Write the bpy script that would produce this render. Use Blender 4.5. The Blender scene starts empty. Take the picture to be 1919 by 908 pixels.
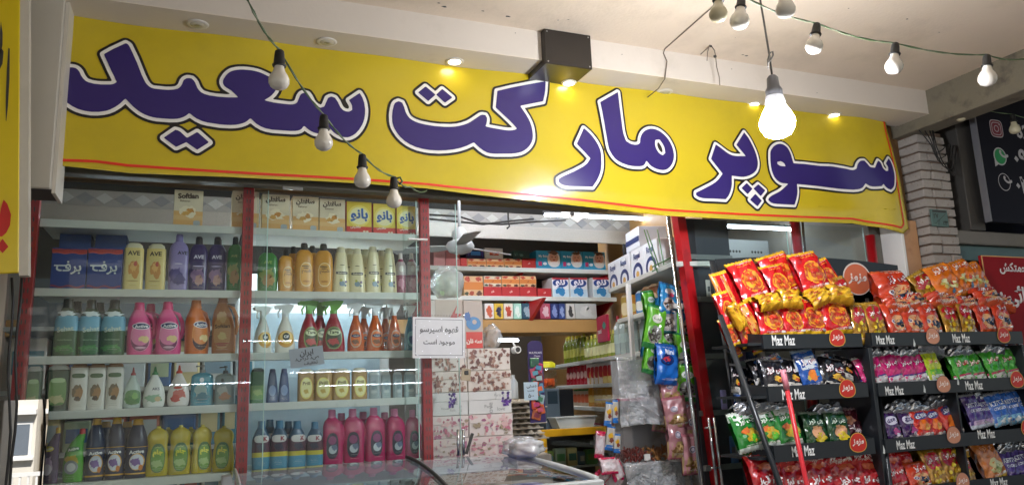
import bpy, bmesh, math, random
import numpy as np
from mathutils import Vector, Matrix, Euler
random.seed(7)
sc = bpy.context.scene
COL = sc.collection
PI = math.pi

# ------------------------------------------------------------------ camera
F = 1440.0
CX, CY = 959.5, 454.0
def _n(v): return v/np.linalg.norm(v)
_X = _n(np.array([3540, -141, -F])); _Y = np.array([-598, -301, -F], float); _Y = _n(_Y-_X*_Y.dot(_X)); _Z = np.cross(_X, _Y)
ROT = np.stack([_X, _Y, _Z])            # world = ROT @ camera
EYE = np.array([0, 0, 1.45])
def ray(u, v): return ROT@np.array([u-CX, -(v-CY), -F])
def atY(u, v, y): r = ray(u, v); return Vector(EYE+r*(y/r[1]))
def atZ(u, v, z): r = ray(u, v); return Vector(EYE+r*((z-EYE[2])/r[2]))
def atX(u, v, x): r = ray(u, v); return Vector(EYE+r*(x/r[0]))
def depth(p): return -float(ROT.T[2]@(np.array(p)-EYE))
cam_d = bpy.data.cameras.new('camera'); cam = bpy.data.objects.new('camera', cam_d); COL.objects.link(cam)
cam_d.sensor_width = 36; cam_d.lens = 36*F/1919; cam_d.clip_start = 0.05; cam_d.clip_end = 400
cam.matrix_world = Matrix(ROT.tolist()).to_4x4(); cam.location = EYE.tolist()
sc.camera = cam

# ------------------------------------------------------------------ sky, sun, exposure
world = bpy.data.worlds.new('World'); sc.world = world; world.use_nodes = True
wn = world.node_tree; bg = wn.nodes['Background']; sky = wn.nodes.new('ShaderNodeTexSky')
SUN_EL, SUN_AZ = math.radians(52), math.radians(20)     # azimuth measured from +Y (behind the shop) towards +X
sky.sky_type = 'NISHITA'; sky.sun_disc = False; sky.sun_elevation = SUN_EL; sky.sun_rotation = SUN_AZ
wn.links.new(sky.outputs[0], bg.inputs[0]); bg.inputs[1].default_value = 0.055
sun_d = bpy.data.lights.new('sun', 'SUN'); sun = bpy.data.objects.new('sun', sun_d); COL.objects.link(sun)
sun_d.energy = 4.5; sun_d.angle = math.radians(0.5); sun_d.color = (1, .95, .88)
sd = Vector((math.sin(SUN_AZ)*math.cos(SUN_EL), math.cos(SUN_AZ)*math.cos(SUN_EL), math.sin(SUN_EL)))
sun.rotation_euler = sd.to_track_quat('Z', 'Y').to_euler()
sc.view_settings.view_transform = 'Standard'; sc.view_settings.look = 'None'; sc.view_settings.gamma = 1
sc.view_settings.exposure = 1.17
sc.cycles.use_denoising = True
sc.cycles.max_bounces = 8; sc.cycles.transparent_max_bounces = 16; sc.cycles.sample_clamp_indirect = 6

# ------------------------------------------------------------------ materials
def lin(h):
    if isinstance(h, (tuple, list)): return tuple(h)[:3]
    h = h.lstrip('#'); r = [int(h[i:i+2], 16)/255 for i in (0, 2, 4)]
    return tuple(c/12.92 if c <= .04045 else ((c+.055)/1.055)**2.4 for c in r)
MATS = {}
def mat(name, col, rough=.5, metal=0, var=.10, scale=12, bump=0, bscale=60, emit=0, alpha=1, trans=0, coat=0, dirt=None, dscale=3, dlo=.55, dhi=.7, spec=.5):
    if name in MATS: return MATS[name]
    m = bpy.data.materials.new(name); MATS[name] = m; m.use_nodes = True
    t = m.node_tree; N = t.nodes; L = t.links; b = N['Principled BSDF']
    c = lin(col)
    b.inputs['Roughness'].default_value = rough; b.inputs['Metallic'].default_value = metal
    b.inputs['Specular IOR Level'].default_value = spec
    tc = N.new('ShaderNodeTexCoord')
    nz = N.new('ShaderNodeTexNoise'); nz.inputs['Scale'].default_value = scale; nz.inputs['Detail'].default_value = 4
    L.new(tc.outputs['Object'], nz.inputs['Vector'])
    mx = N.new('ShaderNodeMix'); mx.data_type = 'RGBA'
    mx.inputs['A'].default_value = tuple(min(1, x*(1-var)) for x in c)+(1,); mx.inputs['B'].default_value = tuple(min(1, x*(1+var)) for x in c)+(1,)
    L.new(nz.outputs['Fac'], mx.inputs['Factor']); out = mx.outputs['Result']
    if dirt:
        n2 = N.new('ShaderNodeTexNoise'); n2.inputs['Scale'].default_value = dscale; n2.inputs['Detail'].default_value = 6; n2.inputs['Roughness'].default_value = .65
        L.new(tc.outputs['Object'], n2.inputs['Vector'])
        r = N.new('ShaderNodeMapRange'); r.inputs['From Min'].default_value = dlo; r.inputs['From Max'].default_value = dhi
        L.new(n2.outputs['Fac'], r.inputs['Value'])
        m2 = N.new('ShaderNodeMix'); m2.data_type = 'RGBA'; m2.inputs['B'].default_value = lin(dirt)+(1,)
        L.new(r.outputs['Result'], m2.inputs['Factor']); L.new(out, m2.inputs['A']); out = m2.outputs['Result']
    L.new(out, b.inputs['Base Color'])
    if bump:
        n3 = N.new('ShaderNodeTexNoise'); n3.inputs['Scale'].default_value = bscale; n3.inputs['Detail'].default_value = 5
        L.new(tc.outputs['Object'], n3.inputs['Vector'])
        bp = N.new('ShaderNodeBump'); bp.inputs['Strength'].default_value = bump; bp.inputs['Distance'].default_value = .01
        L.new(n3.outputs['Fac'], bp.inputs['Height']); L.new(bp.outputs['Normal'], b.inputs['Normal'])
    if emit:
        b.inputs['Emission Color'].default_value = c+(1,); b.inputs['Emission Strength'].default_value = emit
    if coat: b.inputs['Coat Weight'].default_value = coat; b.inputs['Coat Roughness'].default_value = .08
    if trans: b.inputs['Transmission Weight'].default_value = trans
    if alpha < 1: b.inputs['Alpha'].default_value = alpha
    return m
def glassy(name, tint=(1, 1, 1), refl=.06, edge=.6, rough=0.0, haze=0, bump=0):
    """thin clear sheet: transparent mixed with a mirror by viewing angle, plus a trace of dust"""
    if name in MATS: return MATS[name]
    m = bpy.data.materials.new(name); MATS[name] = m; m.use_nodes = True
    t = m.node_tree; N = t.nodes; L = t.links; N.remove(N['Principled BSDF'])
    tr = N.new('ShaderNodeBsdfTransparent'); tr.inputs[0].default_value = tuple(tint)+(1,)
    gl = N.new('ShaderNodeBsdfGlossy'); gl.inputs['Roughness'].default_value = rough; gl.inputs[0].default_value = (.95, .97, 1, 1)
    lw = N.new('ShaderNodeLayerWeight'); lw.inputs['Blend'].default_value = .5
    mr = N.new('ShaderNodeMapRange'); mr.inputs['To Min'].default_value = refl; mr.inputs['To Max'].default_value = edge
    pw = N.new('ShaderNodeMath'); pw.operation = 'POWER'; pw.inputs[1].default_value = 3
    L.new(lw.outputs['Facing'], pw.inputs[0]); L.new(pw.outputs[0], mr.inputs['Value'])
    m1 = N.new('ShaderNodeMixShader'); L.new(mr.outputs['Result'], m1.inputs[0]); L.new(tr.outputs[0], m1.inputs[1]); L.new(gl.outputs[0], m1.inputs[2])
    out = m1
    if haze:
        df = N.new('ShaderNodeBsdfDiffuse'); df.inputs[0].default_value = (.75, .78, .8, 1)
        nz = N.new('ShaderNodeTexNoise'); nz.inputs['Scale'].default_value = 4; nz.inputs['Detail'].default_value = 8
        tc = N.new('ShaderNodeTexCoord'); L.new(tc.outputs['Object'], nz.inputs['Vector'])
        mr2 = N.new('ShaderNodeMapRange'); mr2.inputs['From Min'].default_value = .35; mr2.inputs['From Max'].default_value = .75
        mr2.inputs['To Min'].default_value = haze*.4; mr2.inputs['To Max'].default_value = haze*1.8
        L.new(nz.outputs['Fac'], mr2.inputs['Value'])
        m2 = N.new('ShaderNodeMixShader'); L.new(mr2.outputs['Result'], m2.inputs[0]); L.new(m1.outputs[0], m2.inputs[1]); L.new(df.outputs[0], m2.inputs[2]); out = m2
    if bump:
        tc = N.new('ShaderNodeTexCoord'); n3 = N.new('ShaderNodeTexNoise'); n3.inputs['Scale'].default_value = 22; n3.inputs['Detail'].default_value = 4; n3.inputs['Distortion'].default_value = 1.2
        L.new(tc.outputs['Object'], n3.inputs['Vector'])
        bp = N.new('ShaderNodeBump'); bp.inputs['Strength'].default_value = bump; bp.inputs['Distance'].default_value = .03
        L.new(n3.outputs['Fac'], bp.inputs['Height']); L.new(bp.outputs['Normal'], gl.inputs['Normal']); L.new(bp.outputs['Normal'], lw.inputs['Normal'])
    L.new(out.outputs[0], N['Material Output'].inputs['Surface'])
    return m
def plastic(h, rough=.28): return mat('plastic_'+h, h, max(rough, .34), coat=.08, var=.07, spec=.4)
def foil(h, rough=.22, metal=.0): return mat('foil_%s_%g' % (h, metal), h, rough, metal, var=.10, scale=25, bump=.7, bscale=30, coat=.7)
def ink(h): return mat('ink_'+h, h, .4, var=.05)
def card(h): return mat('card_'+h, h, .55, var=.07, scale=20)

# ------------------------------------------------------------------ mesh builder
class MB:
    def __init__(s): s.v = []; s.f = []; s.m = []; s.mats = []; s.smooth = []
    def mi(s, m):
        if m not in s.mats: s.mats.append(m)
        return s.mats.index(m)
    def add(s, vs, fs, m, smooth=False, M=None):
        o = len(s.v)
        if M is not None: vs = [M@Vector(v) for v in vs]
        s.v += [tuple(v) for v in vs]; k = s.mi(m)
        for f in fs: s.f.append([i+o for i in f]); s.m.append(k); s.smooth.append(smooth)
        return s
    def box(s, a, b, m, bev=0, M=None):
        x0, y0, z0 = [min(p, q) for p, q in zip(a, b)]; x1, y1, z1 = [max(p, q) for p, q in zip(a, b)]
        if bev <= 0:
            vs = [(x0,y0,z0),(x1,y0,z0),(x1,y1,z0),(x0,y1,z0),(x0,y0,z1),(x1,y0,z1),(x1,y1,z1),(x0,y1,z1)]
            return s.add(vs, [(0,3,2,1),(4,5,6,7),(0,1,5,4),(1,2,6,5),(2,3,7,6),(3,0,4,7)], m, M=M)
        bm = bmesh.new(); bmesh.ops.create_cube(bm, size=1)
        for v in bm.verts: v.co = Vector(((x0+x1)/2+v.co.x*(x1-x0), (y0+y1)/2+v.co.y*(y1-y0), (z0+z1)/2+v.co.z*(z1-z0)))
        bmesh.ops.bevel(bm, geom=bm.edges[:], offset=bev, segments=1, affect='EDGES')
        vs = [v.co.copy() for v in bm.verts]; fs = [[v.index for v in f.verts] for f in bm.faces]; bm.free()
        return s.add(vs, fs, m, M=M)
    def prism(s, pts, y0, y1, m, M=None, axis='Y'):
        """outline in XZ (CCW seen from -Y) extruded from y0 (front) to y1"""
        n = len(pts)
        if axis == 'Y': vs = [(x, y0, z) for x, z in pts]+[(x, y1, z) for x, z in pts]
        elif axis == 'X': vs = [(y0, x, z) for x, z in pts]+[(y1, x, z) for x, z in pts]
        else: vs = [(x, z, y0) for x, z in pts]+[(x, z, y1) for x, z in pts]
        fs = [list(range(n)), list(range(2*n-1, n-1, -1))]+[(i, n+i, n+(i+1) % n, (i+1) % n) for i in range(n)]
        return s.add(vs, fs, m, M=M)
    def lathe(s, prof, m, seg=20, n=2.0, ctr=(0, 0, 0), smooth=True, cap=True, M=None):
        """prof rows: (z, half width, half depth[, x offset])"""
        vs = []; fs = []
        for r in prof:
            z, a, b = r[:3]; xo = r[3] if len(r) > 3 else 0
            for k in range(seg):
                t = 2*PI*k/seg; c, q = math.cos(t), math.sin(t)
                vs.append((ctr[0]+xo+a*math.copysign(abs(c)**(2/n), c), ctr[1]+b*math.copysign(abs(q)**(2/n), q), ctr[2]+z))
        for i in range(len(prof)-1):
            for k in range(seg): fs.append((i*seg+k, i*seg+(k+1) % seg, (i+1)*seg+(k+1) % seg, (i+1)*seg+k))
        s.add(vs, fs, m, smooth, M)
        if cap:
            s.add(vs[:seg], [list(range(seg-1, -1, -1))], m, False, M); s.add(vs[-seg:], [list(range(seg))], m, False, M)
        return s
    def tube(s, pts, r, m, seg=8, M=None, cap=True):
        pts = [Vector(p) for p in pts]; R = r if isinstance(r, (list, tuple)) else [r]*len(pts)
        vs = []; fs = []; up = Vector((0, 0, 1)); prev = None
        for i, p in enumerate(pts):
            d = (pts[min(i+1, len(pts)-1)]-pts[max(i-1, 0)]).normalized()
            a = prev if prev is not None else (up if abs(d.z) < .9 else Vector((1, 0, 0)))
            u = (a-d*a.dot(d)).normalized(); prev = u; w = d.cross(u)
            for k in range(seg): t = 2*PI*k/seg; vs.append(p+(u*math.cos(t)+w*math.sin(t))*R[i])
        for i in range(len(pts)-1):
            for k in range(seg): fs.append((i*seg+k, i*seg+(k+1) % seg, (i+1)*seg+(k+1) % seg, (i+1)*seg+k))
        if cap: fs += [list(range(seg-1, -1, -1)), list(range((len(pts)-1)*seg, len(pts)*seg))]
        return s.add(vs, fs, m, True, M)
    def sphere(s, c, r, m, seg=16, rings=10, sc_=(1, 1, 1), M=None):
        prof = []
        for i in range(rings+1):
            t = -PI/2+PI*i/rings; prof.append((math.sin(t)*r*sc_[2], max(1e-4, math.cos(t)*r*sc_[0]), max(1e-4, math.cos(t)*r*sc_[1])))
        return s.lathe(prof, m, seg, ctr=c, cap=False, M=M)
    def build(s, name, parent=None, loc=None, mesh_only=False):
        me = bpy.data.meshes.new(name); me.from_pydata(s.v, [], s.f)
        for m in s.mats: me.materials.append(m)
        me.polygons.foreach_set('material_index', s.m); me.polygons.foreach_set('use_smooth', s.smooth)
        me.update()
        if mesh_only: return me
        return link(name, me, parent, loc)
def link(name, me, parent=None, loc=None):
    o = bpy.data.objects.new(name, me); COL.objects.link(o)
    if parent is not None: o.parent = parent
    if loc is not None: o.location = loc
    return o
def tag(o, label=None, cat=None, group=None, kind=None):
    if label: o['label'] = label
    if cat: o['category'] = cat
    if group: o['group'] = group
    if kind: o['kind'] = kind
    return o
def thing(name, label, cat, loc=(0, 0, 0), rz=0, group=None, rot=None):
    o = bpy.data.objects.new(name, None); COL.objects.link(o); o.empty_display_size = .05
    o.location = loc; o.rotation_euler = rot if rot else (0, 0, rz)
    return tag(o, label, cat, group)
def dup(root, loc, label, group=None, rz=None, scale=None, rot=None):
    r = root.copy(); COL.objects.link(r); r.location = loc; r['label'] = label
    if group: r['group'] = group
    if rz is not None: r.rotation_euler = (0, 0, rz)
    if rot is not None: r.rotation_euler = rot
    if scale is not None: r.scale = scale if isinstance(scale, (tuple, list)) else (scale,)*3
    for ch in KIDS.get(root.name, []) or children(root):
        c = ch.copy(); COL.objects.link(c); c.parent = r
        for g in children(ch): d = g.copy(); COL.objects.link(d); d.parent = c
    return r
KIDS = {}
def children(o): return list(o.children)

# ------------------------------------------------------------------ lettering
FORMS = {}
def _f(ch, base, n):
    FORMS[ch] = [chr(base+i) for i in range(n)]
for ch, b, n in [('ا',0xFE8D,2),('ب',0xFE8F,4),('پ',0xFB56,4),('ت',0xFE95,4),('ج',0xFE9D,4),('چ',0xFB7A,4),('ح',0xFEA1,4),('خ',0xFEA5,4),('د',0xFEA9,2),('ر',0xFEAD,2),('ز',0xFEAF,2),('س',0xFEB1,4),('ش',0xFEB5,4),('ع',0xFEC9,4),('ف',0xFED1,4),('ق',0xFED5,4),('ک',0xFB8E,4),('ل',0xFEDD,4),('م',0xFEE1,4),('ن',0xFEE5,4),('و',0xFEED,2),('ه',0xFEE9,4),('ی',0xFBFC,4),('ئ',0xFE89,4)]: _f(ch, b, n)
def fa(s):
    out = []
    for i, ch in enumerate(s):
        if ch not in FORMS: out.append(ch); continue
        fm = FORMS[ch]; pj = i > 0 and s[i-1] in FORMS and len(FORMS[s[i-1]]) == 4
        nj = i+1 < len(s) and s[i+1] in FORMS and len(fm) == 4
        out.append(fm[3] if pj and nj else fm[1] if pj else fm[2] if nj else fm[0])
    r = ''.join(reversed(out))
    return r
TXT = {}
def text_geo(s, bold=.0, shear=0, res=2):
    key = (s, bold, shear)
    if key in TXT: return TXT[key]
    body = fa(s) if any(c in FORMS for c in s) else s
    c = bpy.data.curves.new('t', 'FONT'); c.body = body; c.size = 1; c.resolution_u = res; c.offset = bold; c.shear = shear
    o = bpy.data.objects.new('t', c); me = bpy.data.meshes.new_from_object(o)
    v = np.array([p.co[:2] for p in me.vertices]) if len(me.vertices) else np.zeros((0, 2)); f = [list(p.vertices) for p in me.polygons]
    bpy.data.objects.remove(o); bpy.data.curves.remove(c); bpy.data.meshes.remove(me)
    if len(v): lo, hi = v.min(0), v.max(0); v = (v-(lo+hi)/2)/(hi-lo).max(); asp = (hi-lo)/(hi-lo).max()
    else: asp = np.array([1, .3])
    TXT[key] = (v, f, asp); return TXT[key]
def flat(y): return lambda x, z: y
def print_text(mb, s, cx, cz, w, m, surf, bold=.0, h=None, eps=.0012, rot=0, shear=0, M=None):
    """text of width w centred at (cx, cz) in the XZ plane, laid onto surf(x, z) -> y"""
    v, f, asp = text_geo(s, bold, shear)
    if not len(v): return
    sx = w/asp[0]; sz = sx if h is None else h/asp[1]
    cr, sr = math.cos(rot), math.sin(rot); vs = []
    for a, b in v:
        x, z = a*sx, b*sz; x, z = cx+x*cr-z*sr, cz+x*sr+z*cr
        vs.append((x, surf(x, z)-eps, z))
    mb.add(vs, f, m, M=M)
def print_shape(mb, pts, m, surf, eps=.0008, M=None):
    """small outline (list of xz, star-shaped about its centre) laid on a surface as two rings of a fan"""
    n = len(pts); c = (sum(p[0] for p in pts)/n, sum(p[1] for p in pts)/n); rings = [.0, .4, .75, 1]
    vs = [(c[0], surf(*c)-eps, c[1])]; fs = []
    for k in rings[1:]:
        for p in pts: x, z = c[0]+(p[0]-c[0])*k, c[1]+(p[1]-c[1])*k; vs.append((x, surf(x, z)-eps, z))
    for i in range(n): fs.append((0, 1+i, 1+(i+1) % n))
    for r in range(2):
        for i in range(n): a = 1+r*n; b = a+n; fs.append((a+i, b+i, b+(i+1) % n, a+(i+1) % n))
    mb.add(vs, fs, m, True, M=M)
def ell(cx, cz, a, b, n=20, rot=0, p=2.0):
    o = []
    for k in range(n):
        t = 2*PI*k/n; c, s_ = math.cos(t), math.sin(t); x = a*math.copysign(abs(c)**(2/p), c); z = b*math.copysign(abs(s_)**(2/p), s_)
        o.append((cx+x*math.cos(rot)-z*math.sin(rot), cz+x*math.sin(rot)+z*math.cos(rot)))
    return o
def rect(x0, z0, x1, z1, n=4):
    o = []
    for i in range(n): o.append((x0+(x1-x0)*i/n, z0))
    for i in range(n): o.append((x1, z0+(z1-z0)*i/n))
    for i in range(n): o.append((x1-(x1-x0)*i/n, z1))
    for i in range(n): o.append((x0, z1-(z1-z0)*i/n))
    return o
def splat(cx, cz, a, b, seed, n=16, j=.3):
    rr = random.Random(seed); return [(cx+(x-cx)*(1+rr.uniform(-j, j)), cz+(z-cz)*(1+rr.uniform(-j, j))) for x, z in ell(cx, cz, a, b, n)]

# ------------------------------------------------------------------ outline tracing (signed distance -> contour loops -> filled sheet)
def smooth_poly(pts, corner=42, n=6):
    P = [np.array(p, float) for p in pts]; N = len(P); tan_in = []; tan_out = []
    for i in range(N):
        a, b, c = P[i-1], P[i], P[(i+1) % N]; d1 = b-a; d2 = c-b
        ang = math.degrees(math.acos(max(-1, min(1, d1.dot(d2)/(np.linalg.norm(d1)*np.linalg.norm(d2)+1e-9)))))
        if ang > corner: tan_in.append(d1); tan_out.append(d2)
        else:
            t = _n(_n(d1)+_n(d2)+1e-9); tan_in.append(t*np.linalg.norm(d1)); tan_out.append(t*np.linalg.norm(d2))
    out = []
    for i in range(N):
        p0, p1 = P[i], P[(i+1) % N]; m0, m1 = tan_out[i], tan_in[(i+1) % N]
        for k in range(n):
            t = k/n; out.append((2*t**3-3*t*t+1)*p0+(t**3-2*t*t+t)*m0+(-2*t**3+3*t*t)*p1+(t**3-t*t)*m1)
    return np.array(out)
def sdf_grid(polys, holes, res, pad):
    A = np.concatenate(polys); lo = A.min(0)-pad; hi = A.max(0)+pad
    nx, ny = int((hi[0]-lo[0])/res)+2, int((hi[1]-lo[1])/res)+2
    gx, gy = np.meshgrid(lo[0]+np.arange(nx)*res, lo[1]+np.arange(ny)*res); G = np.stack([gx.ravel(), gy.ravel()], 1)
    def sd(poly):
        d = np.full(len(G), 1e9); ins = np.zeros(len(G), bool); n = len(poly)
        for i in range(n):
            a = poly[i]; b = poly[(i+1) % n]; ab = b-a; ap = G-a
            t = np.clip((ap@ab)/(ab@ab+1e-12), 0, 1); dd = ap-t[:, None]*ab; d = np.minimum(d, (dd*dd).sum(1))
            c = ((a[1] > G[:, 1]) != (b[1] > G[:, 1]))
            if c.any() and abs(b[1]-a[1]) > 1e-12:
                xi = (b[0]-a[0])*(G[:, 1]-a[1])/(b[1]-a[1])+a[0]; ins ^= c & (G[:, 0] < xi)
        d = np.sqrt(d); return np.where(ins, -d, d)
    S = None
    for p in polys: q = sd(p); S = q if S is None else np.minimum(S, q)
    for p in holes: S = np.maximum(S, -sd(p))
    return lo, res, S.reshape(ny, nx)
def contours(lo, res, S, lev):
    V = S-lev; V = np.where(V == 0, 1e-9, V); ny, nx = V.shape; neg = V < 0
    cell = neg[:-1, :-1].astype(int)+neg[:-1, 1:]*2+neg[1:, 1:]*4+neg[1:, :-1]*8
    segs = {}
    tab = {1:[(3,0)],2:[(0,1)],3:[(3,1)],4:[(1,2)],5:[(3,2),(1,0)],6:[(0,2)],7:[(3,2)],8:[(2,3)],9:[(2,0)],10:[(0,3),(2,1)],11:[(2,1)],12:[(1,3)],13:[(1,0)],14:[(0,3)]}
    def ek(i, j, e): return (i, j, 'h') if e == 0 else (i, j+1, 'v') if e == 1 else (i+1, j, 'h') if e == 2 else (i, j, 'v')
    for i, j in zip(*np.nonzero((cell > 0) & (cell < 15))):
        for a, b in tab[int(cell[i, j])]: segs[ek(i, j, a)] = ek(i, j, b)
    def pt(k):
        i, j, d = k
        if d == 'h': t = V[i, j]/(V[i, j]-V[i, j+1]); return (lo[0]+(j+t)*res, lo[1]+i*res)
        t = V[i, j]/(V[i, j]-V[i+1, j]); return (lo[0]+j*res, lo[1]+(i+t)*res)
    loops = []
    while segs:
        s0, nx_ = segs.popitem(); lp = [s0]; k = nx_
        while k != s0 and k in segs: lp.append(k); k = segs.pop(k)
        if len(lp) > 5: loops.append([pt(q) for q in lp])
    return loops
def simplify(lp, tol):
    P = np.array(lp)
    def rdp(a, b):
        if b-a < 2: return []
        d = P[b]-P[a]; q = P[a+1:b]-P[a]; L_ = np.linalg.norm(d)
        e = np.abs(q[:, 0]*d[1]-q[:, 1]*d[0])/L_ if L_ > 1e-9 else np.linalg.norm(q, axis=1)
        k = int(e.argmax())
        return [] if e[k] < tol else rdp(a, a+1+k)+[a+1+k]+rdp(a+1+k, b)
    n = len(P); h = n//2
    idx = [0]+rdp(0, h)+[h]+rdp(h, n-1)+[n-1]
    return [tuple(P[i]) for i in idx]
def filled(loops):
    """2-D loops (outer and holes) -> verts2d, faces"""
    c = bpy.data.curves.new('c', 'CURVE'); c.dimensions = '2D'; c.fill_mode = 'FRONT'
    for lp in loops:
        sp = c.splines.new('POLY'); sp.points.add(len(lp)-1); sp.use_cyclic_u = True
        for i, p in enumerate(lp): sp.points[i].co = (p[0], p[1], 0, 1)
    o = bpy.data.objects.new('c', c); me = bpy.data.meshes.new_from_object(o)
    v = [tuple(p.co[:2]) for p in me.vertices]; f = [list(p.vertices) for p in me.polygons]
    bpy.data.objects.remove(o); bpy.data.curves.remove(c); bpy.data.meshes.remove(me)
    return v, f
def dense_sheet(vf, surf, maxlen):
    """subdivide long edges so the sheet can follow a wavy surface"""
    v, f = vf; bm = bmesh.new(); bv = [bm.verts.new((x, 0, z)) for x, z in v]
    for q in f:
        try: bm.faces.new([bv[i] for i in q])
        except ValueError: pass
    bmesh.ops.triangulate(bm, faces=bm.faces[:])
    for _ in range(9):
        e = [e for e in bm.edges if e.calc_length() > maxlen]
        if not e: break
        bmesh.ops.subdivide_edges(bm, edges=e, cuts=1); bmesh.ops.triangulate(bm, faces=bm.faces[:])
    bm.verts.index_update()
    vs = [(p.co.x, surf(p.co.x, p.co.z), p.co.z) for p in bm.verts]; fs = [[q.index for q in g.verts] for g in bm.faces]
    bm.free(); return vs, fs
def ordinal(i, n):
    if n == 1: return ''
    if n == 2: return ['left one', 'right one'][i]
    if n == 3: return ['left one', 'middle one', 'right one'][i]
    if i == 0: return 'leftmost'
    if i == n-1: return 'rightmost'
    return '%s from left' % ORD[i]
NUM = {4:'four',5:'five',6:'six',7:'seven',8:'eight',9:'nine',10:'ten',11:'eleven',12:'twelve',13:'thirteen',14:'fourteen'}
ORD = ['first','second','third','fourth','fifth','sixth','seventh','eighth','ninth','tenth','eleventh','twelfth','thirteenth','fourteenth']
# ================================================================== the setting
M_ceil = mat('canopy_plaster', '#dccbb5', .85, var=.06, scale=3, bump=.2, bscale=60, dirt='#c2b29c', dscale=2.2, dlo=.5, dhi=.8)
M_beam = mat('beam_white_paint', '#cfc6ba', .7, var=.05, scale=4, bump=.08, dirt='#c2b9ac', dscale=3, dlo=.6, dhi=.8)
M_soffit = mat('soffit_cream_paint', '#d8cdbc', .7, var=.04, scale=4, dirt='#beb09a', dscale=3, dlo=.6, dhi=.85)
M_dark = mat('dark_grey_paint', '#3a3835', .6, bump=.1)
M_black = mat('black_satin', '#17181a', .42)
M_blackp = mat('black_powder_coat', '#1d2125', .38, var=.1, coat=.15)
M_red = mat('red_steel_paint', '#a3141c', .35, var=.08, scale=8, dirt='#7c1015', dscale=9, dlo=.6, dhi=.75, coat=.2)
M_chrome = mat('brushed_chrome', '#c9cccf', .18, 1.0)
M_alu = mat('aluminium', '#a9acae', .35, .9)
M_shelf = mat('shelf_grey_enamel', '#c9ccc6', .4, var=.04, dirt='#a9aba4', dscale=8, dlo=.6, dhi=.8)
M_wood = mat('tan_wood_panel', '#b08850', .55, var=.15, scale=5, bump=.1)
M_brick = mat('white_washed_brick', '#a09a93', .85, var=.10, scale=30, bump=.5, bscale=70, dirt='#8e8177', dscale=18, dlo=.6, dhi=.75)
M_mortar = mat('dark_mortar', '#6c5a4e', .95, bump=.6, bscale=120)
M_asph = mat('asphalt', (.05, .05, .052), .9, bump=.4)
M_tile = mat('terrace_paving', '#8d8880', .7, bump=.2)
M_white = mat('white_paint', '#e6e4df', .5, var=.03)
M_wire = mat('black_wire', '#1c1b1a', .5)
M_wood2 = mat('weathered_timber', '#7a5c3a', .7, var=.2, scale=30, bump=.3)

# street ground, terrace, interior floor
MB().box((-90, -90, -1.3), (90, -3.2, -1.0), M_asph).build('road').__setitem__('kind', 'structure')
tag(MB().box((-90, -5.2, -1.0), (90, -3.204, -.86), M_tile).build('pavement'), kind='structure')
tag(MB().box((-6, -3.2, -1.3), (12, 3.45, 0), M_tile).build('terrace'), kind='structure')
tag(MB().box((-1.2, 3.452, -.3), (8, 9, .02), mat('shop_floor_tile', '#b9b2a4', .3, var=.06)).build('floor'), kind='structure')
tag(MB().box((-90, 9.1, -1.3), (90, 60, -.9), M_tile).build('ground'), kind='structure')
# canopy ceiling with the dropped beam before the banner
cz = 3.205
tag(MB().box((-9, -3.2, cz), (4.2, 3.5, cz+.25), M_ceil).build('ceiling'), kind='structure')  # left end stretched out of view to block sky light
bm_ = thing('ceiling_beam', 'white boxed beam along the shop front above the yellow banner', 'beam', (1.8, 3.34, 3.054))
b = MB().box((-5.0+.0, -.11, 0), (2.4, .14, .152), M_beam); o = b.build('beam_body', bm_)
MB().box((-5.0, -.112, -.004), (2.4, .12, 0), M_soffit).build('soffit', bm_)
b = MB()
for x, z in [(.9, .10), (1.5, .03), (-.4, .12), (.2, .09)]: b.box((x, -.1125, z), (x+.003, -.11, z+.003), M_dark)
b.build('nail_marks', bm_)
# little scabs and screw holes left in the canopy plaster
sp = MB()
for u, v, r in [(833, 12, .007), (951, 30, .009), (905, 20, .004), (1046, 37, .003), (1065, 36, .003), (1212, 93, .005), (1216, 92, .003), (1392, 102, .005), (1398, 104, .007), (1378, 70, .002), (1700, 35, .004), (1760, 60, .003), (822, 5, .004), (1590, 15, .003), (650, 30, .002)]:
    p = atZ(u, v, cz); sp.add([(x, y, cz-.003) for x, y in splat(p.x, p.y, r*1.6, r, int(u), 9, .45)], [tuple(range(9))], M_dark)
tag(sp.build('plaster_scabs'), kind='stuff')
# the storey above and the building's own mass
tag(MB().box((-3.2, -3.2, cz+.252), (4.2, 3.5, cz+.5), M_dark).build('canopy_slab'), kind='structure')
bd = thing('upper_building', 'plain building storeys above the shop and canopy', 'building', (3, 8, 3.45))
b = MB().box((-12, -4.4, .27), (12, 12, 7), mat('upper_render', '#b6a98f', .9)); b.build('wall', bd)
# downstand beam at the right edge of the canopy
rb = MB().box((4.2, -3.2, 2.98), (4.36, 3.6, 3.5), mat('bare_concrete_beam', '#77705f', .9, var=.12, scale=6, bump=.4, bscale=40, dirt='#3f3a33', dscale=5, dlo=.5, dhi=.75), bev=.006)
tag(rb.build('canopy_edge_beam'), 'bare grey concrete edge beam running out at right of the canopy', 'beam')

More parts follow.
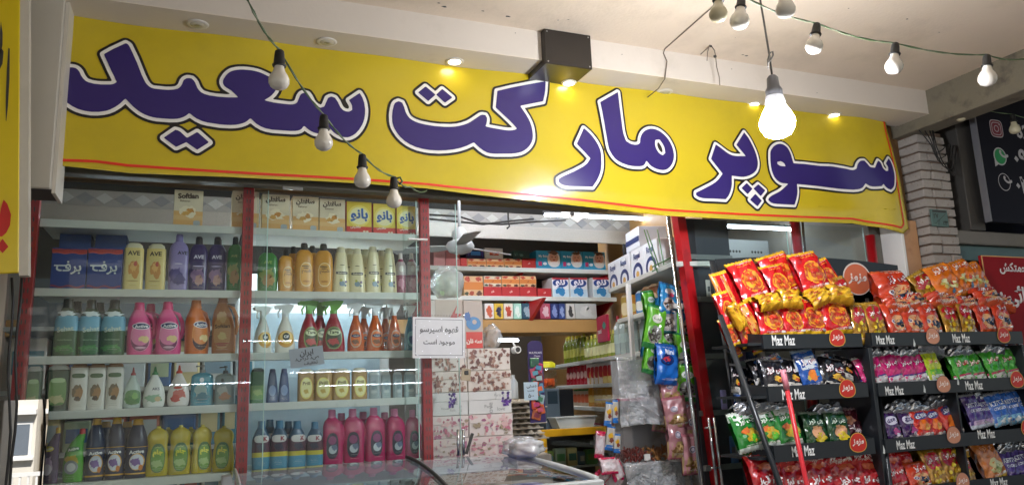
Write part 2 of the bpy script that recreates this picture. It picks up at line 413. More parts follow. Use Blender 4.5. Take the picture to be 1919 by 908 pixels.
# recessed downlights in the soffit
M_lamp_on = mat('lamp_glow_warm', '#fff0d8', .4, emit=9); M_lamp_off = mat('lamp_glass_unlit', '#c8c4bc', .15, coat=.5); M_rim = mat('downlight_rim', '#d9d4cb', .3)
def downlight(u, v, z, on, label):
    p = atZ(u, v, z); t = thing('recessed_downlight', label, 'ceiling light', (p.x, p.y, z-.004), group='downlights along the beam above the banner')
    MB().lathe([(-.001, .036, .036), (-.001, .044, .044), (.003, .047, .047)], M_rim, 24).build('rim', t)
    m = M_lamp_on if on else M_lamp_off
    MB().lathe([(-.004, .018, .018), (-.003, .026, .026), (-.001, .030, .030)], m, 20).build('lens', t)
    if not on: MB().lathe([(-.0055, .010, .010), (-.0045, .012, .012)], M_alu, 14).build('reflector', t)
    return p
downlight(370, 45, 3.05, 0, 'unlit recessed downlight nearest the white column, above the yellow banner')
downlight(612, 78, 3.05, 0, 'unlit recessed downlight beside the lit warm one over the middle of the banner')
dl_on = [downlight(852, 115, 3.05, 1, 'lit warm recessed downlight left of the black box lamp')]
downlight(1245, 172, 3.05, 0, 'unlit recessed downlight right of the black box lamp beside a loose wire')
dl_on.append(downlight(1412, 195, 3.05, 1, 'lit downlight just left of the big glowing bulb'))
dl_on.append(downlight(1563, 215, 3.05, 1, 'lit downlight right of the big glowing bulb, near the banner end'))
bx = thing('box_downlight', 'black box lamp with a lit round spot fixed under the beam', 'ceiling light', (1.67, 3.19, 3.02))
MB().box((-.13, 0, 0), (.13, .254, .184), mat('box_lamp_black', '#211c18', .35, var=.12, coat=.3), bev=.003).build('housing', bx)
b = MB(); 
for x in (-.115, .115):
    for z in (.012, .17): b.lathe([(0, .004, .004), (.002, .004, .004)], M_alu, 8, M=Matrix.Translation((x, 0, z))@Matrix.Rotation(PI/2, 4, 'X'))
tag(b.build('screws', bx), kind='stuff')
p = atZ(1066, 155, 3.02)-Vector((1.67, 3.19, 3.02))
MB().lathe([(-.006, .036, .036), (.001, .042, .042)], M_rim, 24, ctr=(p.x, p.y, 0)).build('rim', bx)
MB().lathe([(-.010, .02, .02), (-.0062, .028, .028)], mat('lamp_glow_warm2', '#fff0d8', .4, emit=10), 20, ctr=(p.x, p.y, 0)).build('lens', bx)

# ------------------------------------------------------------------ the banner
BY = 3.44
def ban(x, z):
    w = .010*math.sin(x*2.1+.6)*math.sin((z-2.35)*4)+.006*math.sin(x*5.3+z*3)
    e = max(0, min(1, (x-3.3)/.9)); w += e*(.016*math.sin(x*11+z*2.2)+.004*math.sin(x*21-z*4))*(.5+.5*min(1, max(0, (3.06-z)*2)))
    w += .007*math.sin(x*8.5-z*9)*math.exp(-((z-3.04)/.13)**2)+.004*math.sin(x*3.7+z*9)*math.sin(x*1.3); lo = max(0, (2.47-z)/.12); w += lo*lo*.010*(1+math.sin(x*4))
    return BY-.024+w
topz = 3.062
def pxl(pts): return [tuple((atY(u, v, BY-.015).x, atY(u, v, BY-.015).z) for u, v in [p])[0] for p in pts]
bot = pxl([(60, 306), (118, 313), (240, 326), (420, 331), (600, 340), (800, 354), (1000, 377), (1240, 403), (1420, 414), (1520, 416), (1600, 417), (1650, 426), (1692, 438), (1703, 428), (1696, 395), (1685, 340), (1673, 290), (1662, 240), (1659, 228)])
out = bot+[(bot[-1][0], topz), (bot[0][0], topz)]
M_yel = mat('banner_yellow_vinyl', '#c9b224', .26, var=.05, scale=2.5, bump=.3, bscale=5, coat=.3, dirt='#b8a428', dscale=1.3, dlo=.5, dhi=.75)
bn = thing('shop_banner', 'long yellow vinyl banner with purple Persian lettering over the shop front', 'banner', (0, 0, 0))
vs, fs = dense_sheet(filled([out]), ban, .028); o = MB().add(vs, fs, M_yel, True).build('sheet', bn)
md = o.modifiers.new('thick', 'SOLIDIFY'); md.thickness = .0015; md.offset = 1
def stroke(pts, w):
    P = [Vector(p) for p in pts]; L_, R_ = [], []
    for i, p in enumerate(P):
        d1 = (p-P[i-1]).normalized() if i else (P[1]-P[0]).normalized(); d2 = (P[i+1]-p).normalized() if i < len(P)-1 else d1
        n = (d1+d2).normalized(); n = Vector((-n.y, n.x)); k = 1/max(.35, n.dot(Vector((-d1.y, d1.x)))); L_.append(p+n*w/2*k); R_.append(p-n*w/2*k)
    return [tuple(q) for q in L_]+[tuple(q) for q in reversed(R_)]
redl = pxl([(60, 298), (118, 303), (180, 305), (240, 312), (420, 322), (600, 333), (800, 346), (1000, 366), (1240, 393), (1420, 404), (1500, 407), (1560, 408), (1600, 409), (1640, 417), (1686, 427), (1691, 420), (1684, 385), (1674, 330), (1663, 270), (1655, 228)])
def ban_off(k): return lambda x, z: ban(x, z)-k
vs, fs = dense_sheet(filled([stroke(redl, .0115)]), ban_off(.005), .02); MB().add(vs, fs, ink('#e03312'), True).build('border_line', bn)
def R(ox, oy, s, pts): return [(ox+x*s, oy+y*s) for x, y in pts]
def wpoly(px): return smooth_poly(pxl(px))
r1 = lambda p: R(120, 60, 300/1135, p); r2 = lambda p: R(400, 100, 300/1362, p); r3 = lambda p: R(720, 140, 320/1709, p)
r4 = lambda p: R(1020, 160, 260/1124, p); r5 = lambda p: R(1280, 230, 220/1110, p); r6 = lambda p: R(1400, 250, 320/1816, p)
W1 = r1([(-60,380),(-40,310),(20,272),(60,265),(90,272),(110,290),(130,330),(160,362),(220,380),(300,384),(350,380),(378,365),(345,300),(285,168),(340,135),(440,86),(457,97),(470,120),(520,230),(560,330),(590,380),(620,402),(680,412),(770,414),(810,405),(835,380),(850,345),(875,332),(905,335),(925,355),(945,400),(970,430),(1010,448)])+\
 r2([(100,378),(212,380),(150,320),(95,285),(80,250),(95,210),(140,165),(200,148),(290,148),(380,165),(450,195),(500,225),(530,265),(535,300),(515,340),(480,375),(430,405),(500,422),(600,436),(680,440),(710,425),(725,390),(740,358),(765,345),(800,352),(820,380),(840,420),(870,452),(910,470),(940,460),(958,420),(970,388),(1000,376),(1030,385),(1055,420),(1080,470),(1110,495),(1150,502),(1178,488),(1175,450),(1150,405),(1240,345),(1262,380),(1280,430),(1288,500),(1275,580),(1240,650),(1190,700),(1130,722),(1060,705),(1015,675),(985,640),(950,680),(880,688),(820,665),(768,622),(740,655),(690,667),(600,662),(500,655),(420,635),(360,600),(315,555),(270,590),(200,610),(100,612)])+\
 r1([(1050,650),(980,635),(930,610),(888,578),(860,600),(810,618),(720,620),(620,608),(550,580),(490,535),(437,480),(390,525),(320,565),(240,580),(160,575),(90,555),(40,525),(-30,470)])
D1 = r1([(708,755),(790,698),(815,705),(872,755),(945,712),(1028,785),(945,838),(930,830),(868,785),(795,820)])
W2 = r3([(140,272),(175,285),(195,330),(215,390),(250,440),(320,480),(450,512),(600,528),(720,525),(830,495),(920,440),(960,415),(1000,418),(1015,450),(1010,500),(1000,530),(1080,548),(1290,568),(1308,555),(1260,500),(1170,410),(1100,345),(1115,180),(1250,150),(1595,85),(1590,180),(1570,285),(1340,330),(1400,420),(1440,500),(1460,580),(1460,670),(1430,730),(1370,780),(1290,800),(1180,800),(1030,790),(960,750),(890,685),(800,725),(700,750),(560,762),(400,750),(270,710),(180,650),(120,580),(85,510),(75,430),(85,340),(105,290)])
D2 = r3([(335,185),(410,124),(508,208),(435,272)]); D3 = r3([(514,208),(575,150),(675,238),(600,290)])
W3 = r4([(300,360),(345,400),(400,470),(432,540),(440,620),(435,700),(410,770),(370,832),(250,828),(130,815),(100,795),(98,770),(120,755),(240,700),(320,650),(350,605),(290,540),(240,490)])
W4 = r4([(440,145),(585,62),(592,150),(610,300),(625,400),(645,460),(690,485),(740,488),(760,475),(765,430),(790,385),(840,360),(900,368),(960,410),(1000,460),(1030,530),(1035,600),(1010,660),(970,690),(910,688),(850,660),(812,618),(790,655),(740,665),(640,652),(560,610),(510,540),(490,450),(465,290)])
H4 = r4([(885,450),(920,446),(955,500),(967,555),(945,574),(915,555),(885,500)])
W5 = r5([(290,215),(340,250),(400,295),(450,318),(575,325),(530,270),(485,218),(560,100),(600,150),(650,240),(680,320),(690,400),(670,460),(620,500),(550,520),(440,508),(440,600),(415,690),(385,730),(280,722),(150,712),(110,690),(110,665),(200,620),(300,560),(355,490),(300,420),(245,350)])
D5a = r5([(530,625),(580,578),(634,632),(588,683)]); D5b = r5([(642,630),(690,590),(755,647),(710,702)]); D5c = r5([(660,680),(720,745),(680,798),(610,735)])
W6 = r6([(240,190),(290,130),(360,115),(420,150),(460,220),(490,318),(600,325),(780,345),(920,350),(1050,375),(1120,392),(1150,380),(1160,330),(1185,300),(1220,298),(1250,330),(1280,365),(1330,375),(1345,330),(1360,300),(1385,320),(1410,380),(1440,412),(1465,410),(1465,370),(1440,330),(1475,275),(1505,330),(1530,420),(1535,500),(1520,580),(1490,610),(1450,590),(1415,545),(1400,570),(1340,572),(1290,565),(1245,535),(1215,580),(1170,595),(1050,590),(900,575),(700,555),(520,540),(522,620),(505,700),(480,765),(350,760),(230,745),(195,715),(210,690),(330,620),(425,540),(330,525),(280,480),(250,410),(237,330),(235,250)])
H6 = r6([(308,308),(350,298),(390,325),(402,354),(340,347),(312,330)])
M_pur = mat('banner_purple_print', '#2f2068', .32, var=.05, coat=.3); M_whp = mat('banner_white_print', '#f1eee6', .35, coat=.3); M_blk = mat('banner_black_print', '#191512', .35, coat=.3)
for polys, holes, nm in [([W1, D1], [], 'word'), ([W2, D2, D3], [], 'word'), ([W3, W4], [H4], 'word'), ([W5, D5a, D5b, D5c, W6], [H6], 'word')]:
    P = [wpoly(p) for p in polys]; H = [wpoly(p) for p in holes]
    lo, rs, S = sdf_grid(P, H, .005, .05); g = MB()
    for lev, k, m in [(.0265, .0040, M_blk), (.0150, .0060, M_whp), (0, .0080, M_pur)]:
        lp = [simplify(l, .0007) for l in contours(lo, rs, S, lev)]
        lp = [[(x, min(z, topz-.004)) for x, z in l] for l in lp if len(l) > 3]
        vs, fs = dense_sheet(filled(lp), ban_off(k), .03); g.add(vs, fs, m, True)
    g.build(nm, bn)

# ------------------------------------------------------------------ left column box, left sign and wall
cb = thing('white_column_box', 'white boxed column hanging at the left end of the banner', 'column', (-.59, 3.35, 2.27))
b = MB().box((-.115, -.08, 0), (.058, .12, 1.2), mat('column_cream_paint', '#bdb8ab', .5, var=.03, dirt='#b9b3a5', dscale=4, dlo=.6, dhi=.85), bev=.004); b.build('casing', cb)
MB().box((.059, -.06, -.012), (.072, .115, 1.2), mat('column_trim', '#c9c3b5', .5)).build('edge_trim', cb)
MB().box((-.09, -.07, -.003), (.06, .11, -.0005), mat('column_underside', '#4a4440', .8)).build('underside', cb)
ls = thing('side_sign', 'yellow sign panel with dark strokes and red marks at the far left', 'sign', (-.580, 3.1, 1.92)); ls.rotation_euler = (0, math.radians(-3.9), 0)
MB().box((-.6, 0, 0), (0, .02, 1.4), mat('side_sign_yellow', '#dcc112', .35, var=.04, coat=.2), bev=.003).build('panel', ls)
MB().box((.0, .004, -.01), (.028, .05, 1.4), mat('side_sign_edge', '#c9c2b2', .5)).build('edge_strip', ls)
g = MB(); fl = flat(-.001)
def lsp(u, v): p = atY(u, v, 3.1); x, z = p.x+.580, p.z-1.92; c_, s_ = math.cos(math.radians(3.9)), math.sin(math.radians(3.9)); return (x*c_+z*s_, z*c_-x*s_)
print_shape(g, [lsp(*q) for q in [(0,60),(2,40),(5,62),(5,84),(0,110)][::-1]], M_dark, fl)
print_shape(g, [lsp(*q) for q in [(-12,110),(-4,95),(4,92),(7,97),(5,120),(0,130),(-12,140)][::-1]], M_dark, fl)
print_shape(g, [lsp(*q) for q in [(16,90),(18.5,92),(18,150),(15,200),(12,228),(11,226),(11,180),(13,130)][::-1]], M_dark, fl)
mr = ink('#c21a12')
print_shape(g, [lsp(*q) for q in [(7,374),(14,382),(21,402),(19,422),(12,436),(4,443),(-8,443),(-20,440),(-20,420),(-10,415),(-3,412),(0,400),(3,385)][::-1]], mr, fl)
print_shape(g, [lsp(*q) for q in [(5,447),(16,462),(5,474),(-6,462)][::-1]], mr, fl)
tag(g.build('painted_marks', ls), kind='stuff')
M_marb = mat('beige_marble', '#b49b80', .35, var=.12, scale=6, dirt='#8f7458', dscale=5, dlo=.5, dhi=.7)
tag(MB().box((-1.4, 3.2, -.02), (-.712, 3.46, 1.93), M_marb, bev=.004).build('marble_wall'), 'beige marble wall face under the yellow sign at far left', 'wall')
tag(MB().box((-.71, 3.25, 0), (-.69, 3.5, 2.26), mat('cream_trim', '#a79c8a', .5), bev=.003).build('door_jamb_strip'), 'narrow cream jamb strip between marble wall and shop glass', 'trim')
for k, (a, c_) in enumerate([((8, 510), (14, 908)), ((24, 560), (22, 908))]):
    p0, p1 = atY(a[0]+14, 520, 3.22), atY(c_[0], 908, 3.22); pts = [p0.lerp(p1, i/8)+Vector((.006*math.sin(i*1.3+k), 0, 0)) for i in range(9)]+[Vector((p1.x, 3.2, .05))]
    tag(MB().tube(pts, .0045, M_wire).build('hanging_cable'), ['thick black cable down the left edge of the shop front', 'black cable hanging closest to the shop glass at far left'][k], 'cable', 'cables at the left edge')

# lintel board above the shop glass
li = thing('shopfront_lintel', 'dark timber lintel board above the shop glass, under the banner', 'lintel', (1.8, 3.56, 2.402))
MB().box((-2.5, -.04, .06), (2.45, .04, .75), M_wood2, bev=.003).build('board', li)
MB().box((-2.5, -.045, 0), (2.45, .02, .058), mat('lintel_grey', '#5d5a50', .6, bump=.2), bev=.003).build('track', li)

# ------------------------------------------------------------------ interior shell
M_in = mat('interior_wall_paint', '#8f8a80', .8)
tag(MB().box((-1.2, 3.7, .02), (-1.1, 9, 3), M_in).build('interior_wall'), 'grey interior side wall behind the left shelves', 'wall')
tag(MB().box((-1.2, 8.6, .02), (8, 8.7, 3), mat('far_wall_paint', '#6b6357', .8)).build('interior_wall'), 'far back wall of the shop beyond the counter', 'wall')
tag(MB().box((-1.2, 3.62, 3.0), (8, 9, 3.06), mat('interior_ceiling', '#9a7d55', .8, var=.1)).build('interior_ceiling'), kind='structure')
A = 1.81
def rw(y, off=0): return A+.2*y+off           # right hand wall shelf front line
pts = [(rw(4.0)+.38, 4.0), (rw(8.6)+.38, 8.6), (rw(8.6)+.45, 8.6), (rw(4.0)+.45, 4.0)]
tag(MB().prism(pts, .02, 2.99, M_wood, axis='Z').build('interior_wall'), 'tan wood panelled wall on the right inside the shop', 'wall')
# loft front over the back: panelled bulkhead and timber beam
bk = thing('loft_wall', 'tan panelled wall above the back shelves with a timber beam below', 'wall', (1.2, 5.95, 1.9))
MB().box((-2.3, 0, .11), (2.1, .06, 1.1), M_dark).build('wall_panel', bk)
MB().box((-2.3, -.32, 0), (2.0, .06, .105), M_wood, bev=.004).build('beam', bk)
# patterned valance
va = thing('patterned_valance', 'white valance with a row of grey diamonds hung near the shop ceiling', 'valance', (1.2, 5.32, 2.60))
sl = -.0
MB().box((-2.25, 0, .085), (2.45, .012, .19), mat('valance_white', '#8d8b86', .35), bev=.002).build('upper_board', va)
MB().box((-2.25, -.02, -.02), (2.45, -.008, .084), mat('valance_speckle', '#98938a', .3, var=.12, scale=90), bev=.002).build('lower_board', va)
dm = MB().prism([(0, -.038), (.053, 0), (0, .038), (-.053, 0)], -.006, -.001, mat('diamond_grey', '#77787a', .5)).build('diamond', mesh_only=True)
dm2 = MB().prism([(0, -.036), (.05, 0), (0, .036), (-.05, 0)], -.006, -.001, mat('diamond_pale', '#a3a39f', .5)).build('diamond', mesh_only=True)
for i in range(42): link('diamond', dm if i % 2 else dm2, va, (-2.2+i*.109, 0, .138))
# LED tubes
M_led = mat('led_tube_glow', '#e6f2ff', .4, emit=15); M_led2 = mat('led_tube_strong', '#eef4ff', .4, emit=70)
def led(name_lbl, a, c_, r=.010, m=None):
    a, c_ = Vector(a), Vector(c_); t = thing('tube_light', name_lbl, 'tube light', a.lerp(c_, .5), group='LED tubes inside the shop')
    h = (c_-a)/2; MB().tube([-h*.97, h*.97], r, m or M_led, 10).build('tube', t)
    bb = MB(); d = Vector((0, 0, r+.012))
    bb.tube([-h+d, h+d], .009, mat('batten_grey', '#5f6264', .5), 6); bb.build('batten', t)
led('long bright LED tube along the patterned valance', (2.33, 5.0, 2.71), (3.42, 5.0, 2.725))
led('bright LED tube over the dark shelves behind the snack racks', (2.98, 4.3, 2.52), (4.35, 4.3, 2.53))
led('LED tube deep at the back of the shop beyond the gift boxes', atY(912, 637, 7.4), atY(972, 637, 7.4), .013)
led('strong LED tube over the back counter hidden by the timber beam', (2.2, 6.6, 2.6), (3.0, 6.6, 2.6), .014, M_led2)  # unseen strong tube added to lift the back counter
led('LED tube over the counter aisle out of sight above the lintel', (1.4, 4.3, 2.9), (2.6, 4.3, 2.9), .014, M_led2)  # unseen tube added to light the aisle and the right wall goods
led('LED tube tucked above the middle shelves of cleaning bottles', (.3, 4.12, 2.3), (1.0, 4.12, 2.3), .012, M_led2)  # added behind the goods to brighten the middle bay
led('LED tube tucked above the left shelves of shampoo', (-.5, 4.12, 2.3), (.15, 4.12, 2.3), .010)  # added behind the goods to brighten the left bay

# ------------------------------------------------------------------ neighbour on the right
pil = thing('brick_pillar', 'pillar of white washed bricks between the shop and its dark neighbour', 'pillar', (4.25, 3.38, 0))
MB().box((.012, .012, 0), (.238, .30, 3.0), M_mortar).build('mortar_core', pil)
ch = .0605; k = 0; rnd = random.Random(3)
BRM = {}
def brick_mesh(w, d, q):
    key = (round(w, 3), round(d, 3), q)
    if key not in BRM:
        r_ = random.Random(q*7+int(w*1000)); b = MB().box((0, 0, 0), (w, d, ch-.012), M_brick, bev=.0035)
        b.v = [(x+r_.uniform(-.003, .003), y+r_.uniform(-.004, .004), z+r_.uniform(-.003, .003)) for x, y, z in b.v]
        BRM[key] = b.build('brick', mesh_only=True)
    return BRM[key]
for i in range(50):
    z = .02+i*ch
    if z+ch > 2.99: break
    cut = [.15, .10, .125, .165][i % 4] if i % 2 else [.09, .13, .08, .11][i % 4]
    for (x0, x1) in [(0, cut-.005), (cut+.005, .25)]:
        link('brick', brick_mesh(x1-x0, .16, rnd.randint(0, 2)), pil, (x0, rnd.uniform(-.004, .003), z+rnd.uniform(-.002, .002)))
    link('brick', brick_mesh(.10, .14, rnd.randint(0, 2)), pil, (rnd.uniform(-.003, .003), .165, z))
pq = atY(1762, 408, 3.36)
pl = thing('number_plaque', 'small weathered blue green address plaque on the brick pillar', 'plaque', (pq.x, 3.362, pq.z))
MB().box((-.073, 0, -.055), (.073, .01, .055), mat('plaque_green', '#56706a', .5, var=.12, dirt='#3f4d49', dscale=20), bev=.002).build('plate', pl)
g = MB(); f0 = flat(-.0008); print_text(g, '۲۷', -.035, .012, .045, M_dark, f0, .02); print_text(g, '۲۳', .040, -.030, .042, M_dark, f0, .02)
g.add([(-.045, -.0012, -.035), (-.04, -.0012, -.035), (.055, -.0012, .028), (.05, -.0012, .028)], [(0, 1, 2, 3)], M_dark)
g.box((-.06, -.0015, .036), (.06, -.0006, .048), M_dark); g.build('lettering', pl)
wr = MB()
for s_ in range(5):
    p0 = Vector((4.22+.03*s_, 3.33, 2.98)); pts = [p0+Vector((.02*math.sin(i*1.1+s_)+i*.025, -.01+.01*math.cos(i+s_), -.10*math.sin(PI*i/8)*(1+.35*s_)-.01*i)) for i in range(9)]; wr.tube(pts, .0035, M_wire, 6)
tag(wr.build('wire_tangle'), 'tangle of old wires at the top of the brick pillar', 'wires')
# neighbour's dark recess, rungs, column, sign and opening
nb = thing('neighbour_frontage', 'dark grey neighbouring shop front to the right of the brick pillar', 'shop front', (4.5, 3.5, 0))
MB().box((-.2, .25, 0), (4, .35, 4), mat('recess_dark', '#1c1f33', .8)).build('recess_wall', nb)
MB().box((.13+.0, -.12, 2.36), (.27, .2, 3.4), mat('neighbour_steel_column', '#4a4743', .55, var=.08), bev=.004).build('column', nb)
MB().box((.0, -.1, 2.27), (3.5, .2, 2.36), mat('neighbour_cornice', '#75716a', .6, dirt='#6f6a60', dscale=6), bev=.006).build('cornice', nb)
MB().box((.06, -.06, 2.17), (3.5, .2, 2.27), mat('neighbour_glass_rail', '#47605d', .35), bev=.003).build('transom', nb)
MB().box((.0, -.08, 0), (.07, .1, 2.17), mat('neighbour_green_jamb', '#4f6b66', .4), bev=.004).build('jamb', nb)
MB().box((.07, .0, 0), (3.5, .02, 2.165), mat('dark_window', '#14181d', .12, coat=.5)).build('window_glass', nb)
for z in (2.47, 2.63, 2.79): MB().tube([(-.03, .02, z), (.16, .02, z)], .012, mat('rung_grey', '#8d8986', .5), 8).build('rung', nb)
MB().box((-.14, -3.5, 3.5), (4, .3, 3.56), mat('neighbour_soffit', '#37342f', .8)).build('soffit', nb)
sg = thing('contact_sign', 'dark neighbour sign with social media icons and phone numbers', 'sign', (4.71, 3.3, 2.40))
MB().box((.0, 0, 0), (2.2, .03, 1.02), mat('contact_sign_navy', '#100f1c', .6, spec=.2), bev=.002).build('panel', sg)
MB().box((-.012, -.012, 0), (.0, .03, 1.02), mat('sign_edge_grey', '#77767a', .4)).build('edge_trim', sg)
g = MB(); f0 = flat(0); og = lambda u, v: (lambda p: (p.x-4.71, p.z-2.40))(atY(u, v, 3.3))
c = og(1867, 241); wi = ink('#b9b6b8')
def ring(mb, cx, cz_, a, b_, w, m, p=2.0, n=28, e=.0012):
    o1, o2 = ell(cx, cz_, a, b_, n, 0, p), ell(cx, cz_, a-w, b_-w, n, 0, p)
    mb.add([(x, -e, z) for x, z in o1+o2], [(i, (i+1) % n, n+(i+1) % n, n+i) for i in range(n)], m)
print_shape(g, ell(c[0], c[1], .062, .062, 28, 0, 4), ink('#7a2231'), f0, .0006)
for rr, w in [(.062, .006), (.045, .005)]: ring(g, c[0], c[1], rr, rr, w, wi, 4)
ring(g, c[0], c[1], .024, .024, .006, wi); print_shape(g, ell(c[0]+.030, c[1]+.030, .004, .004, 8), wi, f0, .0014)
c = og(1874, 293); print_shape(g, ell(c[0], c[1], .062, .062, 24), wi, f0, .0006); g.add([(c[0]-.062, -.0007, c[1]-.075), (c[0]-.025, -.0007, c[1]-.055), (c[0]-.058, -.0007, c[1]-.02)], [(0, 1, 2)], wi)
print_shape(g, ell(c[0], c[1], .053, .053, 24), ink('#1f8a4c'), f0, .0012)
def phone(c_, s_, m):
    pts = []
    for i in range(9): t = math.radians(200+i*12); pts.append((c_[0]+s_*(.045+.045*math.cos(t)), c_[1]+s_*(.045+.045*math.sin(t))))
    P = stroke(pts, .012*s_*1.3); g.add([(x, -.0018, z) for x, z in P], [tuple(range(len(P)))], m)
    for q in (pts[0], pts[-1]): print_shape(g, ell(q[0]+.004, q[1]+.004, .011*s_, .011*s_, 10), m, f0, .0021)
phone(c, 1.0, wi); c = og(1882, 341); ring(g, c[0], c[1], .058, .06, .005, wi); phone(c, .95, wi)
z_ = og(1900, 246); print_text(g, '62', z_[0]+.085, z_[1]+.005, .13, wi, f0, .03)
z_ = og(1900, 295); print_text(g, '۰۹۱', z_[0]+.09, z_[1], .18, wi, f0, .03)
z_ = og(1900, 345); print_text(g, '۰۲۱', z_[0]+.10, z_[1], .16, wi, f0, .03)
g.build('lettering', sg)
# red menu board standing low on the right
rb_ = thing('red_notice_board', 'red board with white Persian writing behind the right snack rack', 'sign', (0, 0, 0))
q = [atY(1838, 478, 3.25), atY(1960, 483, 3.25)]
MB().box((q[0].x, 3.25, .3), (q[0].x+1.1, 3.27, q[0].z), mat('red_board', '#8f0e18', .6, spec=.2)).build('panel', rb_)
g = MB().box((q[0].x, 3.246, .3), (q[0].x+.006, 3.252, q[0].z), ink('#d8a060')).box((q[0].x+.006, 3.246, q[0].z-.006), (q[0].x+1.1, 3.252, q[0].z), ink('#d8a060')); g.build('gold_border', rb_)
g = MB(); f0 = flat(3.25)
for s_, u, v, w, anchor in [('روز حمتکش', 1905, 503, .36, 0), ('ورائی :', 1905, 556, .34, 0), ('بوده', 1905, 652, .17, 0)]:
    p = atY(u, v, 3.25); print_text(g, s_, p.x+.02, p.z, w, ink('#e9e2e2'), f0, .03, eps=.002)
g.build('lettering', rb_)
# tan marble door surround left of the pillar
tag(MB().box((4.10, 3.46, 0), (4.24, 3.6, 2.42), mat('tan_marble', '#b98d66', .35, var=.1, dirt='#a2704c', dscale=5), bev=.004).build('door_surround'), 'tan marble door surround beside the brick pillar', 'door surround')
tag(MB().box((4.07, 3.44, 0), (4.095, 3.6, 2.42), M_white, bev=.003).build('door_trim'), 'white vertical trim strip beside the tan marble surround', 'trim')
tag(MB().box((4.0, 3.62, 0), (4.1, 6, 3), M_in).build('interior_wall'), 'grey side wall behind the right end of the shop glass', 'wall')
tag(MB().tube([(3.98, 3.6, 0), (3.98, 3.6, 2.34)], .03, M_red, 12).build('red_corner_post'), 'red rounded steel post at the right end of the shop glass', 'post')

# ------------------------------------------------------------------ across the street (seen in the glass)
M_sun = mat('sunlit_render', '#ddd6c8', .9, var=.05, scale=2, bump=.1)
def house(x0, x1, y, h, nlab, cols, rows, m=M_sun):
    t = thing('street_house', nlab, 'building', ((x0+x1)/2, y, -1.0), group='houses across the street'); w = (x1-x0)
    MB().box((-w/2, -8, 0), (w/2, 0, h), m).build('wall', t)
    M_pn = mat('street_window_glass', '#6f7780', .3); fr = MB().box((-.40, 0, -.42), (.40, .05, .42), M_white).box((-.46, 0, -.48), (.46, .12, -.42), M_white).build('window', mesh_only=True); pn = MB().box((-.34, .05, -.36), (-.02, .06, .36), M_pn).box((.02, .05, -.36), (.34, .06, .36), M_pn).build('pane', mesh_only=True)
    for i in range(cols):
        for j in range(rows):
            wo = link('window', fr, t, (-w/2+w*(i+.5)/cols, 0, 1.75+j*2.4)); link('pane', pn, wo)
    for j in range(1, rows+1): MB().box((-w/2, 0, j*2.4-.06), (w/2, .2, j*2.4+.06), M_white).build('ledge', t)
house(-11, -3.5, -15, 10, 'cream rendered house across the street with white windows', 8, 4)
house(-3.4, 5, -15.5, 12, 'taller pale house across the street facing the shop', 4, 4, mat('pale_render', '#b9ae9c', .9))
house(5.1, 14, -15, 9, 'low pale house across the street at right', 4, 3)
fe = thing('railing_fence', 'white iron railing across the street', 'fence', (-5.5, -12, -1))
rl = MB().box((-.02, -.02, 0), (.02, .02, 1.1), M_white).build('rail', mesh_only=True)
for i in range(40): link('rail', rl, fe, (-3+i*.15, 0, 0))
MB().box((-3.1, -.03, 1.1), (3.1, .03, 1.18), M_white).build('top_rail', fe)

# made-up lit cooler behind the viewer, added so its strips streak the glass
ck = thing('drinks_cooler', 'lit drinks cooler on the terrace opposite the shop glass', 'cooler', (1.5, -1.5, 0))
MB().box((-1.2, -.5, 0), (1.6, -.45, 2.0), M_white).box((-1.2, -.45, 0), (1.6, 0, .35), M_white).build('cabinet', ck)
M_strip = mat('cooler_strip_glow', '#f2f6ff', .4, emit=36)
for (u0, v0, u1, v1) in [(545, 697, 782, 692), (600, 722, 795, 716), (318, 720, 470, 716), (455, 640, 560, 636)]:
    p, q = atY(u0, v0, 8.6), atY(u1, v1, 8.6); zc_ = (p.z+q.z)/2; db = MB(); nd = int((q.x-p.x)/.05)
    for i_ in range(nd): a_ = p.x-1.5+(q.x-p.x)*i_/nd; db.box((a_, .124, zc_-.006), (a_+.03+.012*((i_*7) % 3), .134, zc_+.004), M_strip)
    db.build('led_strip', ck)
    MB().box((p.x-1.5, -.45, zc_+.01), (q.x-1.5, .13, zc_+.03), M_shelf).build('shelf', ck)
# ================================================================== shelving bay behind the left glass
SZ = [2.243, 1.947, 1.664, 1.44, 1.15]        # shelf tops
sh = thing('shelving_unit', 'red slotted steel shelving unit with grey shelves behind the left glass', 'shelving', (.2, 3.7, 0))
slots = None
for x in (-.655, .205, 1.05):
    u = MB().box((-.024, -.035, 0), (.024, 0, 2.46), M_red, bev=.002).build('upright', sh, (x-.2, 0, 0))
    s_ = MB()
    for i in range(56):
        z = .03+i*.043
        for dx in (-.007, .007): s_.box((dx-.0022, -.0358, z), (dx+.0022, -.0352, z+.02), M_dark)
    tag(s_.build('slot_row', u), kind='stuff')
for k, z in enumerate(SZ+[.85, .5, .15]):
    for x0, x1 in ((-.63, .18), (.23, 1.026)):
        b = MB().box((x0, -.008, -.034), (x1, .004, 0), M_shelf, bev=.0015).box((x0, .0041, -.02), (x1, .34, -.001), M_shelf); b.build('shelf', sh, (-.2, 0, z))
SN = ['top shelf', 'second shelf', 'third shelf', 'fourth shelf', 'bottom shelf']
BN = ['left bay', 'middle bay']
YF = 3.735
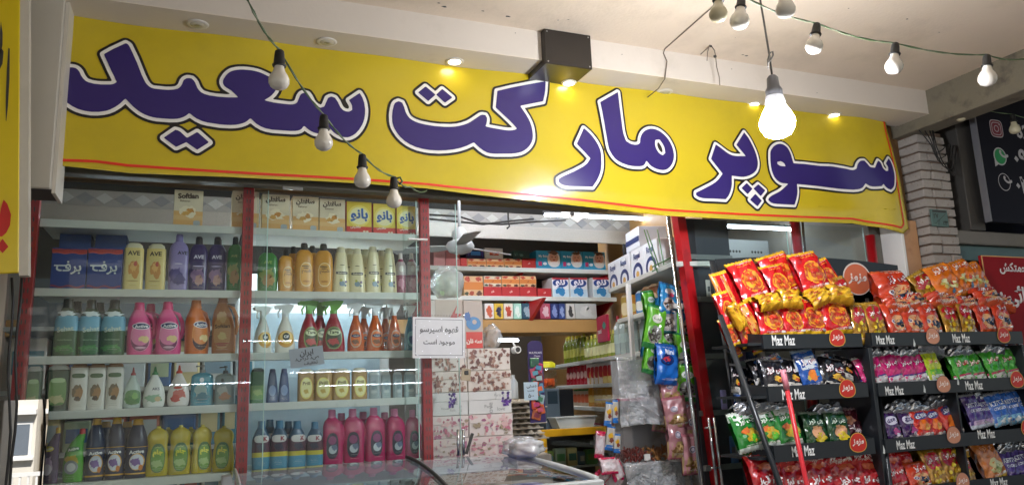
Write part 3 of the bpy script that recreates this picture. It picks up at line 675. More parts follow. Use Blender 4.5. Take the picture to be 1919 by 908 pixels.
# ---- outlines of containers -------------------------------------------------
def prof_pts(rows, n=4):
    """smooth (z, a, b, xo) rows"""
    out = []
    for i in range(len(rows)-1):
        p0 = rows[max(i-1, 0)]; p1 = rows[i]; p2 = rows[i+1]; p3 = rows[min(i+2, len(rows)-1)]
        for k in range(n):
            t = k/n; out.append(tuple(.5*((2*b)+(-a+c)*t+(2*a-5*b+4*c-d)*t*t+(-a+3*b-3*c+d)*t**3) for a, b, c, d in zip(p0, p1, p2, p3)))
    out.append(rows[-1]); return out
def body_fn(prof, n):
    zs = [p[0] for p in prof]
    def surf(x, z):
        z = min(max(z, zs[0]), zs[-1]); i = max(j for j in range(len(zs)) if zs[j] <= z+1e-9); i = min(i, len(zs)-2)
        t = (z-zs[i])/max(1e-9, zs[i+1]-zs[i]); a = prof[i][1]*(1-t)+prof[i+1][1]*t; b = prof[i][2]*(1-t)+prof[i+1][2]*t; xo = prof[i][3]*(1-t)+prof[i+1][3]*t
        q = min(.97, abs((x-xo)/max(a, 1e-6))); return -b*(1-q**n)**(1/n)
    return surf
SHAPES = {   # rows (z, half width, half depth, x offset) in units of height / width; ex = superellipse power; cap = kind
 'shampoo': dict(r=[(0,.44,.8,0),(.02,.48,.9,0),(.3,.5,1,0),(.6,.5,1,0),(.76,.45,.9,0),(.84,.30,.66,0),(.86,.22,.5,0)], ex=2.6, dep=.28, cap=(.86,1.0,.20,'round')),
 'flatbox': dict(r=[(0,.46,.85,0),(.02,.5,.95,0),(.5,.5,1,0),(.86,.49,.97,0),(.88,.46,.9,0)], ex=3.4, dep=.27, cap=(.88,1.0,.44,'wide')),
 'lotion': dict(r=[(0,.46,.9,0),(.03,.5,1,0),(.35,.46,.95,0),(.7,.36,.85,0),(.86,.30,.75,0),(.88,.28,.7,0)], ex=2.5, dep=.30, cap=(.88,1.0,.26,'round')),
 'jug': dict(r=[(0,.42,.85,0),(.03,.47,.95,0),(.25,.48,1,0),(.5,.44,1,-.04),(.68,.36,.85,-.08),(.8,.24,.6,-.1),(.88,.17,.5,-.08)], ex=2.5, dep=.30, cap=(.88,1.0,.19,'ribbed'), handle=1),
 'bleach': dict(r=[(0,.46,.92,0),(.02,.5,1,0),(.45,.5,1,0),(.5,.47,.95,0),(.53,.5,1,0),(.66,.47,.95,0),(.8,.36,.75,0),(.9,.24,.5,0),(.92,.2,.42,0)], ex=2.1, dep=.48, cap=(.92,1.0,.24,'ribbed')),
 'waist': dict(r=[(0,.46,.85,0),(.03,.51,1,0),(.3,.52,1,0),(.52,.46,.9,0),(.62,.44,.86,0),(.76,.49,.92,0),(.88,.40,.8,0),(.96,.13,.4,0)], ex=2.4, dep=.30, cap=(.96,1.0,.10,'round')),
 'pump': dict(r=[(0,.46,.9,0),(.03,.5,1,0),(.5,.5,1,0),(.66,.46,.95,0),(.76,.28,.6,0),(.78,.2,.45,0)], ex=2.5, dep=.30, cap=(.78,1.0,.14,'pump')),
 'drop': dict(r=[(0,.38,.8,0),(.04,.46,.95,0),(.25,.5,1,0),(.5,.40,.85,0),(.68,.24,.6,0),(.78,.14,.4,0),(.8,.12,.34,0)], ex=2.3, dep=.30, cap=(.8,1.0,.11,'cone')),
 'trigger': dict(r=[(0,.42,.85,0),(.03,.46,.95,0),(.25,.45,1,0),(.5,.32,.85,0),(.66,.18,.6,0),(.74,.14,.45,0)], ex=2.3, dep=.28, cap=(.74,1.0,.3,'trigger')),
 'duck': dict(r=[(0,.40,.8,.02),(.03,.44,.95,.02),(.3,.46,1,0),(.55,.40,.95,.02),(.72,.30,.8,.12),(.84,.2,.6,.26),(.9,.14,.45,.34)], ex=2.3, dep=.26, cap=(.9,1.0,.14,'round')),
 'round': dict(r=[(0,.46,.92,0),(.03,.5,1,0),(.6,.5,1,0),(.74,.42,.84,0),(.84,.2,.4,0),(.88,.17,.34,0)], ex=2.0, dep=.5, cap=(.88,1.0,.18,'ribbed')),
 'shoulder': dict(r=[(0,.46,.9,0),(.02,.5,1,0),(.55,.5,1,0),(.66,.47,.95,0),(.78,.33,.75,0),(.86,.2,.5,0)], ex=2.5, dep=.32, cap=(.86,1.0,.22,'ribbed')),
 'bigjug': dict(r=[(0,.47,.9,0),(.02,.51,1,0),(.5,.51,1,0),(.70,.48,.95,-.02),(.80,.34,.8,-.06),(.86,.17,.5,-.06)], ex=3.0, dep=.34, cap=(.86,1.0,.19,'ribbed'), handle=1),
 'tubby': dict(r=[(0,.46,.9,0),(.04,.5,1,0),(.6,.49,1,0),(.74,.44,.9,0),(.8,.2,.5,0)], ex=3.2, dep=.30, cap=(.8,1.0,.10,'pump')),
}
PROTO = {}
def container(key, shape, w, h, body, cap, prints=(), clear=False):
    """prototype of a bottle: returns list of (name, mesh) with the body's front at y = -depth"""
    if key in PROTO: return PROTO[key]
    S = SHAPES[shape]; D = w*S['dep'] if S['dep'] < .5 else w*.5
    prof = [(z*h, a*w, b*D, xo*w) for z, a, b, xo in prof_pts(S['r'])]
    bm_mat = glassy('clear_plastic_'+body, tuple(.55+.45*c for c in lin(body)), .08, .5, .08) if clear == 2 else (mat('gel_'+body, body, .12, coat=.5, trans=.35, var=.05) if clear else plastic(body))
    b = MB().lathe(prof, bm_mat, 22, S['ex']); parts = [('body', b)]
    if S.get('handle'):
        hp = [(.10*w, 0, .82*h), (.34*w, 0, .77*h), (.49*w, 0, .62*h), (.52*w, 0, .44*h), (.44*w, 0, .32*h)]
        parts.append(('handle', MB().tube(hp, [.055*w, .075*w, .08*w, .08*w, .09*w], bm_mat, 10)))
    z0, z1, cw, kind = S['cap']; cm = plastic(cap, .35); c = MB(); xo = S['r'][-1][3]*w; z0 *= h; z1 *= h; r = cw*w
    if kind == 'round': c.lathe([(z0-.001, r, r*.9), (z0+(z1-z0)*.8, r*.92, r*.85), (z1, r*.7, r*.6)], cm, 16, ctr=(xo, 0, 0))
    elif kind == 'wide': c.lathe([(z0, r, D*.9), (z0+(z1-z0)*.6, r*.95, D*.85), (z1, r*.6, D*.6)], cm, 18, 2.8)
    elif kind == 'ribbed':
        c.lathe([(z0, r, r), (z1-.004, r*.96, r*.96), (z1, r*.85, r*.85)], cm, 16, ctr=(xo, 0, 0)); c.lathe([(z0-.006, r*1.12, r*1.12), (z0, r*1.12, r*1.12)], cm, 16, ctr=(xo, 0, 0))
    elif kind == 'cone': c.lathe([(z0, r*1.3, r*1.3), (z0+(z1-z0)*.25, r*1.25, r*1.25), (z0+(z1-z0)*.35, r*.7, r*.7), (z1, r*.35, r*.35)], cm, 14)
    elif kind == 'pump':
        c.lathe([(z0, r*1.3, r*1.3), (z0+(z1-z0)*.4, r*1.3, r*1.3)], cm, 14); c.lathe([(z0+(z1-z0)*.4, r*.4, r*.4), (z0+(z1-z0)*.75, r*.4, r*.4)], cm, 10)
        c.lathe([(z0+(z1-z0)*.75, r*1.0, r*1.0), (z1, r*.8, r*.8)], cm, 14); c.tube([(0, 0, z0+(z1-z0)*.85), (-w*.3, -.004, z0+(z1-z0)*.82)], r*.35, cm, 8)
    elif kind == 'trigger':
        q = .5*w; dz = z1-z0
        c.lathe([(z0, .16*w, .16*w), (z0+dz*.25, .15*w, .15*w)], cm, 14)
        c.prism([(-.12*w, z0+dz*.25), (.14*w, z0+dz*.25), (.30*w, z0+dz*.55), (.42*w, z0+dz*.95), (.1*w, z1), (-.42*w, z0+dz*.92), (-.5*w, z0+dz*.85), (-.48*w, z0+dz*.62), (-.14*w, z0+dz*.6)], -.09*w, .09*w, cm)
        c.tube([(-.22*w, 0, z0+dz*.6), (-.34*w, 0, z0+dz*.3), (-.30*w, 0, z0-dz*.05)], [.04*w, .045*w, .03*w], cm, 8)
    parts.append(('trigger_head' if kind == 'trigger' else 'pump' if kind == 'pump' else 'cap', c))
    sf = body_fn(prof, S['ex']); lab = MB()
    for i, p in enumerate(prints):
        t = p[0]; e = .0009+.0004*i
        if t == 'ell': print_shape(lab, ell(p[1]*w, p[2]*h, p[3]*w, p[4]*h, 22, 0, p[6] if len(p) > 6 else 2.0), ink(p[5]), sf, e)
        elif t == 'txt': print_text(lab, p[1], p[2]*w, p[3]*h, p[4]*w, ink(p[5]), sf, p[6] if len(p) > 6 else .02, eps=e, rot=p[7] if len(p) > 7 else 0)
        elif t == 'splat': print_shape(lab, splat(p[1]*w, p[2]*h, p[3]*w, p[4]*h, p[6], 18, .35), ink(p[5]), sf, e)
        elif t == 'band':
            pr = prof_pts([(z, a, b_, xo_) for z, a, b_, xo_ in S['r']]); zz = [z for z, *_ in pr]
            rows = []
            for j in range(7):
                z = (p[1]+(p[2]-p[1])*j/6); a = np.interp(z, zz, [q[1] for q in pr]); b_ = np.interp(z, zz, [q[2] for q in pr]); xo_ = np.interp(z, zz, [q[3] for q in pr])
                rows.append((z*h, a*w+e*.6, b_*D+e*.6, xo_*w))
            lab.lathe(rows, ink(p[3]), 22, S['ex'], cap=False)
    rf = random.Random(len(key)*13+ord(key[0])); e = .0009+.0004*len(prints)
    for zz in ([.075, .11, .145] if shape not in ('round', 'drop') else [.09]):
        print_text(lab, rf.choice(['net 900 ml moisturising formula', 'for all fabrics keep cool and dry', 'with natural extract soft care', 'shake well before every use']), rf.uniform(-.04, .04)*w, zz*h, rf.uniform(.34, .5)*w, ink(rf.choice(['#e8e4da', '#d8d4c8', '#2c2a30'])), sf, .0, eps=e)
    if lab.v: parts.append(('label', lab))
    PROTO[key] = ([(n, b_.build(n, mesh_only=True)) for n, b_ in parts], D); return PROTO[key]
def put(protos, name, label, cat, loc, group=None, rz=0, sc3=(1, 1, 1), rot=None):
    t = thing(name, label, cat, loc, rz, group, rot); t.scale = sc3
    for n, me in protos: link(n, me, t)
    return t
# ---- product designs ---------------------------------------------------------
def P(*a): return a
DES = {
 'ave_yellow': ('shampoo_bottle', 'shampoo', 'flatbox', '#e2cf86', '#d8d2b4', [P('txt','AVE',0,.78,.62,'#3a2c26',.03), P('splat',.05,.45,.28,.17,'#c98a30',3), P('splat',.0,.50,.16,.10,'#e6b25c',5), P('splat',.1,.56,.10,.05,'#b8432e',8), P('ell',0,.2,.3,.012,'#b39a52')]),
 'ave_lilac': ('shampoo_bottle', 'shampoo', 'shampoo', '#8f83b8', '#7d74a5', [P('txt','AVE',.18,.66,.5,'#241f38',.03), P('splat',-.1,.27,.3,.14,'#5e5392',4), P('splat',.1,.2,.26,.1,'#4b427d',6), P('ell',0,.47,.2,.008,'#d9d4ea')]),
 'ave_purple': ('shampoo_bottle', 'shampoo', 'shampoo', '#35265f', '#15131a', [P('txt','AVE',0,.62,.55,'#d8d3e6',.03), P('splat',0,.27,.34,.15,'#8a6a94',4), P('splat',.05,.2,.22,.1,'#b58b86',9), P('ell',0,.45,.3,.008,'#b9aee0')]),
 'ave_green': ('shampoo_bottle', 'shampoo', 'shampoo', '#2d7a2c', '#17201a', [P('splat',0,.35,.36,.17,'#8b9b45',4), P('splat',.05,.25,.3,.14,'#a98344',9), P('txt','AVE',0,.64,.4,'#9db85c',.02)]),
 'gold': ('shampoo_bottle', 'shampoo', 'shampoo', '#c98d2c', '#2a241f', [P('ell',.05,.36,.34,.24,'#ecd9a4',2.6), P('ell',.05,.36,.32,.225,'#d7a044',2.6), P('txt','شبنم',.05,.42,.5,'#6c4a2c',.03), P('ell',.0,.52,.22,.012,'#3c2a20'), P('ell',.02,.48,.16,.010,'#3c2a20'), P('ell',.05,.22,.2,.02,'#b67822')]),
 'cream_lotion': ('lotion_bottle', 'lotion', 'lotion', '#d9cfa6', '#cfc8a8', [P('ell',0,.43,.34,.03,'#4c4a48',6), P('txt','Shabnam',0,.43,.5,'#e3dcc4',.01), P('ell',.0,.2,.16,.06,'#7d93a3'), P('ell',.22,.24,.07,.03,'#6d5d78'), P('ell',.2,.16,.06,.025,'#4f6a86'), P('ell',-.06,.27,.07,.03,'#a9ad4d'), P('ell',0,.6,.14,.008,'#5a5648')]),
 'pink_roll': ('deodorant', 'deodorant', 'round', '#8c3454', '#c9c4bd', [P('band',.45,.78,'#b3a7a4'), P('ell',0,.6,.2,.08,'#d8d4cc'), P('splat',0,.25,.3,.12,'#c07a92',3)]),
 'sehat': ('herbal_shampoo', 'shampoo', 'shoulder', '#1a3d22', '#12201a', [P('band',.42,.70,'#79b3cf'), P('band',.02,.44,'#1f5226'), P('splat',0,.74,.34,.05,'#d3dfe2',2), P('txt','Sehat',0,.47,.7,'#cfe0d4',.03,.12), P('txt','Herbal Shampoo',0,.28,.6,'#a8c9a4',.01), P('splat',0,.13,.4,.07,'#3f8a3a',4), P('splat',.1,.09,.3,.05,'#2c6c2c',7)]),
 'active_pink': ('softener_jug', 'fabric softener', 'jug', '#e0508f', '#e0357a', [P('ell',-.02,.35,.36,.28,'#e993b6',2.3), P('ell',-.03,.28,.33,.20,'#7c2057',2.2), P('ell',-.03,.36,.34,.18,'#e17aa8',2.2), P('ell',-.02,.54,.33,.065,'#e8e2ea'), P('ell',-.02,.54,.30,.052,'#26305f'), P('txt','Active',-.02,.54,.5,'#f3f1f3',.03,.06), P('splat',.1,.3,.2,.06,'#e7c88c',3), P('ell',-.02,.14,.2,.02,'#d9a3bd')]),
 'active_orange': ('softener_jug', 'fabric softener', 'jug', '#cf6a1d', '#cf7128', [P('ell',-.02,.35,.36,.28,'#e59a4b',2.3), P('ell',-.03,.28,.33,.20,'#4c2420',2.2), P('ell',-.03,.36,.34,.18,'#dc8231',2.2), P('ell',-.02,.54,.33,.065,'#e8e2ea'), P('ell',-.02,.54,.30,.052,'#26305f'), P('txt','Active',-.02,.54,.5,'#f3f1f3',.03,.06), P('splat',.1,.3,.2,.06,'#f0d69a',3)]),
 'soft_brown': ('softener_jug', 'fabric softener', 'jug', '#b3713a', '#9a5c2c', [P('ell',-.03,.36,.34,.28,'#c79257',2.4), P('txt','Softlan',-.03,.46,.6,'#3c2a25',.02,.05), P('splat',-.05,.62,.2,.09,'#d8b27c',3), P('splat',-.02,.3,.2,.06,'#d9c07a',8), P('ell',-.03,.17,.3,.012,'#b3352a'), P('ell',-.03,.14,.2,.010,'#b3352a')]),
 'cif': ('cleaner_spray', 'spray cleaner', 'trigger', '#dcdbd2', '#cfd6d6', [P('ell',0,.28,.36,.17,'#d49b2c',2.2), P('ell',.02,.31,.30,.13,'#e9c469'), P('ell',0,.33,.17,.08,'#1d2a26'), P('txt','Cif',0,.33,.22,'#f2f2ea',.03)]),
 'pome': ('cleaner_spray', 'spray cleaner', 'trigger', '#9c1428', '#5aa832', [P('ell',.02,.27,.34,.22,'#7c8a4e',2.2), P('ell',.02,.27,.29,.19,'#3d4a26',2.2), P('ell',.02,.37,.26,.06,'#c9cfa4'), P('txt','Tage',.02,.37,.4,'#33402a',.03), P('splat',.02,.2,.22,.07,'#b8423c',4)]),
 'orange_spray': ('cleaner_spray', 'spray cleaner', 'trigger', '#d9611a', '#d7dce0', [P('ell',0,.26,.30,.18,'#c8a58c',2.4), P('ell',0,.26,.26,.15,'#e06d1d',2.4), P('ell',0,.32,.24,.035,'#2b2f58'), P('txt','شیشه',0,.32,.3,'#e8e4e0',.02), P('splat',0,.2,.18,.05,'#7d4c2a',4)], 1),
 'blue_spray': ('cleaner_spray', 'spray cleaner', 'trigger', '#2b93b8', '#d0dde2', [P('ell',0,.26,.28,.17,'#8fc7d8',2.4), P('splat',0,.24,.18,.1,'#2a5f92',4)], 1),
 'green_wash': ('hand_wash', 'hand wash', 'flatbox', '#23402b', '#d5d9d5', [P('ell',0,.42,.36,.30,'#6c9452',4), P('splat',0,.25,.3,.10,'#b7b584',4), P('ell',0,.66,.3,.05,'#a9c793',3)]),
 'white_sham': ('shampoo_bottle', 'shampoo', 'flatbox', '#d9d8d2', '#8f6239', [P('ell',.0,.72,.38,.05,'#4b6a47',3), P('splat',.0,.38,.30,.16,'#7c6a50',3), P('splat',.05,.35,.22,.12,'#a97f52',5), P('splat',0,.24,.18,.05,'#4a3a2c',9)]),
 'green_pump': ('soap_pump', 'hand soap', 'drop', '#b8c7c0', '#a53a3e', [P('ell',0,.26,.42,.18,'#5f8d58',3), P('splat',0,.2,.38,.12,'#3f7a3c',4), P('splat',.1,.3,.2,.08,'#7fae5f',8)]),
 'dish_green': ('dish_soap', 'dish soap', 'drop', '#dfe2df', '#1f8d4e', [P('txt','AKS',.05,.45,.34,'#2f3d58',.02), P('splat',0,.22,.36,.10,'#8fb49a',4), P('ell',.15,.2,.14,.06,'#c9b48c')]),
 'dish_red': ('dish_soap', 'dish soap', 'drop', '#e2dcda', '#d83a26', [P('splat',.1,.3,.26,.12,'#c86a62',4), P('splat',-.1,.2,.24,.09,'#c4453e',8), P('ell',0,.45,.2,.03,'#d24a35')]),
 'blue_soap': ('soap_pump', 'hand soap', 'tubby', '#3fa3bd', '#8d8f90', [P('splat',-.05,.35,.26,.2,'#8fa7a4',4), P('splat',0,.2,.3,.1,'#2d6f83',6), P('ell',-.05,.62,.1,.06,'#d4dde0')], 1),
 'grey_soap': ('soap_pump', 'hand soap', 'tubby', '#9fb0b2', '#4b4d4e', [P('splat',0,.35,.26,.14,'#cfd6d4',4), P('splat',.1,.2,.26,.1,'#d4a184',6), P('ell',-.05,.62,.08,.05,'#6c6f70')]),
 'green_jar': ('herbal_bottle', 'bottle', 'flatbox', '#2c6a2f', '#17321b', [P('band',.1,.5,'#6f9a4c'), P('splat',0,.3,.3,.1,'#a2b667',4)]),
 'violet': ('violet_bottle', 'bottle', 'lotion', '#5a6c9a', '#39446b', [P('ell',0,.35,.3,.16,'#7f93ba')], 1),
 'prill': ('dish_liquid', 'dish liquid', 'flatbox', '#c9a063', '#d8cfb8', [P('ell',0,.4,.38,.34,'#e0cf6a',2.2), P('ell',0,.4,.33,.3,'#e6dfa0',2.2), P('txt','Prill',0,.55,.45,'#6b5a33',.02), P('splat',0,.3,.14,.08,'#c5a94f',4)], 1),
 'clear_box': ('cream_tube', 'cream', 'flatbox', '#aab7ba', '#c4cccc', [P('splat',0,.5,.28,.2,'#8b9ea3',4), P('ell',0,.25,.3,.06,'#c8cfcf')]),
 'toilet_purple': ('toilet_cleaner', 'toilet cleaner', 'duck', '#463056', '#c8a020', [P('ell',0,.62,.30,.05,'#d9cf4a'), P('txt','Active',0,.62,.5,'#ece8ee',.03,.2), P('splat',0,.35,.32,.14,'#a58fb0',4), P('ell',.02,.25,.26,.1,'#cfc6d3')]),
 'toilet_green': ('toilet_cleaner', 'toilet cleaner', 'duck', '#4fa52a', '#b72e22', [P('ell',.05,.62,.3,.05,'#2f7d33'), P('txt','Active',.05,.62,.5,'#f2f4ec',.03,.2), P('splat',.02,.42,.3,.09,'#c9b24a',4), P('ell',0,.28,.32,.13,'#8d979c'), P('ell',.02,.28,.2,.08,'#dde2e2')]),
 'bleach_blue': ('bleach_bottle', 'bleach', 'bleach', '#14213f', '#dba51c', [P('band',.08,.52,'#1a2547'), P('band',.50,.525,'#d9a52a'), P('band',.06,.085,'#d9a52a'), P('txt','Active',-.02,.44,.7,'#eef0f2',.03,.06), P('ell',.02,.27,.36,.145,'#d5a23a'), P('ell',.0,.27,.33,.13,'#d4d7e2'), P('splat',-.03,.27,.22,.07,'#7b5ba0',4), P('ell',.2,.17,.1,.05,'#cf7a24')]),
 'jam_yellow': ('dish_liquid', 'dish liquid', 'waist', '#dcc624', '#d0bf38', [P('ell',.03,.36,.33,.29,'#39692c',2.6), P('ell',.03,.34,.29,.25,'#6d9a3a',2.6), P('txt','جام',.03,.46,.45,'#e9e24a',.05), P('splat',.03,.25,.24,.08,'#a4bf7c',4), P('txt','صدفین',.03,.58,.3,'#d8dc8a',.02)], 1),
 'kblue': ('laundry_liquid', 'laundry liquid', 'shoulder', '#1f4a66', '#2d6a8c', [P('band',.0,.24,'#4a8ba8'), P('band',.24,.34,'#c9b92c'), P('band',.34,.62,'#4f2036'), P('ell',0,.62,.42,.08,'#c9c6c4',3), P('txt','K',.2,.62,.26,'#8a1e30',.06), P('splat',0,.45,.24,.08,'#2a2440',4)]),
 'pink_big': ('laundry_gel_jug', 'laundry gel', 'bigjug', '#d3246c', '#e07fa8', [P('ell',-.02,.33,.30,.24,'#231d33',2.6), P('ell',-.02,.43,.2,.08,'#8a3a6a'), P('ell',0,.26,.2,.08,'#b9c0c8'), P('splat',.1,.3,.14,.06,'#5d6b86',4)], 1),
}
COLN = {}
def row(des, xs, y, si, bay, desc, back=False, dz=0, yf=None):
    """xs: (left, right) pixel pairs seen at the front line; y: pixel of the top"""
    name, cat, shape, c1, c2, pr = DES[des][:6]; clear = DES[des][6] if len(DES[des]) > 6 else False
    n = len(xs)
    for i, (u0, u1) in enumerate(xs):
        yy = y[i] if isinstance(y, (list, tuple)) else y; Y_ = yf or YF
        a, b_ = atY(u0, 600, Y_), atY(u1, 600, Y_); t = atY((u0+u1)/2, yy, Y_+.02); w, h = b_.x-a.x, t.z-SZ[si]
        pro, D = container('%s_%.3f_%.2f' % (des, round(w/.008)*.008, round(h/.012)*.012), shape, w, h, c1, c2, pr, clear)
        lab = '%s, %s, %s' % (desc, SN[si], BN[bay])
        o = ordinal(i, n)
        if o: lab += ', '+o
        r_ = random.Random(int(u0)); put(pro, name, lab, cat, ((a.x+b_.x)/2, Y_+D+r_.uniform(0, .012), SZ[si]+.0005), group=desc.split(' on ')[0]+'s' if n > 1 else None, rz=r_.gauss(0, .16), sc3=(1.04, 1.0, 1+r_.uniform(-.02, .015)))
row('ave_yellow', [(225,262),(268,305)], 456, 1, 0, 'pale yellow shampoo bottle with AVE print')
row('ave_lilac', [(311,348)], 437, 1, 0, 'tall lilac shampoo bottle')
row('ave_purple', [(350,385),(386,420)], 443, 1, 0, 'dark purple shampoo bottle with black cap')
row('ave_green', [(423,452)], 445, 1, 0, 'green shampoo bottle with gold flowers beside the red post')
row('ave_green', [(482,519)], 462, 1, 1, 'green shampoo bottle with gold flowers')
row('gold', [(520,550),(552,587),(589,624)], [467,456,457], 1, 1, 'golden shampoo bottle with dark cap')
row('cream_lotion', [(624,656),(656,686),(687,716),(717,747)], 463, 1, 1, 'cream tapered lotion bottle')
row('pink_roll', [(745,764),(765,785)], 475, 1, 1, 'small maroon roll-on bottle')
row('sehat', [(102,146),(147,189),(190,234)], 560, 2, 0, 'green and sky blue herbal shampoo with pump')
row('active_pink', [(238,288),(293,341)], 564, 2, 0, 'pink softener jug with Active label')
row('active_orange', [(345,395)], 560, 2, 0, 'orange softener jug with Active label')
row('soft_brown', [(398,444)], 550, 2, 0, 'amber brown softener jug')
row('cif', [(474,513),(516,556)], [572,570], 2, 1, 'white cleaner bottle with amber label')
row('pome', [(560,602),(605,649)], [560,562], 2, 1, 'crimson cleaner with lime green trigger')
row('orange_spray', [(652,685),(688,724),(727,756)], 568, 2, 1, 'orange glass cleaner with clear trigger')
row('blue_spray', [(758,784)], 572, 2, 1, 'blue glass cleaner beside the orange ones')
row('green_wash', [(57,87),(94,137)], [686,683], 3, 0, 'dark green hand wash with white cap')
row('white_sham', [(139,171),(173,204),(206,238)], 680, 3, 0, 'white shampoo bottle with brown cap')
row('green_pump', [(238,271)], 686, 3, 0, 'clear bottle with green leaf label')
row('dish_green', [(275,315)], 686, 3, 0, 'white teardrop dish soap with green cap')
row('dish_red', [(320,360)], 683, 3, 0, 'white teardrop dish soap with red cap')
row('blue_soap', [(363,404)], 682, 3, 0, 'aqua blue hand soap with pump')
row('grey_soap', [(408,445)], 684, 3, 0, 'grey hand soap with pump')
row('green_jar', [(473,499)], 688, 3, 1, 'small green herbal bottle')
row('violet', [(503,524),(526,545)], 690, 3, 1, 'slate blue slim bottle')
row('prill', [(561,590),(593,625),(627,657),(661,690)], 690, 3, 1, 'amber dish liquid with oval yellow label')
row('clear_box', [(693,712),(715,732),(736,754),(758,778)], 696, 3, 1, 'pale grey tube of cream')
row('toilet_purple', [(95,130)], 800, 4, 0, 'dark purple toilet cleaner leaning sideways')
row('toilet_green', [(133,174)], 803, 4, 0, 'lime green toilet cleaner with bent neck')
row('bleach_blue', [(175,209),(211,247),(249,287)], 784, 4, 0, 'navy bleach bottle with yellow cap')
row('jam_yellow', [(287,326),(328,367),(369,406),(408,446)], 796, 4, 0, 'yellow waisted dish liquid')
row('kblue', [(480,511),(514,543),(545,577),(579,608)], 788, 4, 1, 'blue laundry liquid with yellow stripe')
row('pink_big', [(610,645),(648,684),(687,722),(725,759),(761,788)], 766, 4, 1, 'magenta laundry gel jug')
# second ranks standing behind
def back(des, us, ytop, si, bay, desc, dY=.15):
    row(des, us, ytop, si, bay, 'rear '+desc, yf=YF+dY)
back('ave_purple', [(352,384),(390,420)], 443, 1, 0, 'dark purple shampoo bottle')
back('gold', [(535,562),(570,600)], 462, 1, 1, 'golden shampoo bottle')
back('active_pink', [(262,306)], 568, 2, 0, 'pink softener jug'); back('sehat', [(122,160),(166,204)], 565, 2, 0, 'green herbal shampoo')
back('orange_spray', [(668,700),(708,740)], 574, 2, 1, 'orange glass cleaner'); back('pome', [(582,620)], 566, 2, 1, 'crimson cleaner')
back('pink_big', [(628,662),(668,702),(708,740)], 772, 4, 1, 'magenta laundry gel jug'); back('kblue', [(496,526),(530,560)], 790, 4, 1, 'blue laundry liquid')
back('jam_yellow', [(306,342),(348,384)], 800, 4, 0, 'yellow waisted dish liquid'); back('bleach_blue', [(192,226),(230,266)], 790, 4, 0, 'navy bleach bottle')
back('cream_lotion', [(640,670),(672,702),(704,732)], 466, 1, 1, 'cream tapered lotion bottle')
back('white_sham', [(156,186),(190,220)], 684, 3, 0, 'white shampoo bottle'); back('prill', [(576,606),(612,640)], 694, 3, 1, 'amber dish liquid')
# ---- cartons -------------------------------------------------------------------
def carton(u0, u1, yt, si, depth_, face, side, prints, name, label, cat, group=None, rz=0, yf=None, z0=None, dx=0):
    Y_ = yf or YF; a, b_ = atY(u0, 600, Y_), atY(u1, 600, Y_); z0 = SZ[si] if z0 is None else z0; t = atY((u0+u1)/2, yt, Y_).z; w = b_.x-a.x; h = t-z0
    th = thing(name, label, cat, ((a.x+b_.x)/2, Y_, z0+.0005), rz, group)
    b = MB().box((-w/2, 0, 0), (w/2, depth_, h), card(side), bev=.0015); b.box((-w/2+.001, -.0006, .001), (w/2-.001, .0002, h-.001), card(face)); b.build('box', th)
    g = MB(); f0 = flat(-.0008)
    for i, p in enumerate(prints):
        e = .0004*(i+1)
        if p[0] == 'ell': print_shape(g, ell(p[1]*w, p[2]*h, p[3]*w, p[4]*h, 22, 0, p[6] if len(p) > 6 else 2), ink(p[5]), f0, e)
        elif p[0] == 'rect': print_shape(g, rect(p[1]*w, p[2]*h, p[3]*w, p[4]*h, 2), ink(p[5]), f0, e)
        elif p[0] == 'txt': print_text(g, p[1], p[2]*w, p[3]*h, p[4]*w, ink(p[5]), f0, p[6] if len(p) > 6 else .02, eps=e, rot=p[7] if len(p) > 7 else 0)
        elif p[0] == 'splat': print_shape(g, splat(p[1]*w, p[2]*h, p[3]*w, p[4]*h, p[6], 18, .4), ink(p[5]), f0, e)
        elif p[0] == 'wave':
            n = 24; pts = [((-.48+.96*i_/n)*w, (p[1]+p[2]*math.sin(i_*.55+p[4]))*h) for i_ in range(n+1)]; pts = [(x, z-p[3]*h) for x, z in pts]+[(x, z+p[3]*h) for x, z in reversed(pts)]
            g.add([(x, -.0008-e, z) for x, z in pts], [(i_, i_+1, 2*n-i_, 2*n+1-i_) for i_ in range(n)], ink(p[5]))
    if g.v: g.build('print', th)
    return th, w, h
softP = lambda word, s1: [P('rect',-.5,0,.5,.42,'#dfae6a'), P('rect',-.5,.18,.5,.3,'#e3bb7e'), P('txt',word,-.02,.84,.72,'#4b3a30',.05,.05), P('txt','Baharan',-.12,.70,.34,'#6a5648',.01), P('splat',.0,.42,.30,.15,'#efe3c4',s1), P('splat',.08,.44,.12,.07,'#c98c3c',s1+1), P('splat',-.1,.36,.14,.06,'#d3a24e',s1+2), P('ell',.30,.1,.12,.07,'#a9b3b8',3)]
carton(316, 372, 356, 0, .09, '#dcd0b4', '#c9b58c', softP('Softlan', 3), 'washing_powder_box', 'Softlan washing powder box standing alone on the top shelf, left bay', 'box')
for i, (u0, u1, yt) in enumerate([(428,480,358),(486,539,364),(545,595,368),(597,646,373)]):
    carton(u0, u1, yt, 0, .09, '#dcd0b4', '#c9b58c', softP('سافتلن', 5+i), 'washing_powder_box', 'cream powder box with Persian lettering, top shelf, '+['cut across by the red post','just right of the red post','third from left of four','next to the yellow boxes'][i], 'box', 'cream powder boxes on the top shelf')
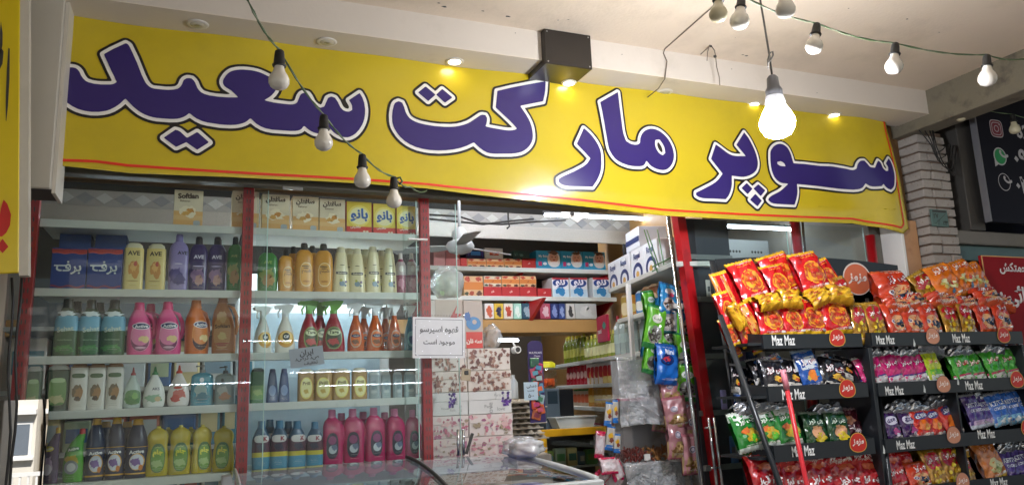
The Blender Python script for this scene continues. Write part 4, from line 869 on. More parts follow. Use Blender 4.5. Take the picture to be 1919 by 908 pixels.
for i, (u0, u1, yt) in enumerate([(649,697,378),(700,743,382),(745,784,386)]):
    carton(u0, u1, yt, 0, .1, '#d9c23c', '#b92c26', [P('rect',-.5,0,.5,.22,'#c8352c'), P('ell',0,.55,.46,.34,'#e6d56a'), P('ell',0,.55,.38,.27,'#e9e3b0'), P('txt','بانو',0,.58,.7,'#1e5aa8',.04), P('txt','ماشینی',-.15,.2,.4,'#f0e9d8',.03), P('ell',.2,.07,.05,.03,'#e8dcc0'), P('ell',.32,.07,.05,.03,'#e8dcc0')], 'washing_powder_box', 'yellow and red powder box with blue word on the top shelf, '+ordinal(i, 3), 'box', 'yellow powder boxes on the top shelf')
brf = [P('rect',-.5,.87,.5,.97,'#b5342f'), P('wave',.87,.012,.012,0,'#c9564a'), P('wave',.95,.012,.012,2,'#8a2a3a'), P('wave',.07,.02,.02,1,'#8a3550'), P('txt','برف',.0,.52,.72,'#d5dce0',.02), P('rect',-.42,.55,-.05,.585,'#d5dce0')]
for i, (u0, u1) in enumerate([(88,155),(157,223)]):
    carton(u0, u1, 464, 1, .13, '#173a86', '#122d66', brf, 'washing_powder_box', 'blue washing powder box with white Persian logo, second shelf, '+ordinal(i, 2), 'box', 'blue powder boxes on the second shelf')
    carton(u0+12, u1+6, 438, 1, .12, '#1b3f7d', '#15315f', [], 'washing_powder_box', 'plain blue box behind the %s blue powder box' % ['left', 'right'][i], 'box', 'blue boxes in the second rank', yf=YF+.16)
# pale goods and a fridge behind the shelves
fr = thing('drinks_fridge', 'white drinks fridge behind the middle bay of shelves', 'fridge', (.62, 4.42, .02))
MB().box((-.42, 0, 0), (.42, .6, 2.12), mat('fridge_white', '#dfe6e6', .3, var=.03), bev=.01).build('cabinet', fr); MB().box((-.36, -.02, .12), (.36, -.001, 1.9), mat('fridge_door_glass', '#9fb6c0', .12, coat=.5, var=.3, scale=6)).build('door_panel', fr)
f2 = thing('storage_rack', 'dark storage rack with coloured packets behind the left bay', 'rack', (-.25, 4.3, .02))
MB().box((-.6, .3, 0), (.5, .34, 2.1), mat('rack_back', '#4d5558', .6)).build('back_board', f2)
rr = random.Random(9)
for j in range(6):
    MB().box((-.6, 0, .3+j*.3), (.5, .3, .32+j*.3), M_shelf).build('shelf', f2)
cols = ['#6f8d9c','#b9c2c0','#3c7d8c','#c26a52','#d5c690','#41608c','#9fb08a','#b04a4a','#2f5f8f','#ddd8d0']
k = 0
for j in range(5):
    x = -.82; kk_ = 0
    while x < .2:
        w = rr.uniform(.07, .16); h = rr.uniform(.14, .25); c_ = rr.choice(cols)
        t = MB().box((-w/2, 0, 0), (w/2, .12, h), card(c_), bev=.006).box((-w/2+.012, -.001, h*.3), (w/2-.012, 0, h*.75), card(rr.choice(cols)))
        o = t.build('stored_packet', loc=(x+w/2, 4.33, .34+j*.3+.0005)); k += 1
        tag(o, 'dim packet on rack row %s behind the left bay, %s from left' % (['one','two','three','four','five'][j], ORD[kk_]), 'packet', 'packets on the rack behind the left bay'); x += w+.012; kk_ += 1
# ---- glass in front ------------------------------------------------------------
G1 = glassy('shop_glass', (.93, .97, .96), .014, .35, 0, haze=.016); G2 = glassy('tinted_edge_glass', (.3, .32, .33), .62, .9)
M_gedge = mat('glass_edge_green', '#a9c9bf', .15, coat=.5)
def pane(x0, x1, z0, z1, y, label, m=G1, group='sliding glass panes of the shop front'):
    t = thing('sliding_window', label, 'window', ((x0+x1)/2, y, z0), group=group); w = x1-x0; t['kind'] = 'thing'
    MB().box((-w/2, 0, 0), (w/2, .003, z1-z0), m).build('glass', t)
    MB().box((w/2, -.001, 0), (w/2+.004, .004, z1-z0), M_gedge).build('polished_edge', t); return t
pane(-.70, .285, .75, 2.40, 3.60, 'left sliding glass pane before the left bay of shelves')
pane(.24, .992, .75, 2.40, 3.625, 'middle sliding glass pane before the middle bay of shelves')
pane(.93, 1.205, .75, 2.40, 3.645, 'narrow glass pane left of the doorway where the paper notice hangs')
tag(MB().box((-.80, 3.565, .1), (atY(87, 830, 3.565).x, 3.569, atY(60, 748, 3.565).z), G2).build('tinted_window'), 'dark tinted glass strip at lower left mirroring the street houses', 'glass pane')
MBx = MB().box((.34, 3.50, 2.385), (.43, 3.515, 2.40), M_alu, bev=.002); tag(MBx.build('glass_clip'), 'small aluminium clip at the top of the sliding glass', 'clip')
MBx = MB().box((.94, 3.57, 2.19), (1.035, 3.59, 2.197), M_white); tag(MBx.build('glass_clip'), 'white plastic clip on the glass beside the red post', 'clip')
# ---- notices -------------------------------------------------------------------
def notice(name, label, c, w, h, lines, rz=0, rot=0, m=None, bord=True):
    t = thing(name, label, 'notice', c, rot=(0, rot, rz)); MB().box((-w/2, 0, -h/2), (w/2, .0012, h/2), m or card('#dcdbd8')).build('sheet', t); g = MB(); f0 = flat(0)
    if bord:
        bw = .0022; a, b_ = w/2-.012, h/2-.012
        for x0, z0, x1, z1 in [(-a, b_, a, b_+bw), (-a, -b_, a, -b_+bw), (-a, -b_, -a+bw, b_), (a-bw, -b_, a, b_)]: g.add([(x0, -.0006, z0), (x1, -.0006, z0), (x1, -.0006, z1), (x0, -.0006, z1)], [(0, 1, 2, 3)], ink('#2b2b2d'))
    for s_, x, z, tw in lines: print_text(g, s_, x*w, z*h, tw*w, ink('#26262a'), f0, .018, eps=.001)
    g.build('lettering', t); return t
c = atY(823, 632, 3.585)
nt = notice('paper_notice', 'white A4 paper notice in a clear sleeve saying espresso is available', c, .262, .196, [('قهوه اسپرسو', 0, .18, .74), ('موجود است', 0, -.12, .60)], rot=.02)
b = MB().box((-.137, -.0035, -.104), (.137, -.0025, .112), glassy('clear_sleeve', (.99, .99, 1), .02, .3, .05, bump=.2)); b.build('clear_sleeve', nt)
g = MB()
for i in range(18): g.lathe([(0, .0022, .0022), (.001, .0022, .0022)], M_dark, 8, M=Matrix.Translation((-.125+i*.0147, -.004, .106))@Matrix.Rotation(PI/2, 4, 'X'))
tag(g.build('punch_holes', nt), kind='stuff')
c = atY(575, 668, 3.592); t = notice('handwritten_note', 'torn translucent note with Persian handwriting taped inside the middle glass', c, .15, .085, [('ایران', .0, .2, .4), ('صد درصد', 0, -.1, .7), ('تخفیف', .1, -.35, .4)], rot=-.12, m=card('#8b989d'), bord=False)
# ================================================================== goods deeper in the shop
PKY = 5.6
def bshelf(z, x0, x1, label):
    t = thing('wall_shelf', label, 'shelf', (0, PKY, z), group='back wall shelves under the valance')
    MB().box((x0, -.01, -.035), (x1, .34, 0), M_shelf, bev=.003).build('board', t)
    for x in (x0+.02, (x0+x1)/2+.02, x1-.03): MB().prism([(.02, -.036), (.34, -.036), (.34, -.2)], x, x+.02, M_red, axis='X').build('bracket', t)
zA, zB, zC = 2.415, 2.185, 2.008
bshelf(zA, 1.55, 3.22, 'upper white wall shelf with red brackets at the back of the shop'); bshelf(zB, 1.55, 3.25, 'lower white wall shelf with red brackets at the back of the shop')
def C_(u0, u1, yt, z, face, prints, lab, side=None, d=.2, yf=PKY+.02, nm='tissue_box', cat='box', grp=None):
    return carton(u0, u1, yt, 0, d, face, side or face, prints, nm, lab, cat, grp, yf=yf, z0=z)
def flowers(k): return [P('rect',-.5,.32,.5,.7,'#cf7c34'), P('splat',-.3,.85,.14,.12,'#b4402a',k), P('splat',.28,.85,.14,.12,'#b4402a',k+1), P('splat',-.12,.14,.12,.12,'#a4462c',k+2), P('splat',.3,.13,.14,.12,'#5a3426',k+3), P('splat',-.36,.12,.1,.1,'#3d4a35',k+4), P('txt','نان',0,.5,.12,'#8f2c20',.03)]
zA2 = atY(900, 484, PKY+.02).z
pos4 = ['leftmost', 'second from left', 'third from left', 'rightmost']
for i, (a, b_) in enumerate([(879,914),(915,948),(949,982)]): C_(a, b_, 484.5, zA, '#d8b184', flowers(i*7), 'orange patterned tissue box on the upper back shelf, '+ordinal(i, 3), grp='orange tissue boxes')
C_(866, 878, 483, zA, '#b72a24', [], 'narrow red box end at the left of the upper back shelf'); C_(983, 1009, 484, zA, '#b72a24', [P('txt','نان',0,.5,.16,'#e8dcd4',.05)], 'red tissue box beside the diapers on the upper back shelf')
C_(877, 911, 465.5, zA2, '#222048', [P('rect',-.25,.3,.3,.7,'#3f86c4'), P('splat',-.38,.5,.06,.3,'#4b3f86',2), P('splat',.4,.5,.06,.3,'#4b3f86',3)], 'navy patterned tissue box stacked on orange boxes')
C_(913, 947, 465, zA2, '#d2cfc6', [P('rect',-.25,.32,.26,.68,'#c04f2e'), P('txt','نان',0,.5,.15,'#e4cbbd',.04)], 'white tissue box with red panel stacked on orange boxes')
C_(966, 998, 470, zA2, '#1f3a35', [P('splat',.0,.5,.1,.15,'#54776c',2), P('splat',-.3,.6,.12,.2,'#2f5249',4)], 'dark green tissue box stacked on the back shelf')
C_(815, 837, 464, zA, '#b3706c', [], 'dull pink box behind the fan, left'); C_(838, 865, 462, zA, '#b85a55', [P('txt','نان',.3,.4,.2,'#e6cfc9',.04)], 'dull red box behind the fan, right')
diap = lambda k: [P('rect',-.5,0,.5,.2,'#2b93bd'), P('ell',.22,.52,.26,.42,'#dcd7cf',2.4), P('ell',.22,.62,.19,.28,'#d9a58c'), P('splat',.22,.9,.2,.1,'#6b4a3a',k), P('ell',.15,.66,.022,.03,'#3a2a24'), P('ell',.29,.66,.022,.03,'#3a2a24'), P('ell',.22,.5,.05,.03,'#a8443c'), P('txt','My Baby',-.2,.68,.4,'#eef6f8',.03), P('rect',-.42,.16,-.28,.4,'#c93a72'), P('ell',-.16,.28,.08,.08,'#e4eef0'), P('ell',.22,.26,.2,.14,'#e6e2dc',2.5)]
for i, (a, b_) in enumerate([(1010,1056),(1057,1098),(1099,1141)]): C_(a, b_, 470+i*1.0, zA, '#2fa3cc', diap(i), 'turquoise diaper pack with baby picture on the upper back shelf, '+ordinal(i, 3), grp='diaper packs', nm='diaper_pack', cat='diaper pack')
C_(871, 907, 517, zB, '#d8b184', flowers(3)+flowers(8)[:3], 'tall orange patterned tissue carton on the lower back shelf')
zB2 = atY(940, 537, PKY+.02).z
for i, (a, b_) in enumerate([(908,942),(943,976),(977,1008),(1010,1036)]): C_(a, b_, 537+(i == 3)*3, zB, '#b4252a', [P('txt','نان',0,.5,.16,'#e8d4cc',.05)], 'red tissue box on the lower back shelf, '+pos4[i], grp='red tissue boxes on the lower back shelf')
for i, (a, b_) in enumerate([(909,942),(943,976),(977,1008)]): C_(a, b_, 517, zB2, '#d8b184' if i else '#d3c8b6', flowers(20+i*5), 'patterned tissue box stacked on red boxes, '+ordinal(i, 3), grp='tissue boxes stacked on red boxes')
tan = [P('ell',0,.72,.46,.22,'#1d3f86'), P('txt','تنو',0,.74,.6,'#f0f2f6',.05), P('rect',-.5,.02,.5,.4,'#bfd6e2'), P('splat',0,.3,.3,.2,'#2f7fb5',3), P('rect',-.5,.9,.5,1,'#a92a36')]
for i, (a, b_) in enumerate([(1038,1069),(1072,1104),(1115,1147)]): C_(a, b_, 520, zB, '#dfe2e4', tan, 'white tissue roll pack with blue Persian logo, '+ordinal(i, 3), grp='tissue roll packs', nm='tissue_roll_pack', cat='tissue pack')
small = [(909,926,'#d8d2cc','#c05a3a'),(927,944,'#d6b23a','#2c2c4a'),(945,962,'#d9d0c4','#b4442e'),(963,978,'#9fd0bf','#d8e6de'),(979,998,'#1f4a5f','#8fa8b4'),(1013,1032,'#b4485f','#d8b8bf'),(1033,1047,'#20306a','#7f8fbf'),(1048,1060,'#2a3f7a','#8fa0c8'),(1062,1078,'#c8c6c0','#3a3a3c'),(1079,1119,'#b9bab5','#c6c7c2')]
nmz = ['orange and white','yellow and navy','red patterned white','mint green','dark teal','rose pink','navy blue','narrow indigo','white and black speckled','wide pale grey']
for i, (a, b_, c1, c2) in enumerate(small): C_(a, b_, 568, zC, c1, [P('splat',0,.5,.28,.34,c2,i), P('splat',.1,.25,.22,.14,c2,i+30)], '%s box on the timber beam under the back shelves' % nmz[i], nm='small_box', grp='small boxes on the timber beam')
rbk = MB().prism([(0, 0), (.30, .0), (.30, -.16)], -.01, .02, mat('red_bracket_bright', '#d2261f', .35), axis='X'); p = atY(1020, 560, 5.35)
tag(rbk.build('shelf_bracket', loc=(p.x, 5.35, zB-.04)), 'bright red triangular shelf bracket under the lower back shelf', 'bracket')
# cables and a little pennant over the valance
for k, pp in enumerate([[(805,402),(860,405),(900,418),(940,420),(990,416),(1060,412)], [(805,410),(860,415),(905,420),(955,414),(1000,410)], [(1290,425),(1340,430),(1400,432),(1450,440)]]):
    tag(MB().tube([atY(u, v, 5.0) for u, v in pp], .007, M_wire, 6).build('ceiling_cable'), ['thick black cable sagging along the valance top', 'thinner black cable crossing the valance top', 'cable above the dark shelves behind the racks'][k], 'cable')
tag(MB().tube([atY(952, 398, 5.05), atY(953, 418, 5.05), atY(955, 424, 5.05), atY(950, 428, 5.05)], .006, M_wire, 6).build('cable_tie'), 'short dark tie holding cables above the valance', 'cable tie')
q = [atY(1052, 396, 4.4), atY(1105, 399, 4.4), atY(1082, 417, 4.4)]; c = sum(q, Vector())/3
pn = MB().add([(v.x, 4.4, v.z) for v in q]+[(v.x, 4.404, v.z) for v in q], [(0, 2, 1), (3, 4, 5), (0, 1, 4, 3), (1, 2, 5, 4), (2, 0, 3, 5)], M_white); pn.add([(x, 4.398, z) for x, z in ell(c.x-.03, c.z+.012, .016, .014, 12)], [tuple(range(12))], M_dark)
tag(pn.build('pennant'), 'white triangular pennant hanging above the valance', 'pennant')
# ceiling fan
M_fan = mat('fan_grey_white', '#9b9fa0', .5); p = atY(862, 462, 4.7); fn = thing('ceiling_fan', 'white ceiling fan with three blades near the red post', 'fan', (p.x, 4.7, p.z)); fn.scale = (.8, .8, 1)
MB().lathe([(-.05, .03, .03), (-.035, .09, .09), (.0, .12, .12), (.03, .10, .10), (.05, .04, .04)], M_fan, 24).build('motor', fn); MB().tube([(0, 0, .05), (0, 0, 3.0-p.z)], .014, M_fan).build('rod', fn)
MB().lathe([(.03, .055, .055), (.10, .06, .06), (.13, .03, .03)], M_fan, 18).build('cup', fn)
bl = MB().prism([(.08, -.04), (.2, -.07), (.56, -.075), (.58, .0), (.56, .06), (.2, .05), (.08, .03)], -.002, .004, M_fan, axis='Z').build('blade', mesh_only=True)
for a in (28, 148, 262): o = link('blade', bl, fn); o.rotation_euler = (math.radians(9), 0, math.radians(a))

# ---- right wall shelving ----------------------------------------------------------
def onwall(u, v, off=0):
    r = ray(u, v); t = (A+off)/(r[0]-.2*r[1]); return Vector(EYE+r*t)
WR = math.atan2(1, .2)                        # direction of the wall line in plan; shelf faces look to -X
def wall_rot(): return WR-PI                  # local +X runs from far to near along the wall
def wshelf(z, y0, y1, label, dep=.34):
    t = thing('wall_shelf', label, 'shelf', (rw(y0), y0, z), group='shelves along the right inner wall'); L = math.hypot(rw(y1)-rw(y0), y1-y0)
    t.rotation_euler = (0, 0, WR); MB().box((0, -dep, -.03), (L, .006, 0), M_shelf, bev=.003).build('board', t); return t
zs = {}
for key, (u0, v0, u1, v1) in {'S1': (1143,537,1270,490), 'S2': (1165,597,1233,574), 'S3': (1029,689,1150,661), 'S4': (1061,725,1114,714), 'S5': (1080,766,1131,756)}.items(): zs[key] = (onwall(u0, v0).z+onwall(u1, v1).z)/2
wshelf(zs['S1'], 3.72, 4.9, 'top shelf on the right inner wall carrying toilet paper', .3); wshelf(zs['S2'], 3.8, 4.75, 'second shelf on the right inner wall carrying coffee jars')
wshelf(zs['S3'], 3.9, 7.0, 'long shelf on the right inner wall carrying oil bottles'); wshelf(zs['S4'], 3.9, 6.6, 'shelf on the right inner wall carrying red bottles'); wshelf(zs['S5'], 3.9, 6.2, 'shelf on the right inner wall carrying orange jars'); wshelf(zs['S5']-.26, 3.9, 6.2, 'lowest visible shelf on the right inner wall')
def walls(des, us, zt, key, desc, grp, dv=0, inset=.04):
    """row of bottles on a wall shelf: us = pixel centres, zt = item height in metres, width from spec"""
    name, cat, shape, c1, c2, pr = DES[des][:6]; clear = DES[des][6] if len(DES[des]) > 6 else False
    for i, u in enumerate(us):
        q = onwall(u, 600, inset); w, h = zt; pro, D = container('%s_w%.2f' % (des, h), shape, w, h, c1, c2, pr, clear); o = ordinal(i, len(us)) if len(us) < 14 else None
        lab = '%s, %s' % (desc, o) if o else desc
        put(pro, name, lab, cat, (q.x+D, q.y, zs[key]+.0005+dv), group=grp, rz=-PI/2+.25)
DES.update({
 'oil': ('oil_bottle', 'bottle', 'round', '#8a9a2c', '#c9c23c', [P('band',.2,.5,'#c2c25a')], 1), 'lemon': ('juice_bottle', 'bottle', 'round', '#a9b84a', '#d8cf5a', [P('band',.15,.5,'#d8d9a4')], 1),
 'water': ('clear_bottle', 'bottle', 'round', '#c4d6d2', '#c03a44', [P('band',.30,.52,'#a4bab4'), P('ell',0,.7,.2,.06,'#e4eeec')], 1), 'ketchup': ('sauce_bottle', 'sauce', 'lotion', '#a8182a', '#e4dcd8', [P('ell',0,.4,.3,.15,'#d9b0a8')]), 'mayo': ('sauce_bottle', 'sauce', 'flatbox', '#d8cfcb', '#b4202c', [P('ell',0,.45,.36,.22,'#b4202c',3)]),
 'jar_o': ('jar', 'jar', 'flatbox', '#c98a2a', '#d8902c', [P('ell',0,.4,.36,.2,'#d9c47a',3)]), 'jar_s': ('jar', 'jar', 'flatbox', '#c9b9a4', '#4d8a4a', [P('ell',0,.45,.4,.25,'#cf6a4a',3)]),
 'coffee_b': ('coffee_jar', 'jar', 'flatbox', '#7a4a2c', '#c9b08a', [P('ell',0,.4,.38,.26,'#d4b892',3), P('ell',0,.3,.3,.1,'#5a3018')]), 'coffee_y': ('coffee_jar', 'jar', 'flatbox', '#b89a4a', '#d8c89a', [P('ell',0,.4,.38,.26,'#d8c9a0',3)]), 'coffee_l': ('coffee_jar', 'jar', 'flatbox', '#3a78b4', '#c9d4da', [P('ell',0,.35,.38,.2,'#e0ddd4',3)]),
})
walls('oil', [1054,1060,1066,1072,1079,1086], (.065,.24), 'S3', 'slim green oil bottle on the long wall shelf', 'oil bottles on the wall shelf')
walls('lemon', [1093,1100,1107,1114,1121,1128,1135,1142], (.06,.2), 'S3', 'yellow green juice bottle on the long wall shelf', 'juice bottles on the wall shelf')
walls('water', [1150,1160,1171,1183,1196], (.07,.29), 'S3', 'clear bottle with red cap on the long wall shelf', 'clear bottles on the wall shelf')
walls('water', [1155,1166,1178,1190], (.07,.29), 'S3', 'clear bottle with red cap in the second rank', 'clear bottles second rank', inset=.14)
walls('ketchup', [1058,1064,1070,1077,1084,1091], (.07,.20), 'S4', 'red sauce bottle on the wall shelf', 'red sauce bottles')
walls('mayo', [1098,1105,1112,1120,1128,1137,1147], (.085,.2), 'S4', 'red and white sauce tub on the wall shelf', 'red and white sauce tubs')
walls('jar_s', [1070,1077,1084,1091], (.085,.14), 'S5', 'small jar with green lid on the wall shelf', 'small jars with green lids')
walls('jar_o', [1099,1107,1115,1123,1132,1142], (.10,.15), 'S5', 'orange jar on the wall shelf', 'orange jars'); walls('jar_o', [1103,1111,1119,1128,1137], (.10,.13), 'S5', 'orange jar stacked on the lower jars', 'stacked orange jars', dv=.153)
walls('mayo', [1078,1088,1098,1108,1118,1130], (.12,.13), 'S5', 'red packet on the lowest visible wall shelf', 'red packets on the lowest wall shelf', dv=-.26)
walls('jar_s', [1150,1162,1174], (.085,.14), 'S5', 'small green lidded jar near the film covered bins', 'jars near the bins'); walls('mayo', [1158,1170,1182,1194], (.085,.2), 'S4', 'red and white sauce tub behind the plastic film', 'sauce tubs behind the film')
walls('ketchup', [1061,1068,1075,1082,1090], (.065,.17), 'S4', 'short red sauce bottle in the second rank', 'short red sauce bottles', inset=.13); walls('oil', [1058,1066,1075,1084,1093,1102], (.065,.27), 'S3', 'tall green oil bottle in the second rank', 'tall oil bottles second rank', inset=.13)
walls('coffee_y', [1171], (.09,.17), 'S2', 'tan coffee jar at the far end of the second wall shelf', None); walls('jar_o', [1185], (.08,.15), 'S2', 'orange jar on the second wall shelf', None)
walls('coffee_l', [1199], (.09,.16), 'S2', 'blue coffee jar on the second wall shelf', None); walls('coffee_b', [1212,1226], (.09,.17), 'S2', 'brown coffee jar on the second wall shelf', 'brown coffee jars')
def wbox(u, key, w, h, d, face, prints, lab, nm, cat, dv=0, grp=None):
    q = onwall(u, 600, .03); t = thing(nm, lab, cat, (q.x, q.y, zs[key]+.0005+dv), WR-PI, grp); b = MB().box((-w/2, 0, 0), (w/2, d, h), card(face), bev=.004).build('wrap', t); g = MB(); f0 = flat(-.001)
    for i, p in enumerate(prints):
        e = .0005*(i+1)
        if p[0] == 'ell': print_shape(g, ell(p[1]*w, p[2]*h, p[3]*w, p[4]*h, 18, 0, p[6] if len(p) > 6 else 2), ink(p[5]), f0, e)
        if p[0] == 'txt': print_text(g, p[1], p[2]*w, p[3]*h, p[4]*w, ink(p[5]), f0, .03, eps=e)
        if p[0] == 'rect': print_shape(g, rect(p[1]*w, p[2]*h, p[3]*w, p[4]*h, 2), ink(p[5]), f0, e)
    if g.v: g.build('print', t)
arc = [P('ell',0,.18,.38,.34,'#15306e'), P('ell',0,.16,.24,.22,'#dfe4ea'), P('ell',0,.12,.12,.12,'#d0a040'), P('txt','Royal',0,.72,.5,'#2c3f78')]
for i, (u, lb) in enumerate([(1155,'far'),(1176,'second'),(1202,'third'),(1228,'near')]): wbox(u, 'S1', .24, .2, .2, '#dfe2e6', arc, 'white toilet paper pack with blue arch on the top wall shelf, %s pack' % lb, 'toilet_paper_pack', 'toilet paper', grp='toilet paper packs on the wall shelf')
wbox(1195, 'S1', .26, .14, .2, '#d8dde6', [P('rect',-.5,.3,.5,.55,'#1c2f6a')], 'toilet paper pack with navy band stacked on top', 'toilet_paper_pack', 'toilet paper', dv=.2005)
wbox(1127, 'S3', .26, .2, .02, '#b81c48', [P('txt','mani',-.22,.42,.36,'#f0e6ea'), P('ell',.24,.6,.17,.15,'#2f9a8c',1.4)], 'crimson card with teal leaf standing over the juice bottles', 'display_card', 'display card', dv=.12)
q0, q1 = onwall(1177, 531, -.02), onwall(1190, 610, -.02); tag(MB().box((q0.x-.014, q0.y-.014, 1.3), (q0.x+.014, q0.y+.014, q0.z), M_white, bev=.002).build('shelf_post'), 'thin white upright post at the front of the wall shelves', 'post')
mg = thing('wire_shelf_rack', 'green wire grid rack hanging near the ceiling by the door', 'rack', (0, 0, 0))
for u0, v0, u1, v1 in [(1207,430,1232,510),(1212,430,1238,508),(1222,500,1262,480),(1222,508,1262,488),(1232,430,1245,500)]:
    MB().tube([atY(u0, v0, 3.95), atY(u1, v1, 3.95)], .004, mat('green_wire', '#5f8a5a', .4), 6).build('wire', mg)

# ---- till counter, scale, jar, eggs, coffee strip ----------------------------------
cp = atY(1012, 805, 5.0); zct = cp.z
ct = thing('counter', 'glass shop counter with a bright yellow frame', 'counter', (cp.x, 5.0, 0)); M_y = mat('counter_yellow', '#dca51c', .35, coat=.2)
MB().box((0, 0, zct-.05), (.72, .05, zct), M_y, bev=.003).build('top_rail', ct); MB().box((0, .002, .1), (.05, .05, zct-.051), M_y, bev=.003).build('frame_leg', ct); MB().box((0, .051, zct-.04), (.72, .6, zct-.02), mat('counter_top', '#6c7a78', .3)).build('top_board', ct)
MB().box((.06, .03, .2), (.72, .034, zct-.055), glassy('counter_glass', (.9, .94, .93), .08, .6)).build('glass', ct); MB().box((.06, .1, zct-.28), (.72, .55, zct-.27), M_shelf).build('inner_shelf', ct); MB().box((.05, .58, .1), (.72, .6, zct-.06), mat('counter_back', '#3c3a30', .7)).build('back', ct)
rr = random.Random(5); x = cp.x+.09; k = 0; cl8 = ['#7a8f3a','#b0b8a0','#c8b070','#5a7a8a','#4a8a4a','#2f5f4a','#c8c0b0']; cn8 = ['olive','grey green','straw','slate','green','bottle green','off-white']
while x < cp.x+.66:
    w = rr.uniform(.05, .09); h = rr.uniform(.06, .13); k_ = k % 7
    tag(MB().box((-w/2, 0, 0), (w/2, .06, h), card(cl8[k_]), bev=.006).box((-w/2+.01, -.001, h*.3), (w/2-.01, 0, h*.7), card(cl8[(k_+3) % 7])).build('counter_packet', loc=(x+w/2, 5.14, zct-.2695)), '%s packet inside the yellow framed counter, place %s from its left' % (cn8[k_], ORD[k]), 'packet', 'packets in the counter'); x += w+.012; k += 1
sc1 = atY(1022, 752, 5.15); s2 = atY(1052, 800, 5.15)
t = thing('grey_machine', 'square grey counter machine with black side standing on the counter', 'machine', ((sc1.x+s2.x)/2, 5.15, zct-.019)); w = s2.x-sc1.x
MB().box((-w/2, 0, 0), (w/2, .2, .30), mat('machine_grey', '#4d5962', .4), bev=.008).build('body', t); MB().box((w/2+.001, .02, .05), (w/2+.12, .2, .29), mat('machine_black', '#16181b', .3), bev=.004).build('side_panel', t); MB().box((-w/2+.02, -.003, .19), (w/2-.02, 0, .28), mat('machine_screen', '#2c3840', .15)).build('screen', t)
t = thing('candy_jar', 'clear sweets jar with a yellow lid on the grey machine', 'jar', ((sc1.x+s2.x)/2+.0, 5.25, zct+.2815))
MB().lathe([(0, .07, .07), (.01, .08, .08), (.13, .08, .08), (.15, .06, .06)], glassy('jar_clear', (.95, .97, .97), .08, .6, .04), 20).build('jar_body', t); MB().lathe([(.15, .075, .075), (.18, .075, .075), (.195, .05, .05)], plastic('#d8d42a'), 20).build('lid', t)
swt = MB()
for i in range(60): a, r_ = rr.uniform(0, 6.28), rr.uniform(0, .062); swt.box((r_*math.cos(a)-.009, r_*math.sin(a)-.009, .008+rr.uniform(0, .05)), (r_*math.cos(a)+.009, r_*math.sin(a)+.009, .024+rr.uniform(0, .05)), plastic('#d95c28'))
tag(swt.build('sweets', t), kind='stuff')
p0, p1 = atY(1050, 796, 4.95), atY(1127, 790, 4.95); t = thing('plastic_tray', 'shallow white plastic tray on the counter', 'tray', ((p0.x+p1.x)/2+.0, 5.02, zct+.0)); w = p1.x-p0.x
MB().prism([(-w/2+.03, 0), (w/2-.03, 0), (w/2, .07), (-w/2, .07)], .0, .28, mat('tray_white', '#c3c8c4', .4)).build('basin', t); MB().box((-w/2-.008, -.008, .07), (w/2+.008, .288, .078), mat('tray_white', '#c3c8c4', .4), bev=.002).build('rim', t)
# egg trays
eg = mat('egg_tray_pulp', '#bdb3a2', .9, bump=.4); p = atY(984, 826, 4.55); zt = atY(984, 742, 4.55).z; n = 11; dz = .032
tm = MB().box((-.14, -.14, 0), (.14, .14, .008), eg)
for i in range(5):
    for j in range(5): tm.lathe([(.008, .022, .022), (.024, .010, .010)], eg, 8, ctr=(-.11+i*.055, -.11+j*.055, 0))
tme = tm.build('egg_tray', mesh_only=True)
for k in range(n):
    o = link('egg_tray', tme, None, (p.x+.02*math.sin(k*2.1), 4.68, zt-.04-k*dz)); tag(o, 'grey pulp egg tray in the stack behind the freezer, %s from the top' % ORD[k], 'egg tray', 'stacked egg trays'); o.rotation_euler = (0, 0, .1*math.sin(k*3))
tag(MB().box((p.x-.17, 4.53, .02), (p.x+.17, 4.85, zt-.04-(n-1)*dz-.0005), card('#8a8378'), bev=.004).build('egg_crate'), 'plain crate beneath the stacked egg trays', 'crate')
tag(MB().lathe([(0, .03, .03), (.1, .03, .03), (.13, .012, .012), (.15, .012, .012)], plastic('#d6dde0'), 12).build('white_bottle', loc=(p.x-.02, 4.66, zt-.0115)), 'small white bottle lying atop the egg trays', 'bottle')
# hanging coffee sachet strip
p0, p1 = atY(988, 636, 4.3), atY(1023, 790, 4.3); w, h = p1.x-p0.x, p0.z-p1.z
cs = thing('coffee_sachet_strip', 'purple hanging strip card of coffee sachets with MULTICAFE heading', 'display strip', ((p0.x+p1.x)/2, 4.3, p1.z)); pur = card('#33235f')
MB().box((-w/2, 0, 0), (w/2, .006, h*.93), pur).build('backing_card', cs); MB().prism(ell(0, h*.93, w*.5, h*.06, 20), -.0005, .0055, pur).build('header', cs); g = MB(); print_text(g, 'MULTICAFE', 0, h*.84, w*.85, ink('#e0dcea'), flat(-.001), .02); print_text(g, 'Classic', .01, h*.80, w*.42, ink('#d0cadc'), flat(-.001), .01); g.build('lettering', cs)
cc = ['#3f7a5a','#b23a6a','#c0506a','#7a2c3c','#2c5a4a','#4a8ab0','#5a93a8','#9fb7bc','#c44a34','#d8683a','#a85a3a']
for k in range(11):
    z = h*(.72-.063*k); x = (.12 if k % 2 else -.12)*w
    m_ = MB().box((-w*.3, -.012, -.028), (w*.3, -.002, .028), foil(cc[k]), bev=.004).box((-w*.18, -.0135, -.014), (w*.18, -.0125, .012), card(cc[(k+4) % 11])); o = m_.build('sachet', loc=(cs.location.x+x, 4.299, p1.z+z)); o.rotation_euler = (0, .25*math.sin(k*2), 0)
    tag(o, 'small coffee sachet on the purple strip, %s from the top' % ORD[k], 'sachet', 'coffee sachets on the purple strip')
